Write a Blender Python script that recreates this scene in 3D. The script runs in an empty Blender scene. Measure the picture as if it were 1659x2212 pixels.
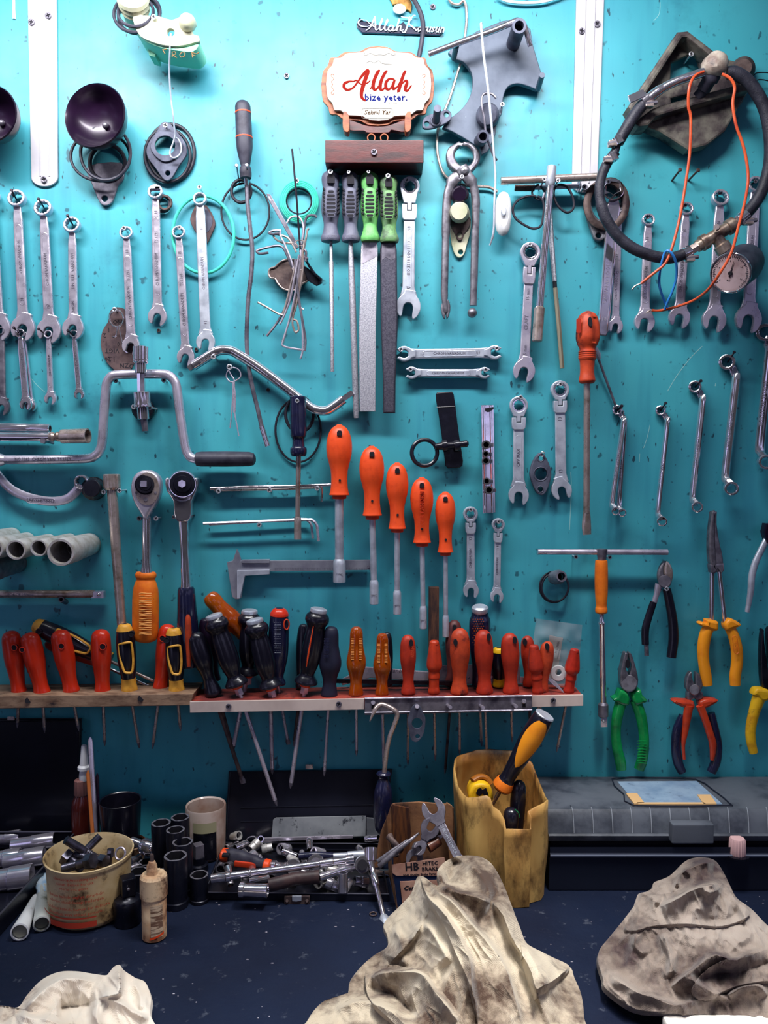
import bpy,bmesh,math,random
from mathutils import Vector,Matrix,noise
random.seed(7)
SC=bpy.context.scene;COL=SC.collection
V=Vector;pi=math.pi;sin=math.sin;cos=math.cos
# the camera stands 1.13 m from the wall; the wall is the plane y=0, the bench top is z=0.9
F=1700.0;D=1.133;ZC=1.45;TH=math.radians(3.43);BZ=0.90
FW=V((0,cos(TH),-sin(TH)));UP=V((0,sin(TH),cos(TH)));RT=V((1,0,0));CAM=V((0,-D,ZC))
def ray(x,y):return FW+RT*((x-829.5)/F)+UP*((1106-y)/F)
def W(x,y,d=0):
    "point in the plane d mm in front of the wall"
    r=ray(x,y);return CAM+r*((-d/1000+D)/r.y)
def Bn(x,y,h=0):
    "point on the plane h mm above the bench top"
    r=ray(x,y);return CAM+r*((BZ+h/1000-ZC)/r.z)
def kpx(p):return (p-CAM).dot(FW)/F
def dof(p):return -p.y*1000
def PX(pts,d=0):return [W(p[0],p[1],p[2] if len(p)>2 else d) for p in pts]
def cr(p,k=6,closed=False):
    "smooth curve through the points"
    n=len(p);o=[];t=[tuple(q) for q in p]
    g=(lambda i:t[i%n]) if closed else (lambda i:t[max(0,min(n-1,i))])
    for i in range(n if closed else n-1):
        a,b,c,e=g(i-1),g(i),g(i+1),g(i+2)
        for s in range(k):
            u=s/k;u2=u*u;u3=u2*u
            o.append(tuple(.5*(2*b[j]+(c[j]-a[j])*u+(2*a[j]-5*b[j]+4*c[j]-e[j])*u2+(3*b[j]-a[j]-3*c[j]+e[j])*u3) for j in range(len(b))))
    if not closed:o.append(t[-1])
    return o
def circ(x,y,r,n=24,ry=None,a0=0,a1=2*pi,rot=0):
    ry=r if ry is None else ry;full=abs(a1-a0-2*pi)<1e-6;o=[]
    for i in range(n if full else n+1):
        a=a0+(a1-a0)*i/n;px,py=r*cos(a),ry*sin(a)
        o.append((x+px*cos(rot)-py*sin(rot),y+px*sin(rot)+py*cos(rot)))
    return o
def star(x,y,r,n=12,q=.86,rot=0):return [(x+(r if i%2 else r*q)*cos(rot+pi*i/n),y+(r if i%2 else r*q)*sin(rot+pi*i/n)) for i in range(2*n)]
def hexa(x,y,r,rot=0,n=6):return [(x+r*cos(rot+2*pi*i/n),y+r*sin(rot+2*pi*i/n)) for i in range(n)]
def loc(pts,x,y,ang=0,s=1,sx=None):
    "unit outline placed at x,y; ang turns +y (down the picture) clockwise"
    sx=s if sx is None else sx;c,q=cos(ang),sin(ang)
    return [(x+p[0]*sx*c-p[1]*s*q,y+p[0]*sx*q+p[1]*s*c) for p in pts]
class M:
    def __init__(s):s.v=[];s.f=[];s.wn=0
    def add(s,v,f):
        o=len(s.v);s.v+=[V(p) for p in v];s.f+=[tuple(i+o for i in q) for q in f];return s
    def sweep(s,pts,r,n=10,cap=1,closed=False,mod=None,k=None,ref=None,rnd=0):
        "sweep; r in picture px at that depth: number, list, or (in-plane, depthwise) pairs"
        pts=[V(p) for p in pts];m=len(pts);k=k or sum(kpx(p) for p in pts)/m
        R=r if isinstance(r,list) else [r]*m
        tg=[]
        for i in range(m):
            a=pts[(i-1)%m] if closed or i else pts[0];b=pts[(i+1)%m] if closed or i<m-1 else pts[-1]
            t=b-a
            if t.length<1e-9:t=V((0,0,1))
            tg.append(t.normalized())
        N=V(ref) if ref else V((0,-1,0))
        if abs(N.dot(tg[0]))>.95:N=V((0,0,1)) if abs(tg[0].z)<.9 else V((1,0,0))
        vs=[];N=(N-tg[0]*N.dot(tg[0])).normalized()
        for i in range(m):
            t=tg[i];q=N-t*N.dot(t)
            if q.length>1e-6:N=q.normalized()
            S=t.cross(N);a,b=(R[i] if isinstance(R[i],tuple) else (R[i],R[i]))
            for j in range(n):
                an=2*pi*(j+.5*(n in(4,6,8)))/n;w=mod(i/(m-1) if m>1 else 0,an) if mod else 1
                vs.append(pts[i]+(S*(cos(an)*a)+N*(sin(an)*b))*(k*w))
        fs=[]
        for i in range(m if closed else m-1):
            for j in range(n):
                a=i*n+j;b=i*n+(j+1)%n;c=((i+1)%m)*n+(j+1)%n;e=((i+1)%m)*n+j;fs.append((a,b,c,e))
        if cap and not closed:fs.append(tuple(range(n))[::-1]);fs.append(tuple((m-1)*n+j for j in range(n)))
        return s.add(vs,fs)
    def lathe(s,p0,p1,prof,n=20,mod=None,k=None,cap=1,ref=None,flat=1):
        "prof: (px along the axis or fraction<=1 scale, radius px)"
        p0,p1=V(p0),V(p1);k=k or kpx((p0+p1)/2);L=(p1-p0).length;u=(p1-p0)/L;T_=prof[-1][0]
        # small offsets keep the frames steady at steps
        pts=[p0+u*(L*q[0]/T_) for q in prof];m=len(pts)
        N=V(ref) if ref else V((0,-1,0))
        if abs(N.dot(u))>.95:N=V((0,0,1)) if abs(u.z)<.9 else V((1,0,0))
        N=(N-u*N.dot(u)).normalized();S=u.cross(N);vs=[];fs=[]
        for i,q in enumerate(prof):
            for j in range(n):
                an=2*pi*(j+.5*(n in(4,6,8)))/n;w=mod(q[0]/T_,an) if mod else 1
                vs.append(pts[i]+(S*cos(an)+N*(sin(an)*flat))*(q[1]*k*w))
        for i in range(m-1):
            for j in range(n):fs.append((i*n+j,i*n+(j+1)%n,(i+1)*n+(j+1)%n,(i+1)*n+j))
        if cap:
            if prof[0][1]>0:fs.append(tuple(range(n))[::-1])
            if prof[-1][1]>0:fs.append(tuple((m-1)*n+j for j in range(n)))
        return s.add(vs,fs)
    def ring(s,c,R,r,nrm=(0,-1,0),n=36,m=8,k=None,ry=None):
        c=V(c);z=V(nrm).normalized();x=V((1,0,0)) if abs(z.x)<.9 else V((0,0,1));x=(x-z*x.dot(z)).normalized();y=z.cross(x);k=k or kpx(c);ry=ry or R
        pts=[c+(x*(cos(2*pi*i/n)*R)+y*(sin(2*pi*i/n)*ry))*k for i in range(n)]
        return s.sweep(pts,r,m,closed=True,k=k,ref=z)
    def plate(s,loops,d0,d1,bev=.4,tilt=None,res=1,dm=None):
        "outlines in picture px (first outer, rest holes) cut from a slab between d0 and d1 mm off the wall"
        if isinstance(loops[0][0],(int,float)):loops=[loops]
        s.wn=1
        mid=(d0+d1)/2;dm=mid if dm is None else dm;LP=[]
        for L in loops:
            o=[]
            for p in L:
                q=W(p[0],p[1],dm);o.append((q.x,q.z))
            LP.append(o)
        v,f=flat(LP,(d1-d0)/1000,bev/1000,res)
        v=[V((a.x,-mid/1000-a.z,a.y)) for a in v]
        if tilt:
            ax,ang,c=tilt;c=V(c);R=Matrix.Rotation(ang,3,V(ax));v=[R@(p-c)+c for p in v]
        return s.add(v,f)
    def box(s,c,sz,rot=None,bev=0):
        c=V(c);x,y,z=[q/2 for q in sz];b=min(bev,x*.9,y*.9,z*.9)
        if b>0:
            s.wn=1;bm=bmesh.new();bmesh.ops.create_cube(bm,size=1);bmesh.ops.scale(bm,vec=(2*x,2*y,2*z),verts=bm.verts)
            bmesh.ops.bevel(bm,geom=bm.edges[:],offset=b,segments=2,affect='EDGES',profile=.5)
            vs=[q.co.copy() for q in bm.verts];bm.verts.index_update();fs=[tuple(w.index for w in q.verts) for q in bm.faces];bm.free()
        else:
            vs=[V((a*x,e*y,g*z)) for a in(-1,1) for e in(-1,1) for g in(-1,1)]
            fs=[(0,1,3,2),(4,6,7,5),(0,4,5,1),(2,3,7,6),(0,2,6,4),(1,5,7,3)]
        if rot is not None:vs=[rot@q for q in vs]
        return s.add([q+c for q in vs],fs)
    def ball(s,c,r,n=12,sc=(1,1,1),k=None):
        c=V(c);k=k or kpx(c);vs=[];fs=[];h=n//2
        for i in range(h+1):
            a=pi*i/h
            for j in range(n):
                b=2*pi*j/n;vs.append(c+V((sin(a)*cos(b)*sc[0],sin(a)*sin(b)*sc[1],cos(a)*sc[2]))*(r*k))
        for i in range(h):
            for j in range(n):fs.append((i*n+j,(i+1)*n+j,(i+1)*n+(j+1)%n,i*n+(j+1)%n))
        return s.add(vs,fs)
    def text(s,t,x,y,size,ang=0,d=5,th=.5,sx=1,mat4=None,bold=0,shear=0,space=1):
        "raised lettering, centred at x,y px, size px, ang clockwise"
        cu=bpy.data.curves.new('t','FONT');cu.body=t;cu.align_x='CENTER';cu.align_y='CENTER';cu.size=1;cu.resolution_u=1;cu.offset=bold;cu.shear=shear;cu.space_character=space
        o=bpy.data.objects.new('t',cu);me=bpy.data.meshes.new_from_object(o)
        if mat4 is None:
            c=W(x,y,d);k=kpx(c)*size;ca,sa=cos(ang),sin(ang)
            base=lambda p:c+V(((p.x*sx*ca+p.y*sa)*k,-p.z,(-p.x*sx*sa+p.y*ca)*k))
        else:base=lambda p:mat4@V((p.x*sx*size,p.y*size,p.z))
        n=len(me.vertices);vs=[];fs=[]
        for z in(0,th/1000):vs+=[base(V((q.co.x,q.co.y,z))) for q in me.vertices]
        ec={}
        for pl in me.polygons:
            a=list(pl.vertices);fs.append(tuple(i+n for i in a))
            for i in range(len(a)):
                e=(a[i],a[(i+1)%len(a)]);ec[e]=1
        for e in ec:
            if (e[1],e[0]) not in ec:fs.append((e[0],e[1],e[1]+n,e[0]+n))
        bpy.data.objects.remove(o);bpy.data.curves.remove(cu);bpy.data.meshes.remove(me)
        return s.add(vs,fs)
    def xf(s,m):s.v=[m@p for p in s.v];return s
    def rot(s,ax,ang,c):
        c=V(c);R=Matrix.Rotation(ang,3,V(ax));s.v=[R@(p-c)+c for p in s.v];return s
    def mesh(s,name,mat,org,ang=34,recalc=True):
        me=bpy.data.meshes.new(name);me.from_pydata([p-org for p in s.v],[],s.f);me.validate();me.update()
        if recalc:
            bm=bmesh.new();bm.from_mesh(me);bmesh.ops.recalc_face_normals(bm,faces=bm.faces);bm.to_mesh(me);bm.free()
        me.shade_smooth()
        if ang<180:me.set_sharp_from_angle(angle=math.radians(ang))
        me.materials.append(mat);return me
def flat(LP,th,bev,res=1):
    cu=bpy.data.curves.new('c','CURVE');cu.dimensions='2D';cu.fill_mode='BOTH'
    b=min(bev,th/2*.98);cu.extrude=max(th/2-b,0);cu.bevel_depth=b;cu.bevel_resolution=res;cu.offset=-b
    for L in LP:
        sp=cu.splines.new('POLY');sp.points.add(len(L)-1);sp.use_cyclic_u=True
        for i,q in enumerate(L):sp.points[i].co=(q[0],q[1],0,1)
    o=bpy.data.objects.new('c',cu);me=bpy.data.meshes.new_from_object(o)
    v=[q.co.copy() for q in me.vertices];f=[tuple(q.vertices) for q in me.polygons]
    bpy.data.objects.remove(o);bpy.data.curves.remove(cu);bpy.data.meshes.remove(me);return v,f
def tagg(o,label=None,cat=None,group=None,kind=None):
    if label:o['label']=label
    if cat:o['category']=cat
    if group:o['group']=group
    if kind:o['kind']=kind
    return o
def T(name,label,cat,x,y=None,d=0,group=None):
    "an Empty at the base of a thing"
    o=bpy.data.objects.new(name,None);COL.objects.link(o);o.empty_display_size=.02
    o.location=x if y is None else W(x,y,d);return tagg(o,label,cat,group)
def org(o):
    while o.parent:o=o.parent
    return o.location.copy()
def wn(o,m):
    if m.wn:q=o.modifiers.new('even_normals','WEIGHTED_NORMAL');q.keep_sharp=True;q.weight=90
def part(par,name,m,mat,label=None,ang=34,recalc=True):
    o=bpy.data.objects.new(name,m.mesh(name,mat,org(par),ang,recalc));COL.objects.link(o);o.parent=par;wn(o,m)
    if label:o['label']=label
    return o
def solo(name,label,cat,m,mat,group=None,kind=None,ang=34,recalc=True):
    xs=[sum(p[i] for p in m.v)/len(m.v) for i in range(3)];c=V(xs)
    o=bpy.data.objects.new(name,m.mesh(name,mat,c,ang,recalc));COL.objects.link(o);o.location=c;wn(o,m)
    return tagg(o,label,cat,group,kind)
# ---------------------------------------------------------------- materials
def mat(name,col,rough=.5,metal=0,c2=None,sc=60,lo=.4,hi=.65,bump=0,bs=200,dirt=None,ds=25,dlo=.55,dhi=.7,rv=0,trans=0,coat=0,spec=.5,st=(1,1,1),sheen=0,ior=1.45):
    m=bpy.data.materials.new(name);m.use_nodes=True;n=m.node_tree.nodes;l=m.node_tree.links;b=n['Principled BSDF']
    I=lambda k,v:b.inputs[k].__setattr__('default_value',v)
    I('Base Color',(*col,1));I('Roughness',rough);I('Metallic',metal);I('IOR',ior);I('Specular IOR Level',spec)
    if trans:I('Transmission Weight',trans)
    if coat:I('Coat Weight',coat);I('Coat Roughness',.12)
    if sheen:I('Sheen Weight',sheen)
    tc=n.new('ShaderNodeTexCoord');mp=n.new('ShaderNodeMapping');mp.inputs['Scale'].default_value=st;l.new(tc.outputs['Object'],mp.inputs[0])
    def nz(scale,det=4,r=.6):
        q=n.new('ShaderNodeTexNoise');q.inputs['Scale'].default_value=scale;q.inputs['Detail'].default_value=det;q.inputs['Roughness'].default_value=r;l.new(mp.outputs[0],q.inputs[0]);return q.outputs[0]
    def ramp(s,a,z):
        q=n.new('ShaderNodeMapRange');q.inputs[1].default_value=a;q.inputs[2].default_value=z;l.new(s,q.inputs[0]);return q.outputs[0]
    cur=None
    def mix(f,c):
        nonlocal cur
        q=n.new('ShaderNodeMix');q.data_type='RGBA';l.new(f,q.inputs[0])
        if cur:l.new(cur,q.inputs[6])
        else:q.inputs[6].default_value=(*col,1)
        q.inputs[7].default_value=(*c,1);cur=q.outputs[2]
    if c2:mix(ramp(nz(sc),lo,hi),c2)
    if dirt:mix(ramp(nz(ds,6,.7),dlo,dhi),dirt)
    if cur:l.new(cur,b.inputs['Base Color'])
    if rv:
        q=n.new('ShaderNodeMapRange');q.inputs[1].default_value=.3;q.inputs[2].default_value=.7;q.inputs[3].default_value=max(.03,rough-rv);q.inputs[4].default_value=min(1,rough+rv)
        l.new(nz(sc*1.7),q.inputs[0]);l.new(q.outputs[0],b.inputs['Roughness'])
    if bump:
        q=n.new('ShaderNodeBump');q.inputs['Strength'].default_value=bump;q.inputs['Distance'].default_value=.001;l.new(nz(bs,3),q.inputs['Height']);l.new(q.outputs[0],b.inputs['Normal'])
    return m
def c8(r,g,b):return tuple(((q/255+.055)/1.055)**2.4 if q>10 else q/255/12.92 for q in(r,g,b))
STEEL=mat('satin_steel',c8(216,208,222),.32,.72,c8(176,168,186),40,.45,.75,bump=.05,rv=.1)
MATTE=mat('matte_chrome',c8(216,222,234),.4,.6,c8(184,190,204),50,bump=.04,rv=.06)
CHROME=mat('chrome',c8(232,226,234),.13,.92,c8(190,176,186),30,.5,.8,rv=.08)
DSTEEL=mat('dull_steel',c8(140,136,148),.42,.65,c8(80,76,90),50,.4,.7,bump=.15,rv=.12)
PSTEEL=mat('plier_steel',c8(140,138,146),.45,.8,c8(96,90,100),90,.4,.7,bump=.2)
CAST=mat('cast_iron',c8(128,128,136),.62,.5,c8(70,68,78),60,.4,.65,bump=.4,bs=350)
RUST=mat('rusty_steel',c8(104,88,84),.6,.5,c8(60,48,52),50,.4,.65,bump=.3,dirt=c8(120,74,40),dlo=.6,dhi=.75)
BRASSY=mat('worn_plated_steel',c8(196,180,174),.3,.7,c8(120,98,80),45,.5,.75,rv=.1)
FILE=mat('file_steel',c8(190,190,198),.45,.7,c8(146,146,158),520,.42,.62,bump=.5,bs=1100)
FILED=mat('dark_file_steel',c8(88,86,98),.5,.75,c8(66,64,78),500,.4,.6,bump=.6,bs=1300)
NAIL=mat('dark_nail',c8(44,36,48),.5,.6)
SCREWM=mat('zinc_screw',c8(214,216,224),.34,.7,c8(170,165,176),300,.5,.7)
DARK=mat('dark_recess',c8(16,14,26),.8)
RUB=mat('black_rubber',c8(30,28,42),.5,0,c8(50,48,62),60,.5,.75,bump=.15)
RUBG=mat('grey_black_rubber',c8(60,60,74),.55,0,c8(38,36,52),60,bump=.15)
BLK=mat('black_plastic',c8(18,17,30),.28,0,c8(30,28,42),60,.5,.75,coat=.2)
BLKP=mat('black_paint',c8(14,15,26),.3,.1,c8(26,26,38),40,.5,.7,bump=.15,bs=120,rv=.1)
NAVY=mat('navy_plastic',c8(26,28,58),.25,0,c8(18,18,36),60,.5,.75,coat=.4)
ORG=mat('orange_red_plastic',c8(244,84,34),.4,0,c8(214,62,26),50,.5,.75,bump=.04,dirt=c8(110,40,30),ds=90,dlo=.66,dhi=.78)
ORGD=mat('dark_orange_red_plastic',c8(206,60,28),.45)
RED=mat('scarlet_plastic',c8(212,50,22),.3,0,c8(186,42,20),40,.5,.75,bump=.04,coat=.15)
REDW=mat('worn_red_wooden_handle',c8(190,52,26),.5,0,c8(148,38,24),50,.4,.7,bump=.2,bs=120,dirt=c8(60,22,28),ds=45,dlo=.58,dhi=.72)
REDDK=mat('grimy_red_handle',c8(206,74,36),.5,0,c8(160,52,30),60,.4,.7,bump=.3,bs=120,dirt=c8(40,20,28),ds=30,dlo=.55,dhi=.66)
ORAT=mat('orange_grip',c8(240,126,26),.5,0,c8(216,96,20),60,.4,.7,bump=.2,dirt=c8(60,34,24),ds=70,dlo=.63,dhi=.72)
ORP=mat('amber_orange_plier_grip',c8(252,158,30),.38,0,c8(238,132,24),40,.5,.75,dirt=c8(120,64,20),ds=80,dlo=.68,dhi=.78)
YEL=mat('yellow_plastic',c8(236,186,30),.4,0,c8(200,140,24),50,.5,.75,bump=.1,dirt=c8(70,54,24),ds=60,dlo=.6,dhi=.72)
YELW=mat('mustard_band',c8(232,172,64),.45,0,c8(196,130,40),60,.5,.75,dirt=c8(80,50,24),ds=70,dlo=.62,dhi=.75)
AMB=mat('amber_plastic',c8(240,112,20),.14,0,c8(206,76,14),60,.4,.7,trans=.55,coat=.4)
AMBD=mat('amber_plastic_core',c8(176,70,14),.3,0)
GRN=mat('green_grip',c8(14,150,72),.26,0,c8(8,96,54),50,.4,.75,coat=.3,bump=.08)
GRNF=mat('green_file_handle',c8(116,196,110),.5,0,c8(80,150,84),60,.4,.7,dirt=c8(36,62,44),ds=50,dlo=.52,dhi=.7,bump=.1)
GRNG=mat('grimy_green_handle',c8(120,178,104),.55,0,c8(92,120,92),50,.35,.6,dirt=c8(50,50,52),ds=40,dlo=.45,dhi=.65,bump=.1)
GREYH=mat('grey_file_handle',c8(100,102,122),.5,0,c8(72,72,92),50,.4,.7,bump=.1)
SEAL=mat('green_seal',c8(70,206,180),.35,0)
CREAM=mat('cream_paint',c8(206,202,180),.5,0,c8(180,186,150),40,.4,.7,dirt=c8(110,100,70),ds=50,dlo=.6,dhi=.75)
PGREEN=mat('pale_green_paint',c8(140,214,180),.5)
WRAIL=mat('white_painted_rail',c8(196,194,202),.5,.05,c8(176,174,188),20,.5,.75,dirt=c8(90,62,60),ds=18,dlo=.68,dhi=.78)
WOODB=mat('brown_wood',c8(104,56,34),.45,0,c8(64,32,26),30,.4,.65,bump=.2,bs=80,st=(1,4,4),coat=.1)
WOODR=mat('varnished_red_brown_wood',c8(84,26,26),.4,0,c8(46,14,20),26,.4,.65,st=(1,4,5),bump=.1,coat=.1)
PLY=mat('orange_brown_laser_cut_wood',c8(158,88,50),.5,0,c8(118,58,34),40,.4,.65,st=(1,2,5),dirt=c8(80,34,28),ds=20,dlo=.6,dhi=.75)
CARD=mat('white_card',c8(190,186,178),.9,0,c8(178,172,162),20,spec=.1)
INKR=mat('red_ink',c8(120,26,20),.9,spec=.05)
INKB=mat('blue_ink',c8(20,30,100),.9,spec=.05)
INKG=mat('grey_ink',c8(140,140,136),.9,spec=.05)
INKD=mat('dark_ink',c8(70,54,40),.9,spec=.05)
INKK=mat('black_ink',c8(34,30,38),.6)
WPL=mat('white_plastic',c8(236,238,240),.35,0,dirt=c8(150,110,90),ds=25,dlo=.62,dhi=.8)
HOSE=mat('black_braided_hose',c8(52,52,64),.5,0,c8(30,30,42),80,bump=.5,bs=500)
COPPER=mat('orange_wire',c8(226,96,52),.35,0,c8(196,72,44),60)
BLUEW=mat('blue_wire',c8(52,140,224),.35)
BRACK=mat('rusty_grey_bracket',c8(120,116,106),.6,.2,c8(70,60,62),30,.38,.6,bump=.5,bs=150,dirt=c8(34,26,34),ds=14,dlo=.5,dhi=.62)
PLATEG=mat('grey_painted_plate',c8(84,94,112),.5,.15,c8(62,72,90),30,.4,.7,bump=.12,dirt=c8(150,160,172),ds=70,dlo=.7,dhi=.78)
GASK=mat('grey_gasket',c8(94,98,116),.6,.3,c8(64,66,84),50,.4,.65,bump=.3)
GASKR=mat('brown_fibre_gasket',c8(98,78,78),.8,0,c8(70,54,60),60,.4,.65,bump=.3)
PUTTY=mat('greasy_white_putty',c8(196,184,170),.5,0,c8(140,120,110),60,.4,.65,bump=.4,dirt=c8(60,50,54),ds=50,dlo=.55,dhi=.68)
PUR=mat('purplish_black_enamel',c8(26,14,34),.3,.2,c8(44,22,52),12,.45,.7,coat=.2)
DIAL=mat('dial_face',c8(206,180,184),.4,0,c8(180,150,150),60)
# ---------------------------------------------------------------- builders
def frame2(x0,y0,x1,y1):
    L=math.hypot(x1-x0,y1-y0);ux,uy=(x1-x0)/L,(y1-y0)/L
    # a = across (to the right when the tool points down), b = along
    return L,(lambda a,b:(x0+ux*b+uy*a,y0+uy*b-ux*a)),math.atan2(-ux,uy)
_sm={}
def scr(x,y,d,lbl,r=4.6,bright=1,group=None,name='wall_screw',rot=None):
    key='s%d'%bright
    if key not in _sm:
        h=M();C=W(830,1000,0);k=.65e-3;q=lambda l:[((p[0]-C.x),(p[1]-C.z)) for p in l]
        R=4.6*k;w=.75*k;g=2.9*k;plus=[(w,w),(g,w),(g,-w),(w,-w),(w,-g),(-w,-g),(-w,-w),(-g,-w),(-g,w),(-w,w),(-w,g),(w,g)]
        v,f=flat([circ(0,0,R,20),plus],.0012,.0004,1);h.add([V((a.x,-a.z-.0004,a.y)) for a in v],f)
        h.lathe((0,0,0),(0,.0022,0),[(0,4.4),(1,2.0)],16,k=k)
        rc=M();rc.lathe((0,-.0004,0),(0,.0001,0),[(0,3.2),(1,3.2)],14,k=k)
        sh=M();sh.sweep([V((0,.001,0)),V((0,.01,0))],1.7,8,k=k,cap=1)
        m1,m2,m3=(SCREWM,DARK,SCREWM) if bright==1 else ((DSTEEL,DARK,NAIL) if bright==0 else (RUST,DARK,NAIL))
        o=V((0,0,0));_sm[key]=(h.mesh('screw_head',m1,o),rc.mesh('recess',m2,o),sh.mesh('screw_shank',m3,o))
    t=T(name,lbl,'screw',x,y,d,group);s=r/4.6;t.scale=(s,s,s);t.rotation_euler=(0,rot if rot is not None else random.uniform(0,3),0)
    for nm,me in zip(('screw_head','recess','screw_shank'),_sm[key]):
        o=bpy.data.objects.new(nm,me);COL.objects.link(o);o.parent=t
        if nm=='screw_shank':o.scale=(1,max(.2,(d+2)/10/s),1)
    return t
def nail(xh,yh,xb,yb,dh,lbl,m=None,r=1.9,rh=4,nm='wall_nail'):
    a=W(xb,yb,-2);b=W(xh,yh,dh);u=(b-a).normalized();t=T(nm,lbl,'nail',xb,yb,0)
    part(t,'nail_shank',M().sweep([a,b],r,8),m or NAIL);part(t,'nail_head',M().lathe(b-u*.0004,b+u*.0016,[(0,rh*.8),(.4,rh),(1,rh*.7)],12),m or NAIL)
    return t
JAW=[(-.40,-1.25),(-.46,-1.0),(-.62,-.78),(-.85,-.5),(-.98,-.15),(-.99,.15),(-.93,.42),(-.8,.68),(-.62,.88),(-.47,.9),(-.40,.72),(-.40,.3),(-.36,.02),(-.22,-.18),(0,-.24),(.22,-.18),(.36,.02),(.40,.3),(.40,.78),(.5,1.02),(.66,.94),(.84,.7),(.97,.38),(1.0,.1),(.96,-.2),(.82,-.52),(.62,-.78),(.46,-1.0),(.40,-1.25)]
def rrect(fn,x0,x1,y0,y1,r,n=4):
    o=[]
    for cx,cy,a in((x1-r,y1-r,0),(x0+r,y1-r,90),(x0+r,y0+r,180),(x1-r,y0+r,270)):
        for i in range(n+1):
            t=math.radians(a+90*i/n);o.append(fn(cx+r*cos(t),cy+r*sin(t)))
    return o
def jawpart(t,x,y,R,ang,d,th,mt,nm='open_jaw'):
    return part(t,nm,M().plate([cr(loc(JAW,x,y,ang,R),3,True)],d-th/2,d+th/2,1.0),mt)
def panel(m,f,a0,a1,b0,b1,d,r=.7):
    pts=rrect(f,a0,a1,b0,b1,(a1-a0)*.49,5);m.sweep([W(p[0],p[1],d) for p in pts],r,5,closed=True)
def wrench(lbl,rx,ry,rr,jx,jy,jr,w=20,ja=.25,d=10,mt=None,txt=None,cat='wrench',nm='combination_wrench',pan=True,group=None,hr=.68,tsz=9,dj=None):
    mt=mt or STEEL;L,f,an=frame2(rx,ry,jx,jy);t=T(nm,lbl,cat,rx,ry,d,group);h=w/2
    a=M();rth=max(6,rr*.5);c=W(rx,ry,d)
    a.plate([circ(rx,ry,rr,32),star(rx,ry,rr*hr*1.08,12,.86)],d-rth*.35,d+rth*.65,1.3,tilt=((1,0,0),math.radians(-9),c))
    part(t,'ring_end',a,mt)
    s0=rr*.55;s1=L-jr*.75
    o=[f(-h*.72,s0),f(-h*.8,s0+rr*.9),f(-h*.95,s0+rr*1.8),f(-h,L*.5),f(-h*1.02,s1-jr*.8),f(-h*1.25,s1-jr*.3),f(-h*1.5,s1),f(h*1.5,s1),f(h*1.25,s1-jr*.3),f(h*1.02,s1-jr*.8),f(h,L*.5),f(h*.95,s0+rr*1.8),f(h*.8,s0+rr*.9),f(h*.72,s0)]
    s=M().plate([o],d-2.4,d+2.4,1.7,res=2)
    if pan:panel(s,f,-h*.5,h*.5,L*.2,L*.86-jr*.4,d+2.3)
    sh=part(t,'shank',s,mt)
    if txt:
        for q,(fr,up) in txt.items() if isinstance(txt,dict) else {txt:(.52,1)}.items():
            e=M();p=f(0,L*fr);e.text(q,p[0],p[1],tsz,(an-pi/2) if up else an+pi/2,d+2.35,.35,.85)
            part(sh,'size_number' if len(q)<4 else 'embossed_lettering',e,DSTEEL if mt is not MATTE else STEEL)
    jawpart(t,jx,jy,jr,ja+an,d,6.5,mt);return t
def rwrench(lbl,rx,ry,R,hy0,hy1,jx,jy,jr,w,ja=.25,d=9,txt=None,mt=None,pan=True):
    "ratcheting combination wrench with a hinged head; hy0..hy1 distance of the hinge block along the tool"
    mt=mt or MATTE;L,f,an=frame2(rx,ry,jx,jy);t=T('flex_head_ratchet_wrench',lbl,'wrench',rx,ry,d);h=w/2
    o=[f(R*cos(a),R*sin(a)) for a in [math.radians(x) for x in range(35,-216,-12)]]
    o+=[f(-h*1.0,hy0-2),f(-h*.95,hy0),f(-h*.38,hy0),f(-h*.38,hy0+(hy1-hy0)*.45),f(h*.38,hy0+(hy1-hy0)*.45),f(h*.38,hy0),f(h*.95,hy0),f(h*1.0,hy0-2)]
    part(t,'ratchet_head',M().plate([o,circ(rx,ry,R*.70,28)],d-3.5,d+4.5,1.0),mt)
    part(t,'drive_ring',M().plate([circ(rx,ry,R*.72,28),star(rx,ry,R*.56,12,.86)],d-2.8,d+3.6,.5),CHROME)
    g=(hy1-hy0)
    o=[f(-h*1.25,hy0+2),f(-h*.42,hy0+2),f(-h*.42,hy0+g*.5),f(h*.42,hy0+g*.5),f(h*.42,hy0+2),f(h*1.25,hy0+2),f(h*1.3,hy0+g*.5),f(h*1.22,hy1-2),f(h*.9,hy1+3),f(-h*.9,hy1+3),f(-h*1.22,hy1-2),f(-h*1.3,hy0+g*.5)]
    y=M().plate([o],d-4,d+4.5,1.2);yk=part(t,'hinge_yoke',y,mt)
    p=M().sweep([W(*f(-h*.5,hy0+g*.62),d+2.5),W(*f(h*.5,hy0+g*.62),d+2.5)],2.6,8);part(yk,'hinge_pin',p,DSTEEL)
    s1=L-jr*.75;s0=hy1-2
    o=[f(-h*.95,s0),f(-h,L*.6),f(-h*1.02,s1-jr*.8),f(-h*1.25,s1-jr*.3),f(-h*1.5,s1),f(h*1.5,s1),f(h*1.25,s1-jr*.3),f(h*1.02,s1-jr*.8),f(h,L*.6),f(h*.95,s0)]
    s=M().plate([o],d-2.4,d+2.4,1.5,res=2)
    if pan:panel(s,f,-h*.48,h*.48,hy1+14,s1-jr*.7,d+2.3)
    sh=part(t,'shank',s,mt)
    if txt:
        e=M()
        for q,fr,sz in txt:
            p=f(0,hy1+(s1-hy1)*fr);e.text(q,p[0],p[1],sz,an-pi/2,d+2.35,.35,.9)
        part(sh,'embossed_lettering',e,DSTEEL)
    jawpart(t,jx,jy,jr,ja+an,d,6.5,mt);return t
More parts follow.
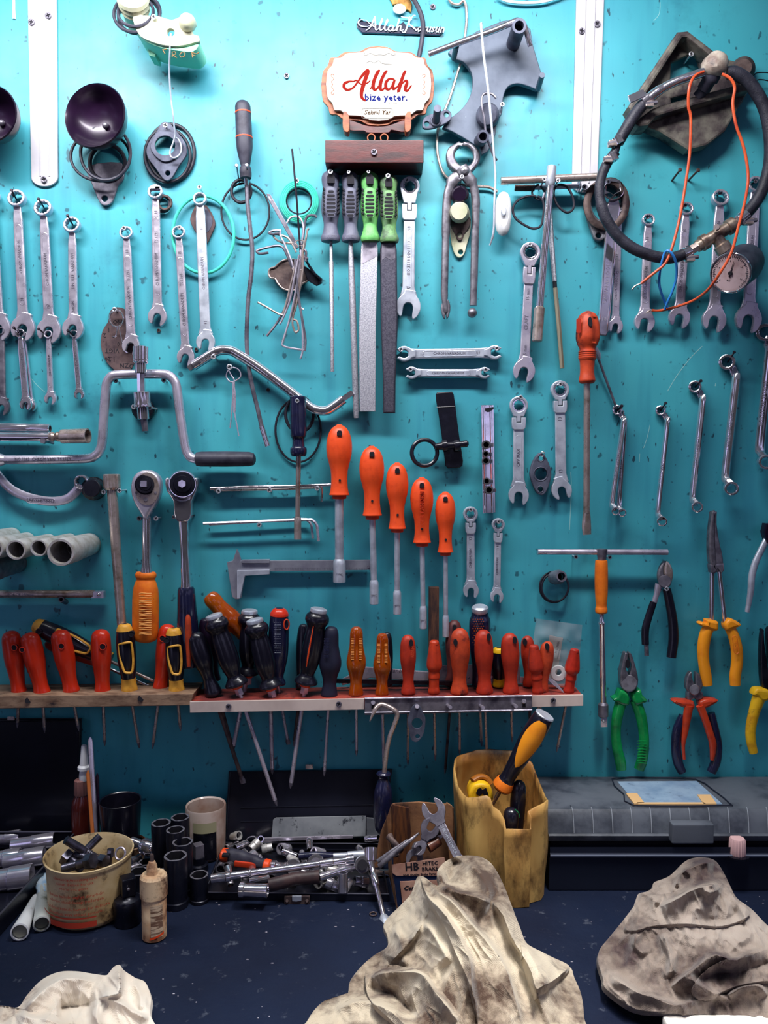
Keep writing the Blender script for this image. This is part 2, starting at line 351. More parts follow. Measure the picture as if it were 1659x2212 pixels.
def tubepart(t,nm,pts,r,mt,n=10,d=8,k=6,smooth=True,lbl=None):
    q=cr([tuple(p) if len(p)>2 else (p[0],p[1],d) for p in pts],k) if smooth else [tuple(p) if len(p)>2 else (p[0],p[1],d) for p in pts]
    return part(t,nm,M().sweep([W(*p) for p in q],r,n),mt,lbl)
def path(pts,d=8,k=6,closed=False):
    return [W(*p) for p in cr([tuple(p) if len(p)>2 else (p[0],p[1],d) for p in pts],k,closed)]
def driver(lbl,x0,y0,x1,y1,tx,ty,prof,mt,sr,d=16,d1=None,nm='screwdriver',cat='screwdriver',flute=0,fl=(.05,.75),hole=None,tip=None,collar=None,smat=None,tipr=None,flat_=1,n=24,tipm=None,group=None,tl=14):
    "handle from x0,y0 to x1,y1 and shaft on to tx,ty; prof = [(fraction, radius px)]"
    d1=d if d1 is None else d1;t=T(nm,lbl,cat,x0,y0,d,group);a,b,c=W(x0,y0,d),W(x1,y1,d),W(tx,ty,d1)
    fn=(lambda u,an:1-(flute[1]*max(0,cos(an*flute[0]))**2 if fl[0]<u<fl[1] else 0)) if flute else None
    pr=cr([(p[0],p[1]) for p in prof],4)
    h=part(t,'handle',M().lathe(a,b,[(p[0]*100,max(.4,p[1])) for p in pr],n,mod=fn,flat=flat_),mt)
    part(t,'shaft',M().sweep([b-(b-a).normalized()*.004,c],sr,12),smat or CHROME)
    return t,h,a,b,c
def punch(t,par,x,y,w,h,d,mt=DARK,nm='hanging_hole',rim=None):
    "a dark through-hole with a rounded top"
    o=[(x-w/2,y+h/2),(x+w/2,y+h/2),(x+w/2,y-h*.1)]+[(x+w/2*cos(a),y-h*.1-h*.4*sin(a)) for a in [pi*i/6 for i in range(1,6)]]+[(x-w/2,y-h*.1)]
    q=part(par,nm,M().plate([o],d-1.2,d,.2),mt)
    if rim:part(par,'hole_rim',M().sweep([W(p[0],p[1],d) for p in o],.8,6,closed=True),rim)
    return q
# ---------------------------------------------------------------- room, wall paint, bench, lights, camera
def wallmat():
    m=bpy.data.materials.new('teal_gloss_paint');m.use_nodes=True;n=m.node_tree.nodes;l=m.node_tree.links;b=n['Principled BSDF']
    tc=n.new('ShaderNodeTexCoord')
    def mp(s,lc=(0,0,0)):
        q=n.new('ShaderNodeMapping');q.inputs['Scale'].default_value=s;q.inputs['Location'].default_value=lc;l.new(tc.outputs['Object'],q.inputs[0]);return q.outputs[0]
    def nz(vec,sc,det=5,r=.6):
        q=n.new('ShaderNodeTexNoise');q.inputs['Scale'].default_value=sc;q.inputs['Detail'].default_value=det;q.inputs['Roughness'].default_value=r;l.new(vec,q.inputs[0]);return q.outputs[0]
    def rg(s,a,z,o0=0,o1=1):
        q=n.new('ShaderNodeMapRange');q.inputs[1].default_value=a;q.inputs[2].default_value=z;q.inputs[3].default_value=o0;q.inputs[4].default_value=o1;l.new(s,q.inputs[0]);return q.outputs[0]
    cur=[None]
    def mix(f,c):
        q=n.new('ShaderNodeMix');q.data_type='RGBA';l.new(f,q.inputs[0])
        if cur[0]:l.new(cur[0],q.inputs[6])
        else:q.inputs[6].default_value=(*c8(68,174,188),1)
        q.inputs[7].default_value=(*c,1);cur[0]=q.outputs[2]
    u=mp((1,1,1))
    mix(rg(nz(u,3.2,3),.4,.65),c8(58,156,176))
    mix(rg(nz(mp((22,1,2.2)),1.6,3),.52,.75,0,.5),c8(46,134,160))
    mix(rg(nz(mp((1,1,1),(4,2,9)),9,5,.7),.58,.8,0,.55),c8(34,108,128))
    mix(rg(nz(u,60,2),.665,.72,0,.75),c8(24,66,84))
    mix(rg(nz(mp((1,1,.45),(3,3,3)),130,2),.675,.72,0,.85),c8(20,40,60))
    l.new(cur[0],b.inputs['Base Color']);b.inputs['Specular IOR Level'].default_value=.5;b.inputs['Coat Weight'].default_value=.06;b.inputs['Coat Roughness'].default_value=.42;b.inputs['Coat IOR'].default_value=1.6
    l.new(rg(nz(u,14,5),.3,.7,.40,.56),b.inputs['Roughness'])
    bp=n.new('ShaderNodeBump');bp.inputs['Strength'].default_value=.25;bp.inputs['Distance'].default_value=.0012;l.new(nz(u,34,5),bp.inputs['Height']);l.new(bp.outputs[0],b.inputs['Normal'])
    return m
def bx(x0,x1,y0,y1,z0,z1):return M().box(((x0+x1)/2,(y0+y1)/2,(z0+z1)/2),(x1-x0,y1-y0,z1-z0))
WALLM=wallmat()
wo=solo('wall_back',None,None,bx(-2.2,2.2,0,.03,0,2.7),WALLM,kind='structure')
wo['label']='teal painted metal wall the tools hang on'
FLM=mat('grey_concrete',c8(84,84,88),.8,0,c8(60,60,66),4)
solo('floor',None,None,bx(-2.2,2.2,-3.2,.03,-.05,0),FLM,kind='structure')
CEM=mat('ceiling_white',c8(210,212,216),.8)
solo('ceiling',None,None,bx(-2.2,2.2,-3.2,.03,2.7,2.75),CEM,kind='structure')
# scratches in the paint
SCRM=mat('bare_scratch',c8(150,205,205),.6)
def scratch(pts,w,mt=None):
    m=M().sweep([W(p[0],p[1],.05) for p in cr(pts,5)],(w,.25),4)
    part(wo,'paint_scratch',m,mt or SCRM)
for p,w in (([(1517,748),(1490,775),(1462,812),(1442,845)],.9),([(1404,918),(1398,945),(1390,968)],.7),([(1382,980),(1381,998)],.6),([(1233,1020),(1234,1050),(1233,1090),(1230,1145)],.9),([(68,818),(80,832),(98,848)],.7),([(1426,5),(1424,30),(1412,45)],.7),([(1546,828),(1545,834)],1.2)):scratch(p,w)
part(wo,'dried_paint_run',M().sweep(PX([(30,-12),(30,20),(31,42)],.5),[3,3.2,4],8),WPL)
# bench
BM=mat('dark_rubber_bench_mat',c8(21,31,54),.6,0,c8(15,22,42),6,.35,.7,bump=.6,bs=120,dirt=c8(92,98,112),ds=48,dlo=.60,dhi=.78,rv=.1,spec=.22)
bt=T('workbench','dark navy workbench top covered with a scuffed mat below the tool wall','workbench',V((0,-.35,BZ)))
part(bt,'worktop',bx(-1.15,1.15,-.80,-.003,BZ-.04,BZ),BM)
for x in(-1.05,1.05):
    for y in(-.74,-.1):part(bt,'leg',bx(x-.04,x+.04,y-.04,y+.04,0,BZ-.04),BLKP)
cr_=random.Random(5);mm=M()
for i in range(150):
    x,y=cr_.uniform(-.5,.5),cr_.uniform(-.52,-.16);s=cr_.uniform(.0004,.0011);mm.ball((x,y,BZ+s*.4),1,6,(s*cr_.uniform(.7,2.6),s,s*.6),k=1)
solo('metal_swarf','pale metal crumbs and grit scattered over the dark bench mat','swarf',mm,STEEL,kind='stuff')
# lights: a fluorescent tube above the board, plus an added cool fill light behind the camera
def area(nm,loc,tgt,sx,sy,pw,col,spread=180):
    l=bpy.data.lights.new(nm,'AREA');l.shape='RECTANGLE';l.size=sx;l.size_y=sy;l.energy=pw;l.color=col;l.spread=math.radians(spread)
    o=bpy.data.objects.new(nm,l);COL.objects.link(o);o.location=loc;d=V(tgt)-V(loc);o.rotation_euler=d.to_track_quat('-Z','Y').to_euler();return o
area('tube_lamp',(-.19,-.38,ZC+.70),(-.18,-.02,ZC+.36),1.02,.07,9.4,(1,.985,1),150)
area('bench_lamp',(.25,-.80,ZC+.95),(.15,-.78,BZ),.8,.12,6.8,(1,.97,.94),56)
area('rear_fill',(-1.9,-2.6,2.1),(0,-.1,1.3),1.3,1.6,.8,(.8,.76,1))
w=bpy.data.worlds.new('workshop');SC.world=w;w.use_nodes=True;n=w.node_tree.nodes;l=w.node_tree.links;bg=n['Background']
tc=n.new('ShaderNodeTexCoord');q=n.new('ShaderNodeTexNoise');q.inputs['Scale'].default_value=2.2;q.inputs['Detail'].default_value=1;l.new(tc.outputs['Generated'],q.inputs[0])
r=n.new('ShaderNodeMapRange');r.inputs[1].default_value=.56;r.inputs[2].default_value=.61;r.inputs[3].default_value=.015;r.inputs[4].default_value=1.5;l.new(q.outputs[0],r.inputs[0]);l.new(r.outputs[0],bg.inputs[1])
bg.inputs[0].default_value=(*c8(186,184,226),1)
cd=bpy.data.cameras.new('camera');co=bpy.data.objects.new('camera',cd);COL.objects.link(co);SC.camera=co
cd.sensor_fit='VERTICAL';cd.sensor_height=24;cd.sensor_width=18;cd.lens=F*24/2212;cd.clip_start=.02
co.location=CAM;co.rotation_euler=(pi/2-TH,0,0)
vs=SC.view_settings;vs.view_transform='Standard';vs.look='None';vs.gamma=1;vs.exposure=0;vs.use_curve_mapping=False
SC.cycles.max_bounces=6;SC.cycles.diffuse_bounces=2;SC.cycles.glossy_bounces=3;SC.cycles.transmission_bounces=5;SC.cycles.caustics_reflective=False;SC.cycles.caustics_refractive=False
SC.cycles.use_denoising=True
# ---------------------------------------------------------------- combination wrenches
wrench('big pinkish steel combination wrench cut off by the left picture edge',-20,425,19,-2,708,26,22,.25)
wrench('large steel combination wrench, leftmost one whose nail and ring show fully',37,430,19,51,708,26,21,.3,txt={'CHROM VANADIUM':(.45,1),'18':(.78,1)})
wrench('large steel combination wrench with oval stamped panel, second whole one from the left',94,451,19,107,713,26,21,.3,txt={'CHROM VANADIUM':(.5,1),'17':(.8,1)},mt=STEEL)
wrench('steel combination wrench with rows of raised lettering, third from the left',156,487,18,159,708,23,19,.25,txt={'CHROM':(.8,1),'DIN 3113':(.55,1),'VANADIUM':(.36,1)},pan=False)
wrench('steel wrench numbered 13 hanging in front of the brown fibre gasket',273,504,14.5,284,746,19,19,.35,txt={'CHROM-VANADIUM':(.62,1),'TS 3291':(.38,1),'13':(.16,1)})
wrench('steel wrench numbered 14 with a washer behind its ring, highest in the upper left group',336,416,16.5,341,683,20.5,19,.2,txt={'CHROM-VANADIUM':(.62,1),'TS 3291':(.36,1),'14':(.16,1)})
wrench('steel wrench numbered 15 whose jaw touches the cranked brace bar',386,503,14.5,402,770,19,18,.3,txt={'CHROM-VANADIUM':(.62,1),'TS 3764':(.38,1),'15':(.16,1)},mt=STEEL)
wrench('wide satin wrench numbered 14 hanging inside the big green ring',432,431,15,445,738,20.5,22,.2,txt={'CHROM VANADIUM':(.52,1),'14':(.2,0),' 14':(.86,0)},pan=False,mt=MATTE,d=14)
wrench('dull small wrench under the large ones, cut by the left edge',3,716,9,5,879,17,15,.3,pan=False,mt=DSTEEL,cat='wrench')
wrench('glossy chrome small wrench in front of its near twin, under the large wrenches',44,721,10.5,57,873,13,15,.2,mt=CHROME,d=12,txt={'CHROM VANADIUM':(.45,1)},tsz=7,nm='small_combination_wrench')
wrench('small chrome wrench mostly hidden behind its glossy twin',50,724,9,67,876,11.5,13,.2,mt=CHROME,d=5,pan=False,nm='small_combination_wrench')
wrench('small satin wrench with oval panel hanging below the second large wrench',105,723,9,110,861,13,12,.25,nm='small_combination_wrench',txt={'CHROM VANADIUM':(.48,1)},tsz=6)
wrench('smallest chrome wrench at left with stamped shank and blackened ring',160,722,8.5,172,852,11,12,.1,mt=CHROME,nm='small_combination_wrench',txt={'CHROM VANADIUM':(.5,1)},tsz=7)
for a in ((25,411,36,432,'short dark nail through the ring of the leftmost whole wrench'),(83,430,95,448,'short dark nail through the ring of the second whole wrench'),(146,466,158,487,'dark nail with pale head through the third wrench ring'),(30,708,46,726,'dark nail holding the glossy small wrench pair'),(84,711,104,727,'dark nail holding the small wrench with oval panel'),(147,714,163,729,'dark nail holding the smallest chrome wrench')):
    nail(a[0],a[1],a[2],a[3],22,a[4],r=1.7,rh=3.6)
# right hand group
wrench('steel combination wrench behind the loose wire end, leftmost and lowest ring of the right group',1400,476,14,1392,694,22,20,.15,txt={'CHROM-VANADIUM':(.62,1),'14':(.18,1)})
wrench('steel combination wrench behind blue wire loop',1482,452,15,1467,685,23,20,.15,txt={'CHROM-VANADIUM':(.62,1),'15':(.2,1)})
wrench('large steel combination wrench beside the pressure gauge, behind the brass tee',1555,429,18.5,1542,690,26,23,.15,txt={'CHROM-VANADIUM':(.58,1),'16':(.2,1)})
wrench('largest steel combination wrench, behind the black gauge body at the right',1631,400,18,1616,688,28.5,25,.15,txt={'CHROM-VANADIUM':(.5,1),'17':(.25,1)},d=7)
wrench('slim wrench whose upper half hides behind the black hose',1336,450,11,1329,704,16,16,.15,d=6,txt={'CHROM-VANADIUM':(.66,1),'12':(.4,1)},tsz=8)
for x,y,l in((1399,470,'screw head inside the ring of the wrench at the bare wire end'),(1480,444,'screw head inside the ring of the wrench behind the blue wire'),(1555,417,'screw head inside the ring of the wrench beside the gauge'),(1632,392,'screw head inside the ring of the largest right wrench'),):scr(x,y,10,l,4.2,0)
for x,y,d,l in((268,493,16,'bright screw in the ring of the wrench before the brown gasket'),(388,492,18,'bright screw in the ring of the wrench touching the bent bar'),(431,405,24,'bright long screw above the wide wrench in the green ring')):scr(x,y,d,l)
# big cranked chrome wrench with a square shaft
t=T('cranked_ring_wrench','big bright ring wrench with ribbed flat shaft running down behind the red handle','wrench',1322,420,16)
part(t,'ring_end',M().plate([circ(1322,412,25,32),star(1322,408,16.5,6,.8)],8,20,1.5,tilt=((1,0,0),-.15,W(1322,412,14))),CHROME)
L,f,an=frame2(1326,425,1302,722)
s=M().plate([[f(-10,6),f(-15,25),f(-13,60),f(-12,290),f(-7,302),f(7,302),f(12,290),f(13,60),f(15,25),f(10,6)]],9,15,1.6)
for q in(-9,9):s.sweep(PX([f(q,40),f(q,290)],15.2),1.5,6)
q=part(t,'shank',s,CHROME);e=M();p=f(0,185);e.text('UNIVANDTOOLS',p[0],p[1],13,an-pi/2,15.1,.4,.9);p=f(0,265);e.text('18',p[0],p[1],11,an,15.1,.4);part(q,'embossed_lettering',e,STEEL)
scr(1314,393,30,'bright screw holding the big cranked ring wrench')
# flex head ratchets
rwrench('white satin ratchet wrench numbered 18 hanging right of the files',885,404,21.5,36,70,882,661,27,26,.12,txt=(('18/',.9,10),('ISO 3318 DIN 3113',.5,10),('/18',.12,9)),d=11)
scr(879,389,20,'bright screw in the ring of the white ratchet wrench numbered 18')
rwrench('worn ratchet wrench marked 15 mm hanging left of the tall T wrench',1145,546,22,30,66,1132,800,24,21,.2,txt=(('15 mm',.86,11),('CRAFT',.5,12),('15 mm',.14,10)),mt=STEEL,pan=False)
scr(1145,528,19,'bright screw in the ring of the worn 15 mm ratchet wrench')
rwrench('satin ratchet wrench with long oval panel left of the small black flange',1120,876,20,24,50,1120,1068,22,24,.05,txt=(('CRV-MAX',.5,10),))
scr(1125,858,18,'bright screw in the ring of the panelled ratchet wrench')
rwrench('plain satin ratchet wrench numbered 13 right of the small black flange',1209,842,20,22,48,1212,1057,22,23,-.25,txt=(('13',.1,11),('13',.85,11)),pan=False)
scr(1211,830,20,'bright screw in the ring of the plain ratchet wrench numbered 13')
rwrench('small satin ratchet wrench numbered 12, left of the two by the orange handles',1016,1110,16,17,40,1017,1274,17,18,.05,txt=(('12',.12,8),('CHROM-VAN',.5,8)))
scr(1017,1101,18,'bright screw in the ring of the small ratchet wrench numbered 12')
rwrench('smallest satin ratchet wrench numbered 8, right of the two by the orange handles',1076,1133,14,16,36,1073,1287,14.5,15,.05,txt=(('8',.1,7),('CHROM-VAN',.5,7)))
scr(1077,1127,18,'bright screw in the ring of the smallest ratchet wrench')
# flare nut wrenches, lying level
FL=[(-.42,-1.5),(-.5,-1.1),(-.85,-.62),(-1,-.1),(-.97,.3),(-.8,.62),(-.6,.95),(-.35,.7),(-.38,.5),(-.52,.25),(-.56,-.1),(-.3,-.52),(.3,-.52),(.56,-.1),(.52,.25),(.38,.5),(.35,.7),(.6,.95),(.8,.62),(.97,.3),(1,-.1),(.85,-.62),(.5,-1.1),(.42,-1.5)]
def flare(lbl,x0,x1,y0,y1,r0,r1,w,txt):
    t=T('flare_nut_wrench',lbl,'wrench',(x0+x1)/2,(y0+y1)/2,10)
    for x,y,r,s in((x0,y0,r0,pi/2),(x1,y1,r1,-pi/2)):part(t,'flare_jaw',M().plate([loc(FL,x,y,s,r)],4,15,1.3),MATTE)
    L,f,an=frame2(x0,y0,x1,y1);h=w/2
    s=M().plate([[f(-h*1.15,r0*.8),f(-h,r0*2),f(-h,L-r1*2),f(-h*1.15,L-r1*.8),f(h*1.15,L-r1*.8),f(h,L-r1*2),f(h,r0*2),f(h*1.15,r0*.8)]],6,12,1.8,res=2)
    panel(s,f,-h*.55,h*.55,r0*2.4,L-r1*2.4,12);q=part(t,'shank',s,MATTE);e=M()
    for c,fr in txt:p=f(0,L*fr);e.text(c,p[0],p[1],8,0,12,.35,.95)
    part(q,'embossed_lettering',e,DSTEEL);return t
flare('upper longer flare nut wrench lying level on two screws, numbered 13 and 11',873,1068,765,762,16.5,15.5,21,(('13/',.2),('CHROM-VANADIUM',.5),('/11',.82)))
flare('lower shorter flare nut wrench lying level on two screws',889,1046,806,806,13.5,12.5,17,(('CHROM-VANADIUM',.5),))
for x,y,l in((866,755,'left end of the upper flare nut wrench'),(1073,753,'right end of the upper flare nut wrench'),(887,798,'left end of the lower flare nut wrench'),(1049,799,'right end of the lower flare nut wrench')):scr(x,y,19,'bright screw holding the '+l,5)
# offset double ring wrenches
def offs(lbl,x0,y0,r0,x1,y1,r1,w,kx,d=12,nl=None,mt=None,second=False):
    "upper ring seen edge-on at x0,y0, shank, lower ring at x1,y1 stepping toward the viewer"
    mt=mt or CHROME;t=T('offset_ring_wrench',lbl,'wrench',x0,y0,6);a=(x0+kx,y0+r0*1.9);b=(x1-r1*.9,y1-r1*1.9)
    part(t,'ring_end',M().plate([circ(x0,y0,r0,28),star(x0,y0,r0*.66,12,.88)],1,1+r0*.75,1,tilt=((0,0,1),-.45,W(x0,y0,6))),mt)
    part(t,'ring_end',M().plate([circ(x1,y1,r1,28),star(x1,y1,r1*.7,12,.88)],d+6,d+8+r1*.8,1,tilt=((0,0,1),-.25,W(x1,y1,d+8))),mt)
    s=M();P=[(x0+r0*.45,y0+r0*.55,4),(a[0]-w*.12,a[1]-r0*.35,8),(a[0],a[1]+6,d),((a[0]+b[0])/2,(a[1]+b[1])/2,d),(b[0],b[1]-4,d),(x1-r1*.65,y1-r1*1.1,d+6),(x1-r1*.15,y1-r1*.5,d+11)]
    q=cr(P,5);h=w/2;R=[]
    for i,p in enumerate(q):
        u=i/(len(q)-1);e=1 if .2<u<.8 else .95+.25*min(1,abs(u-.5)*2-.6)
        R.append((h*e,h*.62))
    s.sweep([W(*p) for p in q],R,8);k=part(t,'shank',s,mt)
    e=M();L,f,an=frame2(a[0],a[1],b[0],b[1]);p=f(-w*.1,L*.55);e.text('CHROM VANADIUM',p[0],p[1],w*.55,an-pi/2,d+w*.26,.4,.9);part(k,'embossed_lettering',e,STEEL)
    if nl:nail(nl[0],nl[1],x0-1,y0+1,24,nl[2],r=1.8,rh=3.6)
    return t
offs('offset ring wrench in front of its thinner twin, right of the long red screwdriver',1334,886,11,1331,1104,9,13,13,nl=(1343,877,'dark nail holding the pair of offset wrenches'),d=14)
offs('thinner offset ring wrench behind its twin, lower ring peeping out to the right',1340,892,8,1345,1107,9,11,9,d=8)
offs('shortest single offset ring wrench, leftmost of the four single ones at right',1427,887,11,1431,1126,11,13,14,nl=(1438,871,'reddish dark nail holding the shortest offset wrench'))
offs('middle sized offset ring wrench, second of the four single ones at right',1502,836,13.5,1507,1095,12,15,15,nl=(1514,823,'dark nail holding the middle offset wrench'))
offs('long offset ring wrench, tallest one fully in view at right',1572,783,17,1581,1055,15,18,18,nl=(1586,761,'dark nail holding the long offset wrench'))
offs('largest offset ring wrench cut by the right picture edge',1655,719,19,1656,998,16,22,8)
# half-moon wrench
t=T('half_moon_wrench','curved chrome half-moon wrench sweeping down to a ring at its right end','wrench',100,1085,10)
q=part(t,'curved_shank',M().sweep(path([(-22,1000),(-2,1030),(24,1057),(60,1074),(105,1083),(142,1079),(163,1063),(174,1046)],12),[(10,5)]*43,10),STEEL)
part(t,'ring_end',M().plate([circ(178,1041,15.5,28),star(178,1041,10.5,12,.88)],10,22,1.2),CHROME)
e=M();e.text('UNIVANDTOOLS',88,1082,9,.06,15.4,.5,.85);e.text('12',166,1060,8,-.7,15.4,.5);part(q,'embossed_lettering',e,DSTEEL)
m=M();part(q,'stamped_panel',M().sweep([W(p[0],p[1],15.2) for p in rrect(lambda a,b:(88+a*.998+b*.06*-1,1082+b+a*.065),-31,31,-6,6,5.5)],.8,5,closed=True),STEEL)
t=T('socket_stack','black impact sockets stacked on a peg behind the half-moon wrench ring','sockets',200,1052,0)
for i in range(4):part(t,'impact_socket',M().lathe(W(203,1056,i*9),W(202-i*1.5,1055,i*9+8),[(0,24-i*2),(.15,25.5-i*2),(.85,25.5-i*2),(1,24-i*2)],24),BLKP)
# ---------------------------------------------------------------- upper part of the wall
def rail(lbl,x0,x1,xb0,xb1,yb,scs,bl):
    t=T('white_rail',lbl,'rail',(x0+x1)/2,100,0);r=(xb1-xb0)/2;cx=(xb0+xb1)/2
    o=[(x0,-30),(x1,-30),(xb1,yb-r*.7)]+[(cx+r*cos(a),yb-r*.7+r*.7*sin(a)) for a in [pi*i/12 for i in range(1,12)]]+[(xb0,yb-r*.7)]
    b=part(t,'rail_strip',M().plate([o],0,4,1.2,res=2),WRAIL)
    g=M()
    for s in(-.17,.17):
        w=x1-x0;g.sweep(PX([((x0+x1)/2+s*w,-30),(cx+s*w*.9,yb-r*.8)],4),[(2.6,2.4),(2,2)],8)
    part(t,'raised_groove_edge',g,WRAIL)
    for i,q in enumerate(scs):
        z=scr(q[0],q[1],5.5,'x',6.6,0,name='rail_screw');z.parent=t;z.location=z.location-t.location
        for k in('label','category'):
            if k in z:del z[k]
    return t
rail('long white painted rail running down from the top edge near the left corner',60,123,68,126,404,((68,48),(104,34),(95,388)),1)
rail('long white painted rail running down behind the T wrench, right of the grey plate',1245,1306,1235,1290,417,((1257,67),(1290,52),(1263,405)),1)
def cup(lbl,x,y,rx,ry,rot,d,dx,dy):
    "dished horn: dark bowl facing the room, tilted"
    t=T('horn_dish',lbl,'dish',x,y,0);c=W(x,y,d);k=kpx(c);R=(rx+ry)/2*k
    ax=V((-.17,-.97,.06)).normalized() if dx else V((-.1,-.99,.02)).normalized()
    b=M();pr=[(0,.30),(3,.55),(12,.82),(22,.95),(31,1.0),(34,1.02),(36,.99),(33,.93),(25,.86),(14,.72),(6,.45),(4,.18),(4,.02)]
    u=V((1,0,0));u=(u-ax*u.dot(ax)).normalized();w=ax.cross(u);n=40
    vs=[];fs=[]
    for i,(h,r) in enumerate(pr):
        for j in range(n):a=2*pi*j/n;vs.append(c+ax*((h-34)/1000)+(u*cos(a)+w*sin(a))*(R*r))
    for i in range(len(pr)-1):
        for j in range(n):fs.append((i*n+j,i*n+(j+1)%n,(i+1)*n+(j+1)%n,(i+1)*n+j))
    fs.append(tuple(range(n)));b.add(vs,fs);part(t,'bowl',b,PUR)
    part(t,'centre_bolt',M().ball(c-ax*.027,7,12),DSTEEL)
    part(t,'hub',M().sweep([c-ax*.034,c-ax*.05],15,16),RUB);return t
cup('shiny purplish black horn dish facing left, with looped rings hanging below',205,250,68,71,0,52,1,0)
cup('black horn dish cut off by the left picture edge',-22,246,58,64,0,50,0,0)
t=T('triangular_bracket','grey pressed metal bracket with pointed hole tab below the black dish','bracket',228,400,4)
part(t,'tab',M().plate([cr([(190,360),(262,352),(268,385),(256,402),(246,432),(238,442),(226,445),(216,438),(208,420),(200,400)],3,True),circ(227,430,6.5,16)],2,6,1),DSTEEL)
part(t,'bracket_ring',M().ring(W(232,352,6),38,4.5),RUB)
for l,x,y,rx,ry,r,d in(('black hose ring, larger of the pair hanging below the black horn dish',217,338,63,54,3.2,16),('black hose ring, smaller of the pair hanging below the black horn dish',228,330,53,60,3.4,22)):
    solo('rubber_ring',l,'ring',M().ring(W(x,y,d),rx,r,(0.05,-1,.1),44,8,ry=ry),RUBG)
# thermostat seals
t=T('seal_ring_set','black rubber seal rings stacked behind the grey eyed gasket plate','ring',366,335,3)
part(t,'outer_ring',M().ring(W(370,330,3),50,4,ry=60),RUB);part(t,'inner_ring',M().ring(W(362,336,6),49,3.5,ry=56),RUB)
t=T('flange_gasket','grey eyed gasket plate with two bolt holes hanging in front of black rings','gasket',358,330,10)
o=cr([(357,264),(368,268),(380,282),(398,305),(404,322),(402,338),(388,358),(374,382),(363,391),(352,386),(338,366),(320,342),(317,322),(325,303),(340,284),(348,268)],3,True)
part(t,'gasket_plate',M().plate([o,circ(358,319,26,24,24),circ(363,375,5.5,14)],9,13,.8),GASK)
o=cr([(345,284),(372,286),(392,306),(394,322),(380,342),(356,350),(336,338),(325,318),(332,298)],3,True)
part(t,'raised_lip',M().plate([o,circ(357,315,22,24,21)],13,16,.7),GASK)
part(t,'green_seal',M().ring(W(360,320,10),26,1.6),SEAL)
scr(357,271,20,'bright screw holding the eyed gasket plate',5.4)
t=T('wire_hook','long thin wire hook hung on the cream plate, curled at its lower end','hook',370,72,40)
part(t,'wire',M().sweep(path([(369,72,72),(367,110,66),(366,160,50),(369,210,40),(374,250,34),(376,272,30),(378,292,26),(374,308,24),(368,325,22),(368,336,22),(374,341,22),(384,338,22),(391,328,22),(391,314,22),(386,302,22),(378,296,23)],40),1.9,8),MATTE)
# cream pump part at the top
t=T('cream_metal_part','cream painted metal casting with handwritten letters and a domed boss','casting',350,90,20)
o=cr([(288,45),(292,32),(312,36),(345,38),(372,46),(392,38),(402,36),(421,42),(424,55),(417,62),(418,76),(430,80),(432,92),(426,94)],2)+cr([(426,94),(405,100),(380,103),(350,100),(325,92),(306,82),(296,68)],3)
part(t,'top_plate',M().plate([o,circ(370,73,8.5,20)],62,70,1.5),CREAM)
o=cr([(304,86),(325,96),(350,104),(380,107),(408,103),(432,96),(438,118),(424,132),(400,130),(362,124),(330,112),(312,98)],2,True)
fr=part(t,'front_face',M().plate([o],20,66,2),PGREEN)
part(t,'bracket_leg',M().plate([[(320,98),(344,106),(342,134),(328,130)]],14,40,1),PGREEN)
part(t,'domed_boss',M().lathe(W(405,50,60),W(404,48,86),[(0,19),(.5,18.5),(.8,15),(.95,9),(1,3)],24),CREAM)
e=M()
for st in([(351,107),(357,117)],[(352,108),(360,106)],[(372,113),(372,124)],[(372,113),(378,112),(380,117),(373,119)],[(373,119),(382,125)],[(392,113),(388,119),(391,124),(398,122),(400,116),(396,112),(391,114)],[(414,112),(416,125)],[(414,113),(424,117),(430,113)],[(415,119),(422,121)]):
    e.sweep(PX(st,66.4),1.1,5)
part(fr,'handwriting',e,mat('brown_marker',c8(120,90,50),.6))
t=T('ribbed_cap','dirty white ribbed cap above the cream casting, cut by the top edge','cap',290,10,30)
part(t,'cap_body',M().lathe(W(300,60,30),W(286,-8,74),[(0,22),(.25,26),(.55,28),(.6,31),(.65,28),(.75,33),(.85,31),(.9,34),(1,32)],32),CREAM)
for l,x,y,rx,ry,d in(('dark hose loop, outer one round the ribbed cap',296,28,50,48,60),('dark hose loop, middle one round the ribbed cap',300,34,44,44,52),('dark hose loop, inner one round the ribbed cap',293,26,38,36,66)):
    solo('hose_loop',l,'hose',M().ring(W(x,y,d),rx,3.6,(0,-1,.25),44,8,ry=ry),RUBG)
scr(332,37,74,'bright screw in the cream plate beside the hose loops',5)
# brass disc, script badge, bent tube
t=T('foam_patch','torn yellow foam patch stuck at the top edge above the script badge','foam',860,12,0)
part(t,'foam',M().plate([[(833,-14),(845,4),(848,12),(862,10),(866,26),(880,22),(888,28),(890,10),(880,-14)]],0,5,1.5),mat('yellow_foam',c8(196,150,84),.9,0,c8(140,100,50),80,bump=.6))
part(t,'white_disc',M().plate([circ(863,20,14,24,11)],5,8,.8),WPL)
t=T('script_badge','silver script badge reading Allah Korusun on a dark backing bar','badge',865,62,0)
o=[(776,38),(770,52),(771,60),(782,72),(950,77),(957,70),(957,60),(950,58),(940,62),(920,60),(900,58),(880,60),(872,48),(850,60),(832,56),(815,54),(800,48),(785,46)]
part(t,'backing_bar',M().plate([o],1,4,.8),NAVY)
def strokes(S,d,r,sc=(1,1),o=(0,0)):
    e=M()
    for st in S:
        q=cr([(o[0]+p[0]*sc[0],o[1]+p[1]*sc[1],p[2] if len(p)>2 else r) for p in st],5)
        e.sweep([W(p[0],p[1],d) for p in q],[(max(.35,p[2]),.9) for p in q],6)
    return e
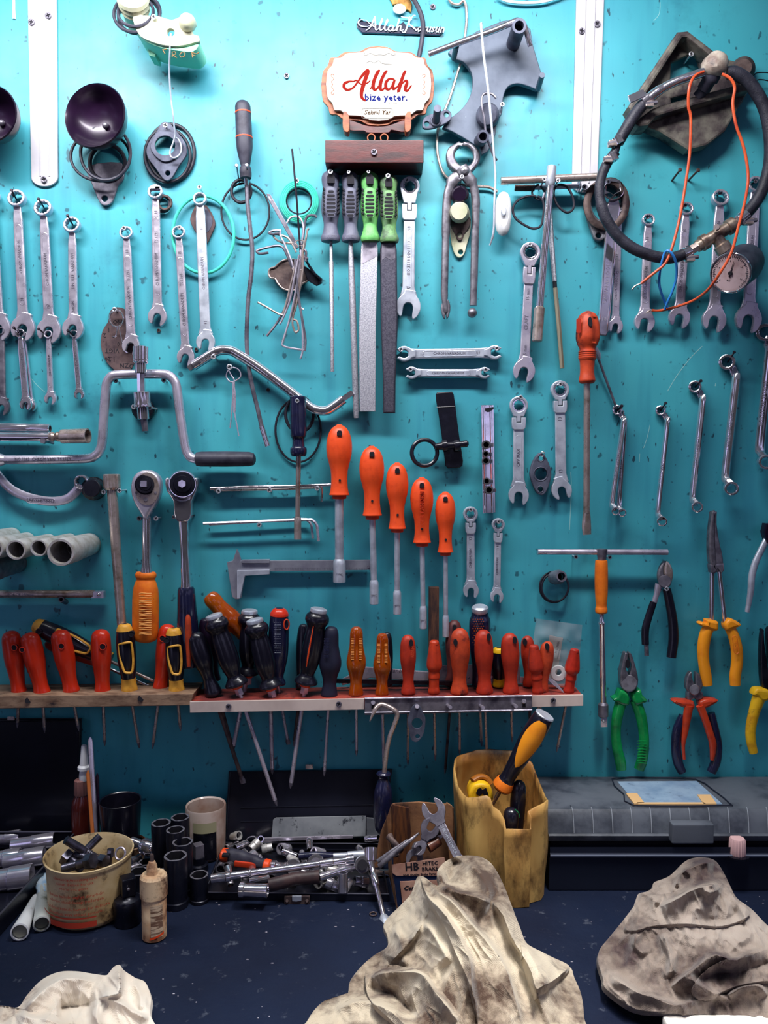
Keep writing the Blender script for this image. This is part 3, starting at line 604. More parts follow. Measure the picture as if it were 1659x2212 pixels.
S=[[(795,58,.8),(780,56,1.4),(774,49,1.7),(778,43,1.4),(790,44,1),(800,52,1),(812,60,1.5)],[(790,66,1),(800,58,1.6),(810,36,1.8)],[(810,36,1.6),(811,52,1.8),(812,64,1.6),(818,62,1)],[(796,56,1),(806,54,1),(814,54,1)],
[(818,62,1),(826,44,1.6),(825,40,1),(820,56,1.7),(822,65,1.4),(828,62,1)],[(828,62,1),(837,46,1.6),(836,42,1),(831,58,1.7),(833,66,1.4),(838,63,1)],
[(850,56,1.3),(843,55,1.6),(839,62,1.7),(843,67,1.4),(849,60,1.5),(850,56,1),(849,66,1.5),(854,65,1)],[(854,65,1),(862,46,1.5),(861,42,1),(856,66,1.7),(861,57,1.3),(866,56,1.5),(865,66,1.6),(872,64,1)],
[(866,36,1),(876,38,1.6),(884,40,1.6),(880,56,1.9),(874,70,1.6),(868,68,1)],[(898,34,1.2),(892,34,1.2),(884,50,1.4),(894,60,1.8),(900,66,1.6)],[(885,36,.8),(889,42,1.2),(882,44,1)]]
S=[s for s in S if s[0]!=s[-1] or len(s)>3]
q=strokes(S,6,1.5);q.text('orusun',929,63,25,.03,5,1.8,.86,shear=.35,bold=.006);part(t,'script_lettering',q,MATTE)
solo('bent_tube','grey rubber tube curving down from the top edge across the script badge','tube',M().sweep(path([(884,-14),(897,4),(909,30),(914,56),(911,90),(903,132),(898,150)],14),5.2,10),RUBG)
# plaque on its stand
def scal(k):
    P=[(0,-1),(.18,-.97),(.3,-.88),(.42,-.86),(.6,-.84),(.72,-.72),(.84,-.7),(.88,-.52),(.97,-.36),(1,0)]
    q=cr(P,3);o=q+[(x,-y) for x,y in q[::-1][1:]];o+=[(-x,y) for x,y in o[::-1][1:-1]]
    return [(816+x*122*k[0],183+y*86*k[1]) for x,y in o]
t=T('easel_plaque','white scalloped plaque with red script Allah on a brown wooden easel','plaque',816,290,20)
bk=part(t,'wooden_back',M().plate([[(x,y+4) for x,y in scal((1,1))]],26,30,.5),PLY)
fc=part(t,'white_face',M().plate([[(x+2,y-0) for x,y in scal((.93,.92))]],31,35,.5),CARD)
S=[[(764,176,.8),(755,176,1.4),(745,180,2.4),(743,188,2.6),(750,194,2),(762,190,1.5),(772,178,1.5),(782,164,2.2),(793,153,3),(795,156,3),(791,166,3.4),(785,184,3.6),(781,200,3.2),(782,211,2.4),(790,218,1.2)],[(764,176,.8),(770,174,1),(780,182,1),(792,180,.8),(800,174,.8)],
[(800,192,.8),(808,178,1),(818,156,1.2),(820,152,1),(815,156,2.2),(808,174,3),(806,188,3.2),(811,194,2),(820,184,1)],[(820,184,.8),(832,160,1.2),(836,153,1),(831,158,2.2),(823,176,3),(821,190,3.2),(826,194,2),(834,186,1)],
[(852,172,1.4),(842,170,1.6),(834,178,2.6),(834,190,2.8),(841,193,1.6),(849,182,1.4),(853,172,1.6),(849,184,2.8),(850,192,2.6),(858,188,1)],[(858,188,.8),(868,170,1.2),(876,154,1.2),(873,158,2.4),(866,178,3),(861,198,2.8),(868,182,1),(877,174,1.8),(879,180,2.8),(875,192,2.8),(880,196,1.8),(889,184,.8)]]
part(fc,'red_script',strokes([[(q[0],q[1],q[2]*1.25+.4) for q in st] for st in S],35.1,2),INKR)
m=M();m.text('bize yeter.',834,211,20,0,35.05,.3,1,bold=.022,space=1.08);part(fc,'blue_lettering',m,INKB)
m=M();m.text('(Al-i Imran, 173)',855,223.5,5,0,35.05,.2,1);part(fc,'small_print',m,INKG)
m=M();m.text('Sehr-i Yar',815,243,14,0,35.05,.2,1,shear=.25,bold=.02);part(fc,'maker_lettering',m,INKD)
m=M();m.sweep([W(p[0],p[1],35.2) for p in rrect(lambda a,b:(815+a,245+b),-34,34,-11,11,6)],.5,5,closed=True);part(fc,'lettering_frame',m,INKG)
INKP=mat('faint_pink_ink',c8(190,120,100),.9,spec=.05);m=M()
for s in(-1,1):
    for k in(-1,1):
        m.sweep(path([(817+s*98,182),(817+s*(98+3),182+k*6),(817+s*(98-2),182+k*12),(817+s*(98+4),182+k*18),(817+s*(98+1),182+k*22),(817+s*(98-3),182+k*19)],35.2),.6,5)
part(fc,'side_ornament',m,INKP);m=M()
for s in(-1,1):m.sweep(path([(820,118),(820+s*10,119),(820+s*20,115),(820+s*28,119),(820+s*34,118),(820+s*32,114)],35.2),.6,5)
m.sweep(path([(790,137),(800,132),(808,136),(818,131),(826,137),(846,139)],35.2),.6,5);part(fc,'top_ornament',m,INKG)
for x,s in((750,1),(879,-1)):
    o=cr([(x-8,250),(x-4,246),(x+2,251),(x+5,262),(x+4,288),(x-4,289),(x-9,278)],3,True)
    if s<0:o=[(2*x-p[0],p[1]) for p in o]
    part(t,'easel_foot',M().plate([o],30,46,.6),PLY)
part(t,'easel_crossbar',M().plate([cr([(752,262),(790,274),(816,276),(840,274),(878,262),(876,288),(846,284),(838,290),(794,290),(786,286),(754,284)],3,True)],20,30,.6),WOODR)
m=M()
for x in(802,830):m.ring(W(x,298,34),8,1.6)
part(t,'easel_scroll',m,PLY)
t=T('wood_ledge','small varnished red brown wooden ledge the plaque stands on','shelf',808,328,0)
a,b=W(702,302,46),W(915,352,46)
part(t,'block',M().box(((a.x+b.x)/2,-.023,(a.z+b.z)/2),(b.x-a.x,.046,a.z-b.z),bev=.0012),WOODR)
z=scr(808,329,47.5,'x',6.5,0);z.parent=t;z.location=z.location-t.location;del z['label'];del z['category'];z.name='fixing_screw'
scr(619,164,1.5,'flat dark screw head alone in the bare wall left of the plaque',6,0)
scr(935,15,1.5,'flat purple-dark screw head near the top edge right of the badge',6,0)
# grey plate with tubes
t=T('steel_mounting_plate','large grey steel mounting plate with deep round cut-outs and stub tubes','plate',1070,180,8)
o=[(968,116),(980,100),(1030,70),(1085,48),(1100,46),(1126,50),(1145,66)]+[(1150,100),(1162,140),(1168,160),(1172,175),(1168,190),(1158,196)]+cr([(1158,196),(1130,186),(1112,184),(1095,192),(1086,215),(1084,245),(1074,262),(1070,290),(1062,310),(1052,330),(1040,336)],3)+[(1035,322),(1000,300),(975,286),(955,278),(965,262),(985,248)]+cr([(985,248),(1005,228),(1018,200),(1020,170),(1012,150),(998,136),(982,132)],3)
part(t,'plate_body',M().plate([o],10,18,1),PLATEG)
def stub(t,x0,y0,d0,x1,y1,d1,r,mt=PLATEG,nm='stub_tube',hole=True):
    a,b=W(x0,y0,d0),W(x1,y1,d1);m=M().lathe(a,b,[(0,r),(1,r),(1.0001,r*.66 if hole else 0.1)]+([(.8,r*.64)] if hole else []),20,cap=0)
    q=part(t,nm,m,mt)
    if hole:
        u=(b-a).normalized();part(q,'bore',M().lathe(b-u*.003,b-u*.002,[(0,r*.68),(1,r*.68)],18),DARK)
    return q
stub(t,1108,96,16,1119,64,64,15,mt=GASK);stub(t,1036,306,16,1042,297,40,13,mt=GASK);stub(t,980,126,16,986,99,48,6,hole=0,nm='stud');stub(t,1162,192,16,1171,162,48,6,hole=0,nm='stud')
part(t,'round_boss',M().lathe(W(1054,252,18),W(1053,248,34),[(0,25),(.7,25),(.85,23),(1,19)],28),GASK)
t=T('chrome_rod_handle','long bright rod leaning across the top of the grey plate, bent at its right end','rod',1040,85,50)
part(t,'rod',M().sweep(path([(926,117,52),(1000,89,54),(1060,68,56),(1108,48,58),(1120,45,58),(1130,50,58),(1136,64,56),(1143,90,52),(1146,99,50)],54,5),[6.6]*20+[5.6]*21,12),CHROME)
for l,x,y in (('bright screw at the right edge of the grey plate, above the blue gap',1085,226),):scr(x,y,26,l,5)
solo('thin_wire_rod','long thin wire rod standing before the grey plate, hooked at its foot','rod',M().sweep(path([(1039,50,60),(1045,120,58),(1053,180,56),(1060,250,52),(1066,320,48),(1070,380,44),(1068,440,42),(1067,490,40),(1064,512,38),(1058,530,34)],50),[3]*20+[2.6]*30+[2.0]*5,8),MATTE)
solo('looped_wire','grey looped wire on the dark boss of the plate, its tail running down','wire',M().sweep(path([(1072,212,44),(1062,203,44),(1048,202,44),(1041,210,44),(1041,232,44),(1046,255,42),(1050,290,40),(1057,312,38),(1066,335,34),(1073,346,30)],40),2.6,8),DSTEEL)
solo('bent_cable','pale cable dropping from the top edge behind the grey plate','cable',M().sweep(path([(968,-6),(975,6),(990,10),(1000,2),(1006,10),(1008,40),(1004,80),(996,130),(986,165),(972,210),(958,245),(946,280),(944,320),(950,355),(962,380),(985,395),(1020,402),(1055,404),(1075,414)],6),3,8),BRASSY)
solo('white_cable','white cable sagging along the top edge right of the middle','cable',M().sweep(path([(1075,-8),(1095,2),(1130,6),(1170,4),(1200,-4),(1220,-12)],8),3.2,8),WPL)
t=T('inline_switch','white oval inline lamp switch hanging beside the pincers','switch',1087,462,10)
part(t,'switch_body',M().lathe(W(1088,414,20),W(1086,510,20),[(0,3),(.04,9),(.15,14.5),(.35,17.5),(.6,18),(.85,15),(.96,9),(1,3)],24,flat=.8),WPL)
part(t,'switch_face',M().sweep([W(p[0],p[1],31) for p in circ(1088,456,11,28,34)],.7,5,closed=True),WPL)
part(t,'rocker',M().plate([circ(1088,456,6,20,10)],30,33.5,1),MATTE)
# small T-lever on the grey plate
t=T('lever_flange','small dark oval flange with a stub, left of the grey plate foot','flange',945,262,10)
o=cr([(912,268),(916,256),(930,248),(948,244),(962,238),(974,244),(974,258),(962,268),(944,276),(926,280),(914,278)],3,True)
part(t,'flange_plate',M().plate([o,circ(922,269,5.5,14),circ(964,249,5.5,14)],22,27,1),GASK);stub(t,942,262,27,945,234,56,8,mt=GASK,hole=0,nm='stub')
part(t,'eye',M().ring(W(941,261,28),10,2.5),GASK)
# ---------------------------------------------------------------- left and centre of the wall
# washers, rings and gaskets behind the wrenches
t=T('washer_pair','dark washers hanging behind the ring of the wrench numbered 14',"washer",352,440,4)
part(t,'washer',M().ring(W(350,440,5),17,3.6,m=8),RUBG);part(t,'washer',M().ring(W(356,438,9),14,3,m=8),RUST)
solo('green_ring','large glossy green ring looped round the wide wrench numbered 14','ring',M().ring(W(439,507,8),66,3.6,(0,-1,0),64,10,ry=82),SEAL)
t=T('diamond_gasket','grey diamond shaped gasket behind the wide wrench in the green ring','gasket',438,480,3)
part(t,'gasket_plate',M().plate([cr([(432,438),(448,446),(462,470),(465,488),(456,510),(448,526),(440,522),(424,504),(412,480),(413,466),(422,446)],3,True)],1,5,1),GASKR)
part(t,'dark_face',M().plate([cr([(446,450),(458,472),(458,486),(447,502),(438,480),(438,452)],3,True)],5,5.6,.2),GASK)
for l,x,y,rx,ry,r,d,mt in(('thin black ring, large one behind the flexible pick-up tool',530,457,52,60,2.2,6,RUB),('thick small black ring on the nails below the grey tool handle',521,413,21,24,3.6,12,RUB)):
    solo('rubber_ring',l,'ring',M().ring(W(x,y,d),rx,r,(0,-1,0),44,8,ry=ry),mt)
t,h,a,b,c=driver('flexible magnetic pick-up tool with dark grey handle and two orange rings',524,218,531,385,533,398,[(0,5),(.015,11),(.06,16),(.14,17),(.4,17.5),(.5,18),(.62,17),(.78,12),(.84,10),(.87,12),(.93,13),(1,12)],RUBG,5,28,20,nm='flexible_pickup_tool',cat='pickup tool',smat=STEEL)
for f_ in(.15,.16,.47,.48):
    p=a.lerp(b,f_);q=a.lerp(b,f_+.006);part(t,'orange_band',M().lathe(p,q,[(0,17.6 if f_<.3 else 18.4),(1,17.6 if f_<.3 else 18.4)],24,k=kpx(p)),ORG)
m=M();pts=path([(533,395,20),(535,440,20),(540,490,18),(545,540,17),(543,590,16),(537,640,15),(534,690,15),(533,740,15),(537,790,15),(546,840,15),(557,885,14),(566,925,14)],16,14)
m.sweep(pts,[4.6+.5*(i%2) for i in range(len(pts))],8);part(t,'flexible_shaft',m,DSTEEL)
part(t,'magnet_tip',M().sweep([W(565,922,14),W(578,964,14)],6.2,16),CHROME)
nail(511,358,517,395,44,'left one of the two nails carrying the flexible pick-up tool',STEEL,1.8,4);nail(533,357,540,395,44,'right one of the two nails carrying the flexible pick-up tool',STEEL,1.8,4)
t=T('seal_coil','pale green coiled seal ring with a black inner ring, above the wire hooks','ring',646,435,4)
for i,r in enumerate((41,37.5,34,30.5)):part(t,'green_turn',M().ring(W(646,435,6+i),r,2,m=6,ry=r*1.05),SEAL)
part(t,'black_inner_ring',M().ring(W(646,435,5),26.5,1.6,m=6),RUB)
scr(641,391,18,'bright screw holding the green coiled seal ring',5)
solo('black_needle_rod','thin black rod standing over the green coil, pointing up','rod',M().sweep(path([(631,322,40),(640,420,36),(645,490,30),(650,560,26)],30),2.2,8),NAIL)
t=T('hook_tool_strap','flat dark steel strip with a slotted end leaning into the wire bundle','strip',582,420,14)
part(t,'strip',M().plate([[(576,419),(584,420),(634,510),(646,535),(638,538),(626,514),(578,428)]],16,20,.6),DSTEEL)
part(t,'slot',M().plate([[(579,424),(582,424),(586,434),(583,434)]],19.6,20.2,.1),STEEL)
# rusty cap behind the wires
t=T('clip_cap','rusty three-lobed metal cap with a black spring arm behind the wire bundle','cap',625,600,6)
o=cr([(580,590),(584,580),(594,577),(606,566),(622,560),(640,562),(654,572),(662,582),(668,594),(666,606),(654,612),(646,622),(630,628),(612,624),(600,612),(594,602),(584,600)],3,True)
part(t,'cap_disc',M().plate([o],6,12,1.5),RUST);q=M().sweep([W(p[0],p[1],13) for p in o],2,6,closed=True);part(t,'rolled_rim',q,BRASSY)
q=M();q.sweep(PX([(655,550,14),(668,575,20),(680,592,22),(694,604,22),(692,612,20)]),[(3,6)]*5,6);part(t,'spring_arm',q,BLKP)
part(t,'arm_plate',M().plate([[(652,570),(666,580),(690,600),(696,612),(684,618),(664,606)]],14,18,1),BLKP)
# bundle of bent wires
t=T('wire_bundle','bundle of many bent steel hook wires tied together, hanging on the wall','wires',645,560,20)
WB=[[(650,540,22),(655,510,22),(660,475,22),(668,466,22),(680,466,22),(684,470,22)],[(648,545,24),(655,500,24),(652,478,24),(643,468,24),(628,470,24),(620,482,24)],[(652,560,26),(660,520,26),(664,498,26),(668,494,26)],
[(636,590,26),(622,556,28),(612,536,30),(600,531,30),(580,534,30),(558,540,30),(555,544,30),(562,548,30),(580,546,30)],[(640,600,30),(628,560,30),(615,528,30),(606,510,30),(606,498,30)],
[(640,545,26),(624,516,26),(606,508,26),(592,506,26),(594,515,26),(610,524,26),(634,526,26)],[(608,498,28),(592,498,28),(581,503,28),(590,506,28),(606,503,28)],
[(650,540,30),(648,580,30),(642,630,26),(652,690,24),(654,740,24),(653,762,24),(649,775,24)],[(640,560,32),(632,600,30),(622,640,26),(612,676,24),(608,680,24),(598,676,22),(570,660,22),(557,653,22)],
[(644,560,30),(636,610,28),(618,660,24),(600,695,22),(576,726,22)],[(648,560,34),(640,620,30),(628,680,26),(612,735,24),(610,745,24),(618,750,24),(640,754,24),(660,757,24)],
[(652,560,28),(646,610,28),(636,660,24),(610,738,22)],[(638,560,34),(640,600,32),(648,660,28),(658,720,24),(660,740,24),(658,758,24)],[(646,550,34),(640,600,30),(646,650,26),(650,665,24),(656,669,24)],
[(655,548,30),(652,600,30),(640,660,26),(634,680,24),(632,700,24),(638,718,24),(645,712,24),(642,695,24),(634,690,24)],[(660,565,28),(661,545,28),(657,540,28),(655,548,28),(659,558,28),(666,558,28)],
[(644,560,36),(636,600,34),(626,650,28),(610,690,26),(604,700,26)],[(658,520,30),(652,560,30),(650,600,28),(644,640,26)]]
for i,w in enumerate(WB):part(t,'hook_wire',M().sweep([W(*p) for p in cr(w,6)],2.3 if i%3 else 2.7,7),(DSTEEL,STEEL,BRASSY)[i%3])
part(t,'tie_wire',M().ring(W(648,525,29),10,1,m=6,ry=6),BRASSY);part(t,'tie_wire',M().ring(W(642,580,30),11,1,m=6,ry=5),BRASSY)
# files
def file_(lbl,x,y0,y1,hw,tx,ty,bw0,bw1,hm,bm_,kind,sx):
    d=20;t=T('hand_file',lbl,'file',x,y0,d);a,b=W(x,y0,d),W(tx*0+x+ (2 if kind!='r' else 0),y1,d);h=hw
    pr=[(0,4),(.02,h*.5),(.06,h*.85),(.12,h*.98),(.2,h*.9),(.26,h*.84),(.34,h*.93),(.5,h*1.0),(.62,h*.95),(.74,h*.74),(.82,h*.76),(.9,h*.92),(.93,h*1.02),(.97,h*1.04),(1,h*.96)]
    hd=part(t,'handle',M().lathe(a,b,[(p[0]*100,p[1]) for p in cr(pr,3)],24,flat=.8),hm)
    m=M();k=(y1-y0)
    for i in range(7):
        yy=y0+k*(.30+.055*i);w=h*(.3,.42,.48,.5,.5,.48,.36)[i]
        m.plate([rrect(lambda p,q:(x+1+p,yy+q),-w,w,-2.4,2.4,2.3)],d+h*.58,d+h*.66,.2)
        for s in(-1,1):m.plate([[(x+1+s*h*.66,yy-6),(x+1+s*h*.88,yy-9),(x+1+s*h*.9,yy-5),(x+1+s*h*.7,yy-1)]],d+h*.2,d+h*.47,.1)
    part(hd,'grip_slots',m,DARK)
    m=M();m.plate([[(x-7,y0+28),(x+9,y0+28),(x+9,y0+14),(x+5,y0+6),(x-3,y0+6),(x-7,y0+14)]],d+h*.48,d+h*.62,.2);part(hd,'hanging_hole',m,DARK)
    m=M()
    for i in range(7):
        yy=y0+k*(.30+.055*i);w=h*(.3,.42,.48,.5,.5,.48,.36)[i]
        m.sweep([W(p[0],p[1],d+h*.63) for p in rrect(lambda p,q:(x+1+p,yy+q),-w-1,w+1,-3.4,3.4,3.2)],.7,4,closed=True)
    part(hd,'slot_rims',m,hm)
    e=M();e.text('SOLTEC'[:5]+'S',x+2,y1-11,8,0,d+h*.66,.4,.95) if kind in'rs' else None
    if e.v:part(hd,'embossed_lettering',e,DSTEEL)
    A=W(x+1,y1-2,d);B_=W(tx,ty,d-6)
    if kind=='r':m=M().sweep([A,A.lerp(B_,.15),A.lerp(B_,.16),B_],[3.6,3.6,5,4.2],14)
    elif kind=='s':m=M().sweep([A,A.lerp(B_,.12),A.lerp(B_,.2),B_.lerp(A,.05),B_],[4.5,6,7.2,7,5.5],12)
    else:
        y2=ty;o=[(x-bw0*.42,y1-1),(x-bw0/2,y1+16),(tx-bw0*.5,(y1+y2)/2),(tx-bw1*.5-.5,y2-70),(tx-bw1/2,y2),(tx+bw1/2,y2),(tx+bw1/2+.5,y2-70),(tx+bw0*.5,(y1+y2)/2),(x+bw0/2,y1+16),(x+bw0*.42,y1-1)]
        m=M().plate([o],d-6,d+(0 if kind=='f' else 1),.6 if kind=='f' else 3.2,res=1 if kind=='f' else 3)
    part(t,'blade',m,bm_)
    if kind=='f':part(t,'smooth_tang_area',M().plate([[(x-14,y1+2),(x+16,y1+2),(x+15,y1+32),(x-15,y1+48)]],d,d+.3,.05),STEEL)
    if kind=='h':part(t,'smooth_tang_area',M().plate([[(x-14,y1+2),(x+14,y1+2),(x+15,y1+34),(x+6,y1+38),(x-6,y1+32),(x-14,y1+38)]],d+.8,d+1.3,.05),DSTEEL)
    return t
file_('round thin file with dark grey slotted handle, leftmost of the four files',714,368,522,20,718,803,9,8,GREYH,FILE,'r',1)
file_('square long file with dark grey slotted handle, second of the four files',756,370,522,19,770,903,13,12,GREYH,FILE,'s',1)
file_('wide flat file with clean green slotted handle',798,370,522,20,794,889,36,34,GRNF,FILE,'f',1)
file_('half-round dark file with grimy green slotted handle',839,376,524,20,841,893,36,26,GRNG,FILED,'h',1)
for x,y,l in((714,371,'the round thin file'),(753,372,'the square long file'),(796,371,'the wide flat file'),(838,380,'the half-round dark file')):scr(x,y,36,'bright screw holding '+l,5 if x in(714,838) else 3.6)
# pincers
t=T('pincers','worn grey farrier pincers hanging head up with long handles, one ending in a ball','pincers',1000,370,12)
def slab(t,nm,o,d0,d1,b,mt,k=3):return part(t,nm,M().plate([cr(o,k,True)],d0,d1,b,res=2),mt)
slab(t,'pincer_jaw',[(992,308),(984,312),(968,322),(963,340),(968,360),(980,372),(996,382),(1010,384),(1012,374),(1000,362),(990,356),(982,342),(984,328),(994,318),(1002,318)],14,26,3,PSTEEL)
slab(t,'pincer_jaw',[(1002,318),(1010,320),(1020,330),(1022,345),(1016,356),(1006,362),(1002,372),(1010,380),(1026,366),(1036,350),(1037,334),(1028,320),(1014,310),(1000,308)],14,24,3,PSTEEL)
part(t,'left_handle',M().sweep(path([(1004,366,20),(992,378,20),(975,396,20),(966,430,18),(963,500,16),(961,580,16),(960,640,16),(963,676,16)],16,5),[(12,7)]*6+[(13,8)]*5+[(9.5,7)]*10+[(8,6.5)]*10+[(6.5,6)]*4+[(7,4)],12),PSTEEL)
part(t,'claw_tip',M().plate([cr([(958,648),(968,648),(973,664),(970,682),(965,690),(963,678),(961,690),(955,682),(952,664)],3,True)],12,18,2),PSTEEL)
part(t,'right_handle',M().sweep(path([(996,362,24),(1008,380,24),(1022,400,22),(1028,440,20),(1026,520,18),(1024,600,16),(1022,660,16)],16,5),[(14,8)]*5+[(13,8)]*5+[(9.5,7)]*6+[(8.5,6.5)]*10+[(8,6)]*5,12),PSTEEL)
part(t,'ball_end',M().ball(W(1020,676,16),10.5,18),PSTEEL)
part(t,'pivot_rivet',M().lathe(W(1004,370,24),W(1004,370,33),[(0,10),(.5,10),(.8,8.5),(1,4)],18),PSTEEL)
scr(998,382,34,'small bright screw carrying the pincers below their rivet',4.4)
t=T('oval_flange_plate','cream oval flange plate with brown ring, framed between the pincer handles','flange',993,500,4)
o=cr([(992,428),(1008,440),(1016,470),(1016,500),(1008,530),(1003,548),(996,556),(988,556),(980,545),(974,520),(972,490),(974,455),(980,438)],3,True)
part(t,'cream_plate',M().plate([o,circ(995,545,5.5,14)],1,5,.8),CREAM)
part(t,'brown_collar',M().plate([cr([(973,470),(993,478),(1015,470),(1014,490),(1004,504),(998,518),(988,518),(982,504),(973,488)],3,True),circ(993,508,6,14)],5,8,.8),RUST)
part(t,'pipe_stub',M().lathe(W(993,462,5),W(992,456,32),[(0,21),(.7,21),(1,17)],26),CREAM)
part(t,'dark_cup',M().lathe(W(994,425,6),W(993,420,30),[(0,20),(.8,19),(1,14)],24),PUR)
# T wrench, scissors, broken rod
t=T('sliding_t_wrench','tall bright T wrench with long cross bar, socket at its foot','wrench',1190,385,14)
part(t,'cross_bar',M().sweep(PX([(1082,391,30),(1300,381,30)]),8,16),BRASSY);part(t,'head',M().lathe(W(1192,358,32),W(1188,402,32),[(0,7),(.05,10.5),(.9,10.5),(1,8)],20),MATTE)
part(t,'stem',M().sweep(PX([(1189,398,32),(1166,664,20)]),8,16),CHROME);part(t,'socket',M().lathe(W(1166,662,20),W(1160,738,20),[(0,8),(.05,11.2),(.97,11.2),(1,9)],22),BRASSY)
scr(1176,388,40,'small screw left of the T wrench head under its bar',4.2);scr(1206,390,40,'small screw right of the T wrench head under its bar',4.6)
t=T('threaded_rod','short dark threaded rod lying level behind the scissors','rod',1165,405,8)
part(t,'bar',M().sweep(PX([(1112,406,14),(1255,402,14)]),[5.5,5.5],10),STEEL)
m=M();q=path([(1112+i*.9,406,14) for i in range(48)],14,1);m.sweep(q,[6.5+.8*(i%2) for i in range(len(q))],10);part(t,'thread',m,RUST)
part(t,'hose_clip',M().ring(W(1250,403,15),11,1.5,(1,0,0),24,6),STEEL)
scr(1262,404,20,'bright screw at the right end of the level threaded rod',5.4)
t=T('scissors','scissors with black looped handles hanging blades up behind the T wrench','scissors',1175,430,14)
part(t,'left_finger_loop',M().sweep(path([(1158,424),(1140,424),(1120,432),(1109,446),(1109,462),(1118,476),(1140,490),(1155,494),(1168,488),(1173,470),(1175,445),(1170,430)],22,5,True),2.6,8),RUB)
part(t,'right_finger_loop',M().sweep(path([(1204,400),(1222,402),(1234,418),(1240,440),(1236,454),(1224,459),(1210,450),(1200,435),(1196,415)],22,5,True),2.6,8),RUB)
part(t,'small_loop',M().sweep(path([(1164,400),(1152,408),(1150,420),(1160,430),(1172,430),(1178,418)],20,5,True),2.2,8),RUB)
part(t,'blade',M().sweep(path([(1172,432),(1180,410),(1190,398)],20),[(3,2)]*13,8),DSTEEL)
t=T('broken_file_rod','long thin tapered steel rod with a black notch, behind the T wrench stem','rod',1190,500,8)
part(t,'upper_length',M().sweep(PX([(1187,440,12),(1191,520,12),(1198,608,12)]),[5,6,5],8),FILE);part(t,'notch',M().sweep(PX([(1198,606,12),(1199,624,12)]),4.4,8),DARK)
part(t,'lower_length',M().sweep(PX([(1199,622,12),(1207,705,12),(1214,796,12)]),[5,5.2,5],6),mat('brassy_flat',c8(168,160,138),.4,.6))
# black hand lamp gasket right of T wrench
t=T('pump_flange','oily round flange casting with a gasket rim behind the hose','flange',1310,450,6)
part(t,'gasket_rim',M().sweep(path([(1300,395),(1325,392),(1345,410),(1352,435),(1348,462),(1330,485),(1305,490),(1280,478),(1268,450),(1270,425),(1282,405)],14,4,True),[(8,5)]*44,8),RUST)
part(t,'body',M().plate([cr([(1276,400),(1318,388),(1350,412),(1358,440),(1352,450),(1346,470),(1318,500),(1300,520),(1286,520),(1278,505),(1264,460),(1264,430)],3,True),circ(1308,440,32,28,40),circ(1292,510,6,14)],2,10,1.5),CAST)
part(t,'ear',M().lathe(W(1350,440,8),W(1352,440,14),[(0,9),(1,9)],16),CAST)
# pressure gauge hose
t=T('gauge_hose','thick black rubber hose loop with clamps, brass tee and pressure gauge','hose',1500,300,60)
part(t,'hose',M().sweep(path([(1395,218,56),(1372,246,56),(1350,282,54),(1335,308,52)],56,6),12.5,16),HOSE)
part(t,'hose_joint',M().sweep(PX([(1335,306,52),(1322,346,50)]),9,14),RUB)
q=path([(1330,328,50),(1312,352,48),(1297,390,46),(1296,428,46),(1307,468,46),(1330,505,46),(1362,533,46),(1400,550,46),(1440,558,46),(1470,552,46),(1492,540,48)],50,6);part(t,'hose',M().sweep(q,[10.5]*20+[12]*(len(q)-20),16),HOSE)
q=path([(1606,468,52),(1630,440,54),(1650,402,56),(1663,350,60),(1663,290,64),(1650,230,66),(1620,180,68),(1590,158,68),(1570,158,66)],50,6);part(t,'hose',M().sweep(q,[13]*len(q),16),HOSE)
part(t,'chrome_pipe',M().sweep(path([(1398,216,58),(1420,198,60),(1452,180,64),(1490,166,68),(1520,156,70)],58,6),[11]*8+[9.5]*17,14),CHROME)
def clampr(x,y,d,ux,uy,r):
    c=W(x,y,d);n=V((ux,0,-uy)).normalized();g=part(t,'hose_clamp',M().lathe(c-n*.005,c+n*.005,[(0,r),(.01,r+1),(1,r+1),(1.01,r)],20),CHROME)
    m=M();b=c+V((n.z,0,-n.x))*(r*kpx(c))+V((0,-.003,0));m.box(b,(.011,.009,.008),bev=.001);part(g,'screw_housing',m,BRASSY);part(g,'clamp_screw',M().sweep([b+V((-.006,-.002,0)),b+V((.01,-.002,.002))],4.5,8),DSTEEL)
clampr(1392,218,57,.75,-.62,13);clampr(1333,306,53,.5,.86,13);clampr(1322,342,50,.45,.9,12);clampr(1484,548,48,.9,-.4,13);clampr(1606,470,52,.75,-.62,14)
part(t,'clamp_band_lug',M().box(W(1375,208,64),(.022,.004,.010),Matrix.Rotation(-.4,3,'Y'),.001),CHROME)
# tee fitting
a=W(1492,541,48);b=W(1606,472,52)
part(t,'hex_nipple',M().lathe(a,a.lerp(b,.16),[(0,11),(1,11)],6),BRASSY)
m=M().lathe(a.lerp(b,.12),a.lerp(b,.86),[(0,13),(8,13),(9,17),(20,17),(21,13),(38,13.5),(60,13.5),(61,17),(74,17),(75,12),(78,12)],24);p=a.lerp(b,.47);m.lathe(p,W(1568,545,50),[(0,13),(14,13),(16,17),(27,17),(28,13)],24);part(t,'brass_tee',m,mat('dirty_nickel_brass',c8(190,172,156),.35,.8,c8(120,96,86),60,.4,.65,bump=.15))
part(t,'hex_nipple',M().lathe(a.lerp(b,.8),a.lerp(b,.97),[(0,12),(1,12)],6),CHROME)
part(t,'tee_plug',M().lathe(W(1549,491,64),W(1548,490,68),[(0,7),(1,6)],16),BRASSY)
part(t,'copper_neck',M().sweep(PX([(1566,538,50),(1582,556,50)]),[14,12],18),mat('copper_brown',c8(120,66,48),.4,.6))
g0=W(1612,565,40);g1=W(1578,590,84)
u=(g1-g0).normalized();part(t,'gauge_body',M().lathe(g0,g1,[(0,30),(.04,40),(.2,43),(.93,43),(1,42)],40,k=kpx(g1)),RUBG)
bz=part(t,'gauge_bezel',M().ring(g1,41.5,2.6,-u,40,8,k=kpx(g1)),CHROME)
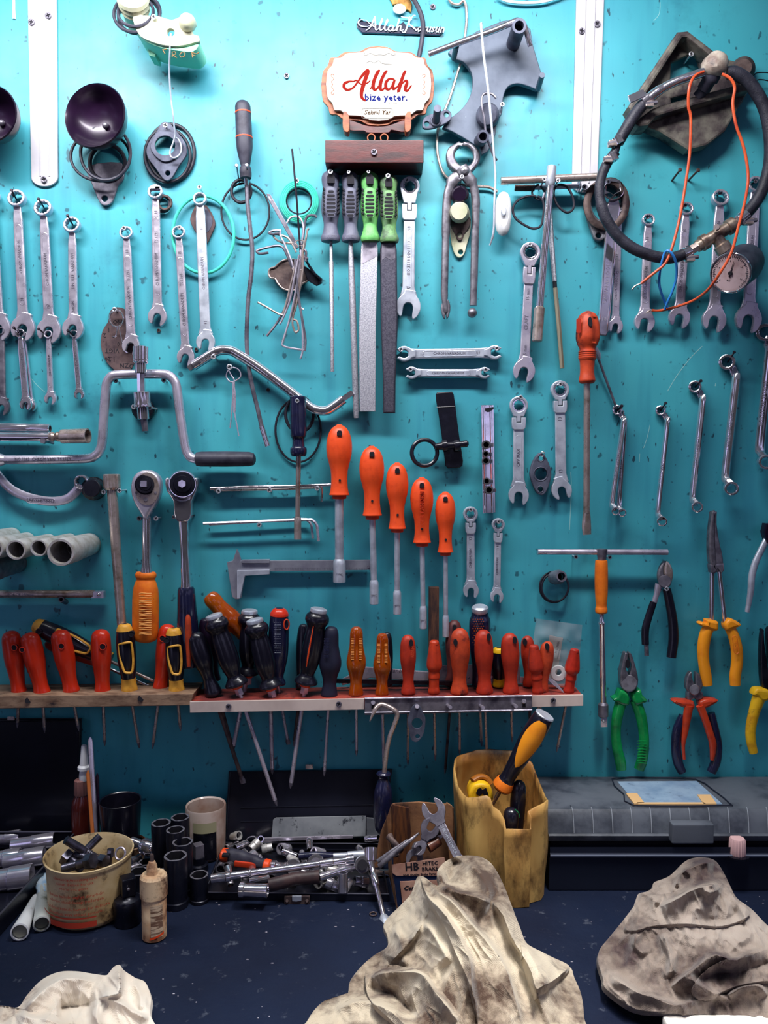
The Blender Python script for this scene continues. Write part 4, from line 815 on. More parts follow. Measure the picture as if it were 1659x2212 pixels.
ff=part(t,'gauge_dial',M().lathe(g1-u*.001,g1+u*.0003,[(0,39),(1,39)],36,k=kpx(g1)),DIAL)
kx=kpx(g1);X=V((1,0,0));X=(X-u*X.dot(u)).normalized();Y=X.cross(u);Y=Y if Y.z>0 else -Y;m=M()
for i in range(45):
    an=math.radians(225-i*6.1);e=X*cos(an)+Y*sin(an);m.sweep([g1+u*.0006+e*(31 if i%5==0 else 33)*kx,g1+u*.0006+e*37*kx],.55,4,k=kx)
part(ff,'dial_ticks',m,INKK)
m=M();e=(X*.05+Y).normalized();m.sweep([g1+u*.0012-e*8*kx,g1+u*.0012+e*26*kx],[1.6,.4],4,k=kx);m.lathe(g1+u*.0008,g1+u*.0022,[(0,5),(1,4)],16,k=kx);part(ff,'dial_needle',m,INKK)
R4=Matrix((( X.x,Y.x,-u.x,0),(X.y,Y.y,-u.y,0),(X.z,Y.z,-u.z,0),(0,0,0,1)))
m=M()
for i in range(0,9,2):
    an=math.radians(225-i*30.5);p=g1+u*.0006+(X*cos(an)+Y*sin(an))*26*kx;m.text(str(i*2),0,0,6*kx,d=0,th=.1,mat4=Matrix.Translation(p)@R4)
p=g1+u*.0006-Y*16*kx;m.text('bar',0,0,6*kx,th=.1,mat4=Matrix.Translation(p)@R4);part(ff,'dial_numbers',m,INKK)
solo('orange_wire','left orange wire hanging from the putty knot to a bare twisted end','wire',M().sweep(path([(1520,155,80),(1500,165,84),(1489,190,84),(1487,230,80),(1492,255,78),(1490,330,74),(1482,390,70),(1474,440,68),(1464,490,66),(1450,540,64),(1436,570,60),(1410,592,52),(1385,612,44)],60),3.1,8),COPPER)
solo('orange_wire','right orange wire curving past the gauge down to the green-blue loop','wire',M().sweep(path([(1560,160,86),(1578,170,90),(1587,190,90),(1583,225,88),(1590,270,88),(1604,310,88),(1613,350,88),(1616,390,88),(1608,440,92),(1595,490,98),(1580,545,104),(1555,590,100),(1530,625,80),(1500,648,50),(1460,663,30),(1425,671,24),(1408,670,20)],60),3.1,8),COPPER)
for l,P in(('bare twisted copper end of the left orange wire',[(1385,612,44),(1372,618,42),(1365,626,40)]),('bare twisted copper end of the right orange wire',[(1408,670,20),(1402,672,20),(1396,676,20)])):
    solo('bare_wire_end',l,'wire end',M().sweep(path(P,40),[1.9,1.5]*6+[1.6],6),BRASSY)
solo('blue_wire','bright blue wire looped over the black hose, crossing below','wire',M().sweep(path([(1446,671,24),(1436,652,30),(1425,620,42),(1425,590,50),(1430,565,58),(1436,546,62),(1444,542,66),(1454,552,66),(1461,572,60),(1461,600,50),(1452,630,42),(1443,650,36),(1436,668,28)],50),2.7,8),BLUEW)
# engine bracket
t=T('engine_bracket','rusty grey cast engine bracket with two openings behind the hose loop','bracket',1480,200,10)
fo=[(1456,80),(1464,77),(1478,78),(1530,122),(1600,138),(1612,142),(1626,176),(1600,226),(1500,290),(1430,286),(1368,272),(1356,252),(1350,240),(1360,225)]
h1=[(1448,138),(1482,122),(1500,118),(1512,150),(1490,168),(1446,180)];h2=[(1402,212),(1470,190),(1478,204),(1520,210),(1524,196),(1600,190),(1606,196),(1500,222),(1404,250)]
h2=[(1400,218),(1490,188),(1540,186),(1596,180),(1600,190),(1510,214),(1410,248)]
part(t,'back_plate',M().plate([fo,h1,[(1447,215),(1486,205),(1474,228),(1450,236)]],10,18,2),BRACK)
part(t,'upper_rib',M().plate([[(1456,80),(1478,78),(1540,126),(1528,134),(1476,92),(1466,92),(1370,240),(1356,250),(1350,240)]],16,44,3),BRACK)
part(t,'front_rib',M().plate([[(1400,246),(1420,238),(1590,192),(1606,196),(1608,206),(1470,244),(1410,262),(1392,282),(1372,284),(1360,276)]],16,48,3),BRACK)
part(t,'shelf_web',M().plate([[(1362,270),(1410,256),(1520,226),(1610,202),(1560,290),(1520,320),(1480,330),(1420,292)]],10,30,3),BRACK)
part(t,'corner_boss',M().lathe(W(1604,152,10),W(1604,148,40),[(0,26),(.8,24),(1,18)],20),RUST)
scr(1493,117,26,'bright screw in the upper opening of the engine bracket',5.4)
t=T('sender_unit','greasy white temperature sender wrapped in putty, holding the orange wires','sender',1540,150,40)
pm=M().ball(W(1545,140,70),27,18,(1.05,.9,.95));pm.v=[p+ (p-W(1545,140,70)).normalized()*.0022*noise.noise(p*90) for p in pm.v];part(t,'putty_lump',pm,PUTTY)
part(t,'black_tape_tail',M().sweep(path([(1540,158,66),(1530,176,60),(1518,196,50),(1506,210,44)],60),[(19,14)]*6+[(15,12)]*6+[(12,9)]*7,14),RUBG)
part(t,'terminal',M().lathe(W(1549,122,72),W(1551,113,76),[(0,7),(1,4)],12),MATTE)
for a in((1469,367,1450,392,'left one of the two bare rusty screws standing out below the bracket'),(1508,368,1485,392,'right one of the two bare rusty screws standing out below the bracket')):nail(a[0],a[1],a[2],a[3],24,a[4],RUST,2.2,4.6,'bare_screw')
t=T('thin_black_wires','two thin black wires leaving the picture at the right of the bracket','wire',1640,160,20)
for q in([(1624,172),(1634,158),(1665,157)],[(1624,180),(1640,172),(1668,176)]):part(t,'wire',M().sweep(path(q,24),1.2,6),NAIL)
# ---------------------------------------------------------------- left and middle lower wall
t=T('fibre_gasket','brown fibre gasket with cut lettering behind the wrench numbered 13','gasket',255,730,2)
o=cr([(243,668),(258,664),(276,672),(284,690),(290,720),(294,750),(290,785),(278,804),(262,806),(246,798),(228,778),(218,745),(222,715),(234,695),(236,678)],3,True)
gp=part(t,'gasket_sheet',M().plate([o],1,3.5,.4),GASKR)
e=M()
for s,x,y in(('1.20',238,775),('VIGT',242,757),('ZN',268,789),('2',226,724),('1',235,712),('0',256,742),('1.',228,741),('HO',254,695),('D',283,790)):e.text(s,x,y,14,pi,3.6,.3,1)
part(gp,'black_lettering',e,INKK)
t=T('spring_clip','bright wire spring clip ring hanging on a screw over the brown gasket','clip',250,690,10)
part(t,'clip_ring',M().ring(W(252,688,12),15,1.6,ry=18),CHROME);part(t,'clip_tail',M().sweep(path([(253,704,13),(252,720,13),(249,728,13),(243,727,13)],12),1.6,7),CHROME)
part(t,'clip_tail',M().sweep(path([(256,704,12),(262,730,12),(268,755,12),(276,762,12)],12),1.5,7),CHROME)
scr(247,669,16,'bright screw holding the wire spring clip',5.4)
# speed brace
t=T('speed_brace','long cranked chrome speed brace with black grip, bridge-shaped in the middle','brace',300,900,20)
q=cr([(-20,993,22),(60,993,22),(130,992,22),(190,990,22),(206,984,22),(216,972,22),(221,950,22),(224,900,22),(228,850,22),(231,828,22),(238,816,22),(250,810,22),(300,808,22),(352,808,22),(366,812,22),(376,822,22),(382,840,22),(390,900,22),(399,960,22),(406,982,22),(416,990,22),(430,992,22)],5)
bar=part(t,'cranked_bar',M().sweep([W(*p) for p in q],10,18),STEEL)
part(t,'collar',M().lathe(W(-12,993,22),W(12,993,22),[(0,15),(.4,15),(1,10)],20),STEEL)
part(t,'grip',M().lathe(W(422,992,22),W(552,992,22),[(0,10),(.02,15),(.1,16.5),(.5,17),(.9,16),(.97,13),(1,6)],22,mod=lambda u,a:1-.05*max(0,cos(a*5))),RUBG)
e=M();e.text('NO.1265  CHROM VAN  TS 1113',92,992,10,0,28.6,.4,.85);part(bar,'stamped_lettering',e,DSTEEL)
for x,y,l in((250,822,'left screw under the brace bridge'),(354,821,'right screw under the brace bridge')):scr(x,y,16,'bright '+l,5.6)
t=T('socket_adapter','chrome socket joined to a short bar, hanging across the speed brace bridge','socket',303,780,40)
part(t,'upper_socket',M().lathe(W(304,748,46),W(304,806,46),[(0,14),(.02,16.5),(.5,16.5),(.53,15),(.56,16.5),(.6,16.5),(.64,13),(1,12.5)],26),CHROME)
part(t,'hex_bar',M().sweep(PX([(305,803,44),(306,850,44)]),9,6),CHROME)
t=T('bit_socket','chrome bit socket with knurled ring and hex bit, between two screws','socket',308,880,30)
part(t,'socket_body',M().lathe(W(306,846,42),W(310,906,40),[(0,14),(.02,17.5),(.42,17.5),(.45,18.5),(.55,18.5),(.57,12.5),(.98,12),(1,10)],26,mod=lambda u,a:1+.02*cos(a*24)*(.44<u<.56)),CHROME)
part(t,'hex_bit',M().sweep(PX([(311,903,40),(314,931,38)]),[8,6.5],6),DSTEEL)
t=T('black_washer','black rubber cap half hidden behind the bit socket','washer',308,890,2);part(t,'disc',M().lathe(W(310,886,2),W(309,884,16),[(0,24),(.8,24),(1,21)],24),BLKP)
scr(289,879,34,'bright screw left of the bit socket',5.4);scr(324,880,34,'bright screw right of the bit socket',5.4)
# left edge deep sockets and bars
t=T('deep_socket','long chrome deep socket lying level at the left edge, upper of two','socket',40,926,20)
part(t,'socket_tube',M().lathe(W(-40,923,20),W(101,926,20),[(0,10),(.66,10.5),(.7,9.6),(.74,10.5),(.99,10.5),(1,9),(1.0001,7),(.95,7)],22,cap=0),CHROME)
part(t,'socket_bore',M().lathe(W(97,926,20),W(99,926,20),[(0,8),(1,8)],20),DARK)
t=T('extension_bar','chrome extension bar with swivel hex socket at its right end, left edge','bar',80,945,26)
part(t,'bar',M().sweep(PX([(-30,943,30),(110,944,30)]),9.5,16),CHROME)
part(t,'swivel',M().lathe(W(106,944,30),W(133,943,30),[(0,9),(.3,11),(.5,8),(.7,11),(1,10)],20),BRASSY)
part(t,'hex_socket',M().lathe(W(130,943,30),W(172,942,34),[(0,10),(.08,15.5),(1,16),(1.0001,13),(.7,12)],24,cap=0),BRASSY);part(t,'socket_bore',M().lathe(W(164,942,33),W(166,942,33),[(0,13.5),(1,13.5)],6),DARK)
t=T('hook_bolt','small dark bolt with a ring eye under the extension bar','bolt',105,954,10)
part(t,'bolt_shank',M().sweep(PX([(92,952,34),(115,957,10)]),3,10),DSTEEL);part(t,'bolt_head',M().lathe(W(92,952,36),W(96,953,30),[(0,6),(1,6)],12),DSTEEL)
# sockets on pegs
def psock(lbl,x,y,r,d=46,mt=None):
    t=T('hex_socket',lbl,'socket',x,y,2);b=W(x,y,2);a=W(x,y,d) ;k=kpx(a)
    b=V((a.x+.001,-.002,a.z+.0005));q=M().lathe(b,a,[(0,r*.86),(.5,r*.92),(.55,r*.98),(.97,r),(1,r*.96),(1.0001,r*.80),(.45,r*.76)],32,cap=0,k=k)
    part(t,'socket_wall',q,mt or MATTE2);part(t,'hex_bore',M().lathe(b.lerp(a,.5),b.lerp(a,.52),[(0,r*.82),(1,r*.82)],24,k=k),DARK)
    vs=[];m=M();hx=[V((cos(pi/3*i+.2),0,sin(pi/3*i+.2))) for i in range(6)]
    n=48;ou=[a+V((cos(2*pi*i/n),0,sin(2*pi*i/n)))*(r*.82*k)+V((0,.0012,0)) for i in range(n)]
    inn=[]
    for i in range(n):
        an=2*pi*i/n;w=((an-.2)%(pi/3))-pi/6;inn.append(a+V((cos(an),0,sin(an)))*(r*.78*k*cos(pi/6)/cos(w))+V((0,.0012,0)))
    dn=[p+V((0,.02,0)) for p in inn];fs=[(i,(i+1)%n,n+(i+1)%n,n+i) for i in range(n)]+[(n+i,n+(i+1)%n,2*n+(i+1)%n,2*n+i) for i in range(n)]
    m.add(ou+inn+dn,fs);part(t,'hex_lip',m,mt or MATTE2);return t
MATTE2=mat('dull_socket_chrome',c8(222,220,218),.4,.45,c8(180,172,160),50,.4,.65,bump=.15)
for l,x,y,r in(('large hex socket on its peg cut by the left edge',-8,1167,25),('hex socket on a peg, first whole one from the left',26,1176,23),('hex socket on a peg, second whole one from the left',75,1178,21),('smaller hex socket on a peg, third whole one from the left',122,1174,18),('largest hex socket at the right end of the socket row',167,1183,29)):psock(l,x,y,r)
psock('dark hex socket with a bolt inside, lower left edge',2,1226,25,50,DSTEEL);part(bpy.data.objects['hex_socket.005'],'inner_bolt',M().lathe(W(0,1222,30),W(-2,1224,54),[(0,9),(.8,9),(1,5)],16),STEEL)
t=T('square_extension','purplish chrome extension bar with square ball end, lying level at the left','bar',100,1284,10)
q=part(t,'bar',M().sweep(PX([(-30,1283,14),(203,1283,14)]),9,16),BRASSY);part(t,'square_end',M().sweep(PX([(200,1284,14),(226,1284,14)]),10,4),STEEL);part(t,'ball',M().ball(W(213,1284,20),4,12),CHROME)
e=M();e.text('FORCE 250mm',45,1285,9,0,20,.4,1);part(q,'stamped_lettering',e,DSTEEL)
t=T('hollow_peg','small hollow hex peg below the level square extension bar','peg',136,1297,0);part(t,'tube',M().lathe(W(142,1300,0),W(134,1296,20),[(0,6),(1,6),(1.0001,4),(.8,4)],12,cap=0),DSTEEL);part(t,'bore',M().lathe(W(136,1297,15),W(136,1297,16),[(0,5),(1,5)],12),DARK)
# vertical extension, ratchets
t=T('long_extension_bar','long worn chrome extension with wide square socket head, left of the ratchets','bar',240,1040,20)
part(t,'socket_head',M().lathe(W(241,1024,26),W(242,1058,26),[(0,14),(.03,18),(.85,18),(1,14)],24),BRASSY);part(t,'bar',M().sweep(PX([(242,1056,26),(251,1190,26),(263,1350,26)]),[11,10.5,10],18),BRASSY)
scr(224,1063,30,'bright screw left of the long extension bar head',5.2);scr(258,1060,30,'bright screw right of the long extension bar head',5.2)
t=T('ratchet_handle','chrome ratchet with round head and scratched orange ribbed grip','ratchet',318,1055,20)
o=cr([(317,1015),(334,1019),(347,1032),(350,1050),(347,1072),(338,1092),(328,1108),(320,1122),(314,1122),(306,1108),(294,1088),(287,1068),(286,1048),(291,1030),(302,1019)],4,True)
part(t,'head',M().plate([o],16,34,5,res=3),STEEL);part(t,'head_face',M().plate([circ(318,1056,26,36,36,)],34,35.5,.5),BRASSY)
part(t,'drive_gear',M().lathe(W(314,1047,34),W(313,1046,42),[(0,22),(.3,22),(.35,19),(.6,19),(.62,14),(1,13)],32),BLKP);part(t,'square_drive',M().sweep(PX([(313,1047,40),(310,1045,54)]),9,4),CHROME);part(t,'ball',M().ball(W(306,1047,50),4,12),CHROME)
m=M()
for x,y in((294,1064),(336,1064),(315,1079)):m.lathe(W(x,y,35),W(x,y,36.5),[(0,3 if x!=315 else 5),(1,2.4 if x!=315 else 4)],14)
part(t,'face_screw',m,DSTEEL)
part(t,'neck',M().lathe(W(317,1112,25),W(316,1242,25),[(0,8),(.1,9.5),(.8,9.5),(.92,12),(1,13)],20),CHROME)
g=part(t,'orange_grip',M().lathe(W(315,1236,26),W(314,1388,26),[(p[0]*100,p[1]) for p in cr([(0,20),(.03,22.5),(.07,22),(.1,19.5),(.14,22),(.2,25),(.3,27.5),(.5,28.5),(.8,28),(.92,26),(.97,21),(1,8)],3)],28,flat=.75),ORAT)
m=M()
for i in range(19):
    y=1282+i*4.9;m.sweep(path([(301,y,43),(308,y+ (1 if i%2 else -1),46.5),(318,y,47.5),(327,y,44.5)],44,3),1.3,6)
part(g,'grip_ribs',m,mat('worn_pale_orange',c8(244,170,90),.5))
scr(301,1120,16,'dull screw with washer left of the orange ratchet neck',5.4,0);scr(337,1120,24,'bright screw right of the orange ratchet neck',5.2)
t=T('flex_head_ratchet','chrome flex-head ratchet with dark ribbed grip, right of the orange one','ratchet',395,1050,20)
part(t,'head',M().lathe(W(396,1048,16),W(394,1046,36),[(0,28),(.2,31),(.8,31),(1,28)],36),CHROME);part(t,'head_ring',M().lathe(W(394,1046,36),W(394,1046,41),[(0,26),(.3,27),(.6,25),(.62,19),(1,18)],36),BLKP)
part(t,'square_drive',M().sweep(PX([(394,1046,40),(393,1045,56)]),8.5,6),CHROME)
o=[(359,1034),(368,1034),(371,1058),(382,1074),(396,1078),(410,1074),(420,1058),(420,1034),(429,1034),(427,1058),(416,1082),(415,1110),(408,1126),(385,1126),(378,1110),(376,1082),(362,1060)]
part(t,'yoke',M().plate([cr(o,2,True)],18,32,3,res=2),CHROME)
part(t,'neck',M().lathe(W(396,1118,25),W(402,1272,25),[(0,11),(.5,9.5),(.9,10.5),(1,12)],20,mod=lambda u,a:1-.15*max(0,cos(a*2-pi))**3),CHROME)
part(t,'dark_grip',M().lathe(W(402,1268,26),W(409,1440,26),[(0,15),(.03,18),(.1,19),(.3,20.5),(.4,22),(.9,23),(1,18)],26,mod=lambda u,a:1+.035*(sin(u*120)>0)*(.35<u<.95)),NAVY)
for x,y,l in((375,1117,'left'),(412,1115,'right')):scr(x,y,22,'dull screw on the %s of the flex-head ratchet neck'%l,4.2,0)
# bent breaker bar
t=T('bent_brace_bar','bent chrome bar with angled ends running behind the black screwdriver','bar',580,810,14)
q=cr([(418,790,16),(440,776,16),(462,762,16),(478,756,16),(496,757,16),(512,764,16),(560,795,16),(620,840,16),(660,872,16),(676,883,16),(692,887,16),(708,886,16),(724,876,16),(742,862,16)],5)
b=part(t,'bent_bar',M().sweep([W(*p) for p in q],10.5,18),CHROME)
part(t,'square_end',M().sweep(PX([(408,797,16),(426,785,16)]),8,4),CHROME);part(t,'square_end',M().sweep(PX([(740,863,16),(762,848,16)]),8,4),CHROME)
e=M();e.text('INNOI',446,776,12,-.58,23.2,.4,1);e.text('CHROM VANADIUM',608,834,10,.63,23.2,.4,1);part(b,'stamped_lettering',e,DSTEEL)
scr(461,771,26,'bright screw carrying the bent chrome bar near the wrench numbered 15',5.6)
t=T('split_pins','long bent wire split pins hanging from a screw below the bent bar','pins',505,800,8)
for P in ([(500,796),(492,802),(489,814),(496,824),(504,828),(503,850),(501,880),(499,905),(497,925)],[(503,794),(512,796),(519,804),(519,815),(510,822),(503,828),(504,860),(505,890),(508,886),(504,870)],[(494,800),(500,812),(506,822),(506,850),(507,890),(512,920),(516,942)],[(505,830),(508,850),(508,880),(505,892)]):
    part(t,'bent_pin',M().sweep(path(P,12),1.5,7),STEEL)
scr(496,793,18,'bright screw holding the bent split pins',6.2)
for x,y in((424,755),(579,842),(343,714)):scr(x,y,1,'rusty empty screw plug in the wall %s'%{424:'beside the jaw of the wide wrench',579:'below the middle of the bent bar',343:'under the jaw of the highest upper left wrench'}[x],4,2)
# black screwdriver and rings
for l,x,y,rx,ry,r,d in(('thin black ring, large oval round the navy nut driver',644,930,49,68,2.4,4),('small thick black ring behind the navy nut driver grip',647,895,30,38,3.6,8)):solo('rubber_ring',l,'ring',M().ring(W(x,y,d),rx,r,(0,-1,0),44,8,ry=ry),RUB)
t,h,a,b,c=driver('navy blue nut driver with fluted square handle, hanging over black rings',643,855,645,986,643,1120,[(0,12),(.02,16),(.08,17.5),(.6,18),(.7,14),(.74,13),(.84,14),(.86,17.5),(.94,18),(1,15)],NAVY,5.5,34,22,nm='nut_driver',cat='nut driver',flute=(3,.12),fl=(.05,.62),smat=BRASSY)
part(t,'hex_socket',M().lathe(W(643,1116,22),W(643,1165,22),[(0,6),(.12,8),(.3,8),(1,8)],16),BRASSY);scr(642,866,56,'tiny screw through the top of the navy nut driver',4.6,1)
# hooks bars and allen keys
t=T('hook_rod','long thin chrome rod lying level on screws, with end hook','rod',585,1052,8)
part(t,'rod',M().sweep(path([(454,1056,14),(470,1055,14),(540,1052,14),(640,1050,14),(715,1047,14)],14),[4]*8+[3.4]*17,10),CHROME);part(t,'hook',M().sweep(path([(684,1050,14),(693,1052,14),(695,1062,14),(695,1084,14)],14),2.8,10),CHROME)
part(t,'rear_rod',M().sweep(PX([(462,1059,8),(600,1057,8),(690,1053,8)]),2.6,8),BRASSY)
for x,y,l in((472,1061,'left'),(582,1059,'middle'),(685,1055,'right')):scr(x,y,20,'bright screw on the %s under the level hook rod'%l,5.4)
for l,x0,y0,x1,y1,x2,y2,r,d in(('long hex key lying level, front one with the shorter hook end',439,1131,676,1122,688,1169,3.4,16),('long hex key lying level, rear one with the longer hook end',452,1133,664,1121,676,1163,3,8)):
    solo('hex_key',l,'hex key',M().sweep(path([(x0,y0),((x0+x1)/2,(y0+y1)/2),(x1-14,y1+.6),(x1,y1+3),(x1+8,y1+12),(x1+10,y1+24),(x2,y2)],d),r,6),STEEL,'long hex keys below the hook rod')
scr(560,1134,18,'bright screw under the two long hex keys',5.2)
# caliper
t=T('vernier_caliper','steel vernier caliper hanging level behind the nut drivers','caliper',660,1222,8)
CAL=mat('caliper_steel',c8(170,172,184),.4,.6,c8(140,140,156),30)
bm_=part(t,'beam',M().plate([[(520,1211),(802,1209),(802,1231),(520,1235)]],8,12,.5),CAL)
part(t,'fixed_jaw',M().plate([[(491,1214),(503,1211),(506,1204),(512,1186),(516,1193),(521,1208),(522,1212),(540,1213),(540,1236),(528,1240),(522,1290),(516,1294),(508,1293),(502,1288),(494,1236)]],6,11,.6),CAL)
sl=part(t,'slider',M().plate([[(523,1209),(583,1208),(583,1216),(523,1216)]],7,15,.6),CAL);part(t,'vernier_plate',M().plate([[(513,1232),(583,1230),(583,1240),(530,1243),(519,1292),(513,1292)]],8,16,.5),MATTE)
m=M()
for i in range(90):m.sweep([W(590+i*2.3,1226,12.05),W(590+i*2.3,1231.5 if i%5 else 1228,12.05)],.22,4)
part(bm_,'scale_marks',m,INKK)
m=M();m.lathe(W(796,1224,12),W(796,1224,12.6),[(0,3),(1,3)],12);part(t,'end_rivet',m,DSTEEL)
# orange nut drivers, a falling row of five
def nut(lbl,x,y0,y1,hw,tx,ty,sy,sw,txt=None):
    d=26;k=(y1-y0)/161;pr=[(0,4),(.02,9*hw/28),(.06,hw*.62),(.15,hw*.88),(.28,hw),(.42,hw*.95),(.55,hw*.76),(.66,hw*.67),(.8,hw*.66),(.9,hw*.74),(.945,hw*.8),(.955,hw*.52),(1,hw*.48)]
    t=T('nut_driver',lbl,'nut driver',x,y0,d);a,b=W(x,y0,d),W(x+(tx-x)*.25,y1,d)
    h=part(t,'handle',M().lathe(a,b,[(p[0]*100,p[1]) for p in cr(pr,4)],30,mod=lambda u,an:1-.05*(.05<u<.8)*(abs((an*6/pi)%4-2)<.35)-.04*(u>.6)*max(0,cos(an*2)),flat=.85),ORG)
    part(t,'collar_ring',M().lathe(a.lerp(b,.95),b,[(0,hw*.56),(.9,hw*.54),(1,hw*.3)],24,k=kpx(a)),ORGD)
    r=sw*.37;part(t,'shaft',M().sweep([W(x+(tx-x)*.25,y1-3,d),W(tx,sy+2,d-4)],r,14),MATTE)
    s=part(t,'hex_socket',M().lathe(W(tx,sy-6,d-4),W(tx,ty,d-4),[(0,r),(6,sw*.5),(12,sw*.52),(ty-sy+5,sw*.52),(ty-sy+6,sw*.47)],20),MATTE)
    f=d+hw*.66*.85*.98
    hh=part(h,'hanging_hole',M().plate([[(x-5*k,y0+24*k),(x+6*k,y0+24*k),(x+6*k,y0+17*k),(x+4*k,y0+13*k),(x-3*k,y0+13*k),(x-5*k,y0+17*k)]],d+hw*.6*.62,d+hw*.66*.86,.2),DARK)
    part(h,'rivet_hole',M().lathe(W(x+1,y0+(y1-y0)*.75,d+hw*.34),W(x+1,y0+(y1-y0)*.75,d+hw*.66*.62),[(0,2.6),(1,2.6)],12),DARK)
    if txt:
        e=M();e.text(txt,x+1,(y0+y1)/2-8,hw*.52,-pi/2,d+hw*.55,2.6,.9);part(h,'pressed_lettering',e,ORGD)
    if hw>24:
        e=M();e.text('13mm' if tx<760 else 'NO12',tx,sy+(ty-sy)*.6,7 if tx<760 else 6,0,d-4+sw*.33,.5,.9);part(s,'stamped_lettering',e,DSTEEL)
    return t
nut('orange nut driver, first and highest of the falling row, with wide 13 mm socket',733,917,1078,28,733,1258,1213,26)
nut('orange nut driver, second of the falling row, speckled with dirt',803,963,1122,27,808,1305,1258,19)
nut('orange nut driver, third of the falling row',858,999,1150,24.5,858,1327,1280,17)
nut('orange nut driver with pressed lettering, fourth of the falling row',911,1031,1180,25,914,1358,1314,15,'CHR PANORM')
nut('orange nut driver, smallest and fifth of the falling row',962,1062,1200,22,963,1376,1334,14)
# black clamp, socket rail, flange
t=T('stop_clamp','glossy black steel strap with a cross pin and a round ring','clamp',962,930,8)
o=[(941,852),(944,848),(976,846),(980,852),(984,880),(990,930),(1000,995),(999,1006),(993,1010),(968,1012),(962,1006),(955,950),(948,900),(942,866)]
part(t,'strap',M().plate([o],8,14,1.5,res=2),BLKP);part(t,'crease',M().sweep(PX([(943,880,14.2),(982,878,14.2)]),1,6),BLK)
part(t,'cross_pin',M().lathe(W(940,965,22),W(1012,958,22),[(0,6),(.1,8),(.25,9),(.3,7),(.8,7),(.95,7.5),(1,4)],18),BLK)
for x in(960,986):part(t,'pin_lug',M().lathe(W(x-5,964,20),W(x+6,962,20),[(0,12),(.5,13),(1,12)],16),BLK)
part(t,'ring',M().ring(W(917,978,18),27.5,4.6,(0.05,-1,0),44,10,ry=28),BLK)
t=T('socket_rail','chrome socket rail carrying five small sockets beside the black clamp','rail',1053,990,6)
o=[(1039,875),(1066,875),(1070,1107),(1043,1109)];part(t,'rail_strip',M().plate([o],6,9,.5),CHROME)
m=M();m.sweep(PX([(1045,876,10),(1049,1108,10)]),2.6,8);part(t,'rail_rib',m,CHROME);m=M();m.sweep(PX([(1060,876,10),(1064,1108,10)]),2.6,8);part(t,'rail_rib',m,CHROME)
part(t,'latch',M().plate([[(1048,882),(1066,879),(1066,884),(1056,890),(1050,888)]],11,13,.3),DARK)
for x,y,r,l in((1051,961,9,'topmost'),(1050,981,7,'second'),(1050,996,8,'third'),(1052,1040,7.5,'fourth'),(1057,1059,9,'lowest')):
    q=T('small_socket','%s small chrome socket clipped on the socket rail'%l,'socket',x,y,10);a,b=W(x+1,y+1,10),W(x,y,30)
    part(q,'socket_wall',M().lathe(a,b,[(0,r*.9),(1,r),(1.001,r*.66),(.6,r*.62)],20,cap=0,k=kpx(b)),CHROME);part(q,'bore',M().lathe(b+V((0,.002,0)),b+V((0,.001,0)),[(0,r*.68),(1,r*.68)],6,k=kpx(b)),DARK)
    part(q,'clip',M().box(W(x+2,y,11),(r*2.9*.00065,.003,.005),bev=.0005),DSTEEL)
t=T('spacer_flange','small dark blue-grey oval flange with three holes between the ratchet wrenches','flange',1167,1023,8)
o=cr([(1167,978),(1175,983),(1184,1000),(1190,1020),(1188,1036),(1180,1060),(1172,1069),(1163,1068),(1156,1060),(1146,1035),(1144,1020),(1149,1000),(1158,984)],3,True)
part(t,'flange_plate',M().plate([o,circ(1168,1024,13,24),circ(1168,990,5.5,14),circ(1167,1057,5.5,14)],6,15,1.2),GASK);m=M()
for x,y,r in((1168,1024,15),(1168,990,7),(1167,1057,7)):m.ring(W(x,y,15),r,1,n=24,m=6)
part(t,'hole_rims',m,GASK)
part(t,'hook_eye',M().ring(W(1172,981,17),5,1.2,n=16,m=6),CHROME)
# T bar with orange grip
t=T('t_handle_driver','chrome T bar wrench with a slim orange grip and swivel square end','wrench',1300,1195,16)
part(t,'cross_bar',M().sweep(PX([(1162,1192,22),(1442,1193,22)]),6.2,16),STEEL);part(t,'pivot_knuckle',M().lathe(W(1300,1186,24),W(1300,1213,24),[(0,12),(.4,11),(1,8)],12),DSTEEL)
part(t,'orange_grip',M().lathe(W(1299,1210,24),W(1299,1325,24),[(p[0]*100,p[1]) for p in cr([(0,11),(.03,13),(.3,14),(.6,13.5),(.85,11.5),(.9,12.5),(.97,13),(1,10)],3)],24),ORAT)
part(t,'shaft',M().lathe(W(1299,1322,24),W(1303,1520,22),[(0,5.5),(.1,5.5),(.12,8),(.14,6.5),(1,7)],18),CHROME)
part(t,'swivel_socket',M().lathe(W(1303,1515,22),W(1303,1550,22),[(0,6),(.2,11),(.9,11),(1,8)],18),DSTEEL);part(t,'square_end',M().sweep(PX([(1303,1548,22),(1303,1568,22)]),10,4),CHROME);part(t,'ball',M().ball(W(1304,1558,29),3.2,10),CHROME)
scr(1244,1203,20,'small bright screw left of the orange T grip',4.6);scr(1317,1204,20,'small bright screw right of the orange T grip',4.6)
t=T('cable_ring','black cable loop with a ribbed metal ferrule, left of the orange T grip','ring',1198,1265,6)
part(t,'loop',M().ring(W(1197,1268,8),31,2.4,ry=33),RUB);part(t,'loop',M().ring(W(1199,1269,12),29,2,ry=31),RUB)
part(t,'ferrule',M().lathe(W(1196,1248,10),W(1208,1246,32),[(0,13),(.1,15),(.7,15),(1,11.5),(1.001,8.5),(.7,8)],32,mod=lambda u,a:1+.04*cos(a*16)*(u<.75),cap=0),DSTEEL);part(t,'ferrule_bore',M().lathe(W(1205,1246,26),W(1206,1246,27),[(0,9),(1,9)],18),DARK)
scr(883,1045,2,'tiny dark screw stub right of the orange nut driver row',3,2) if 0 else None
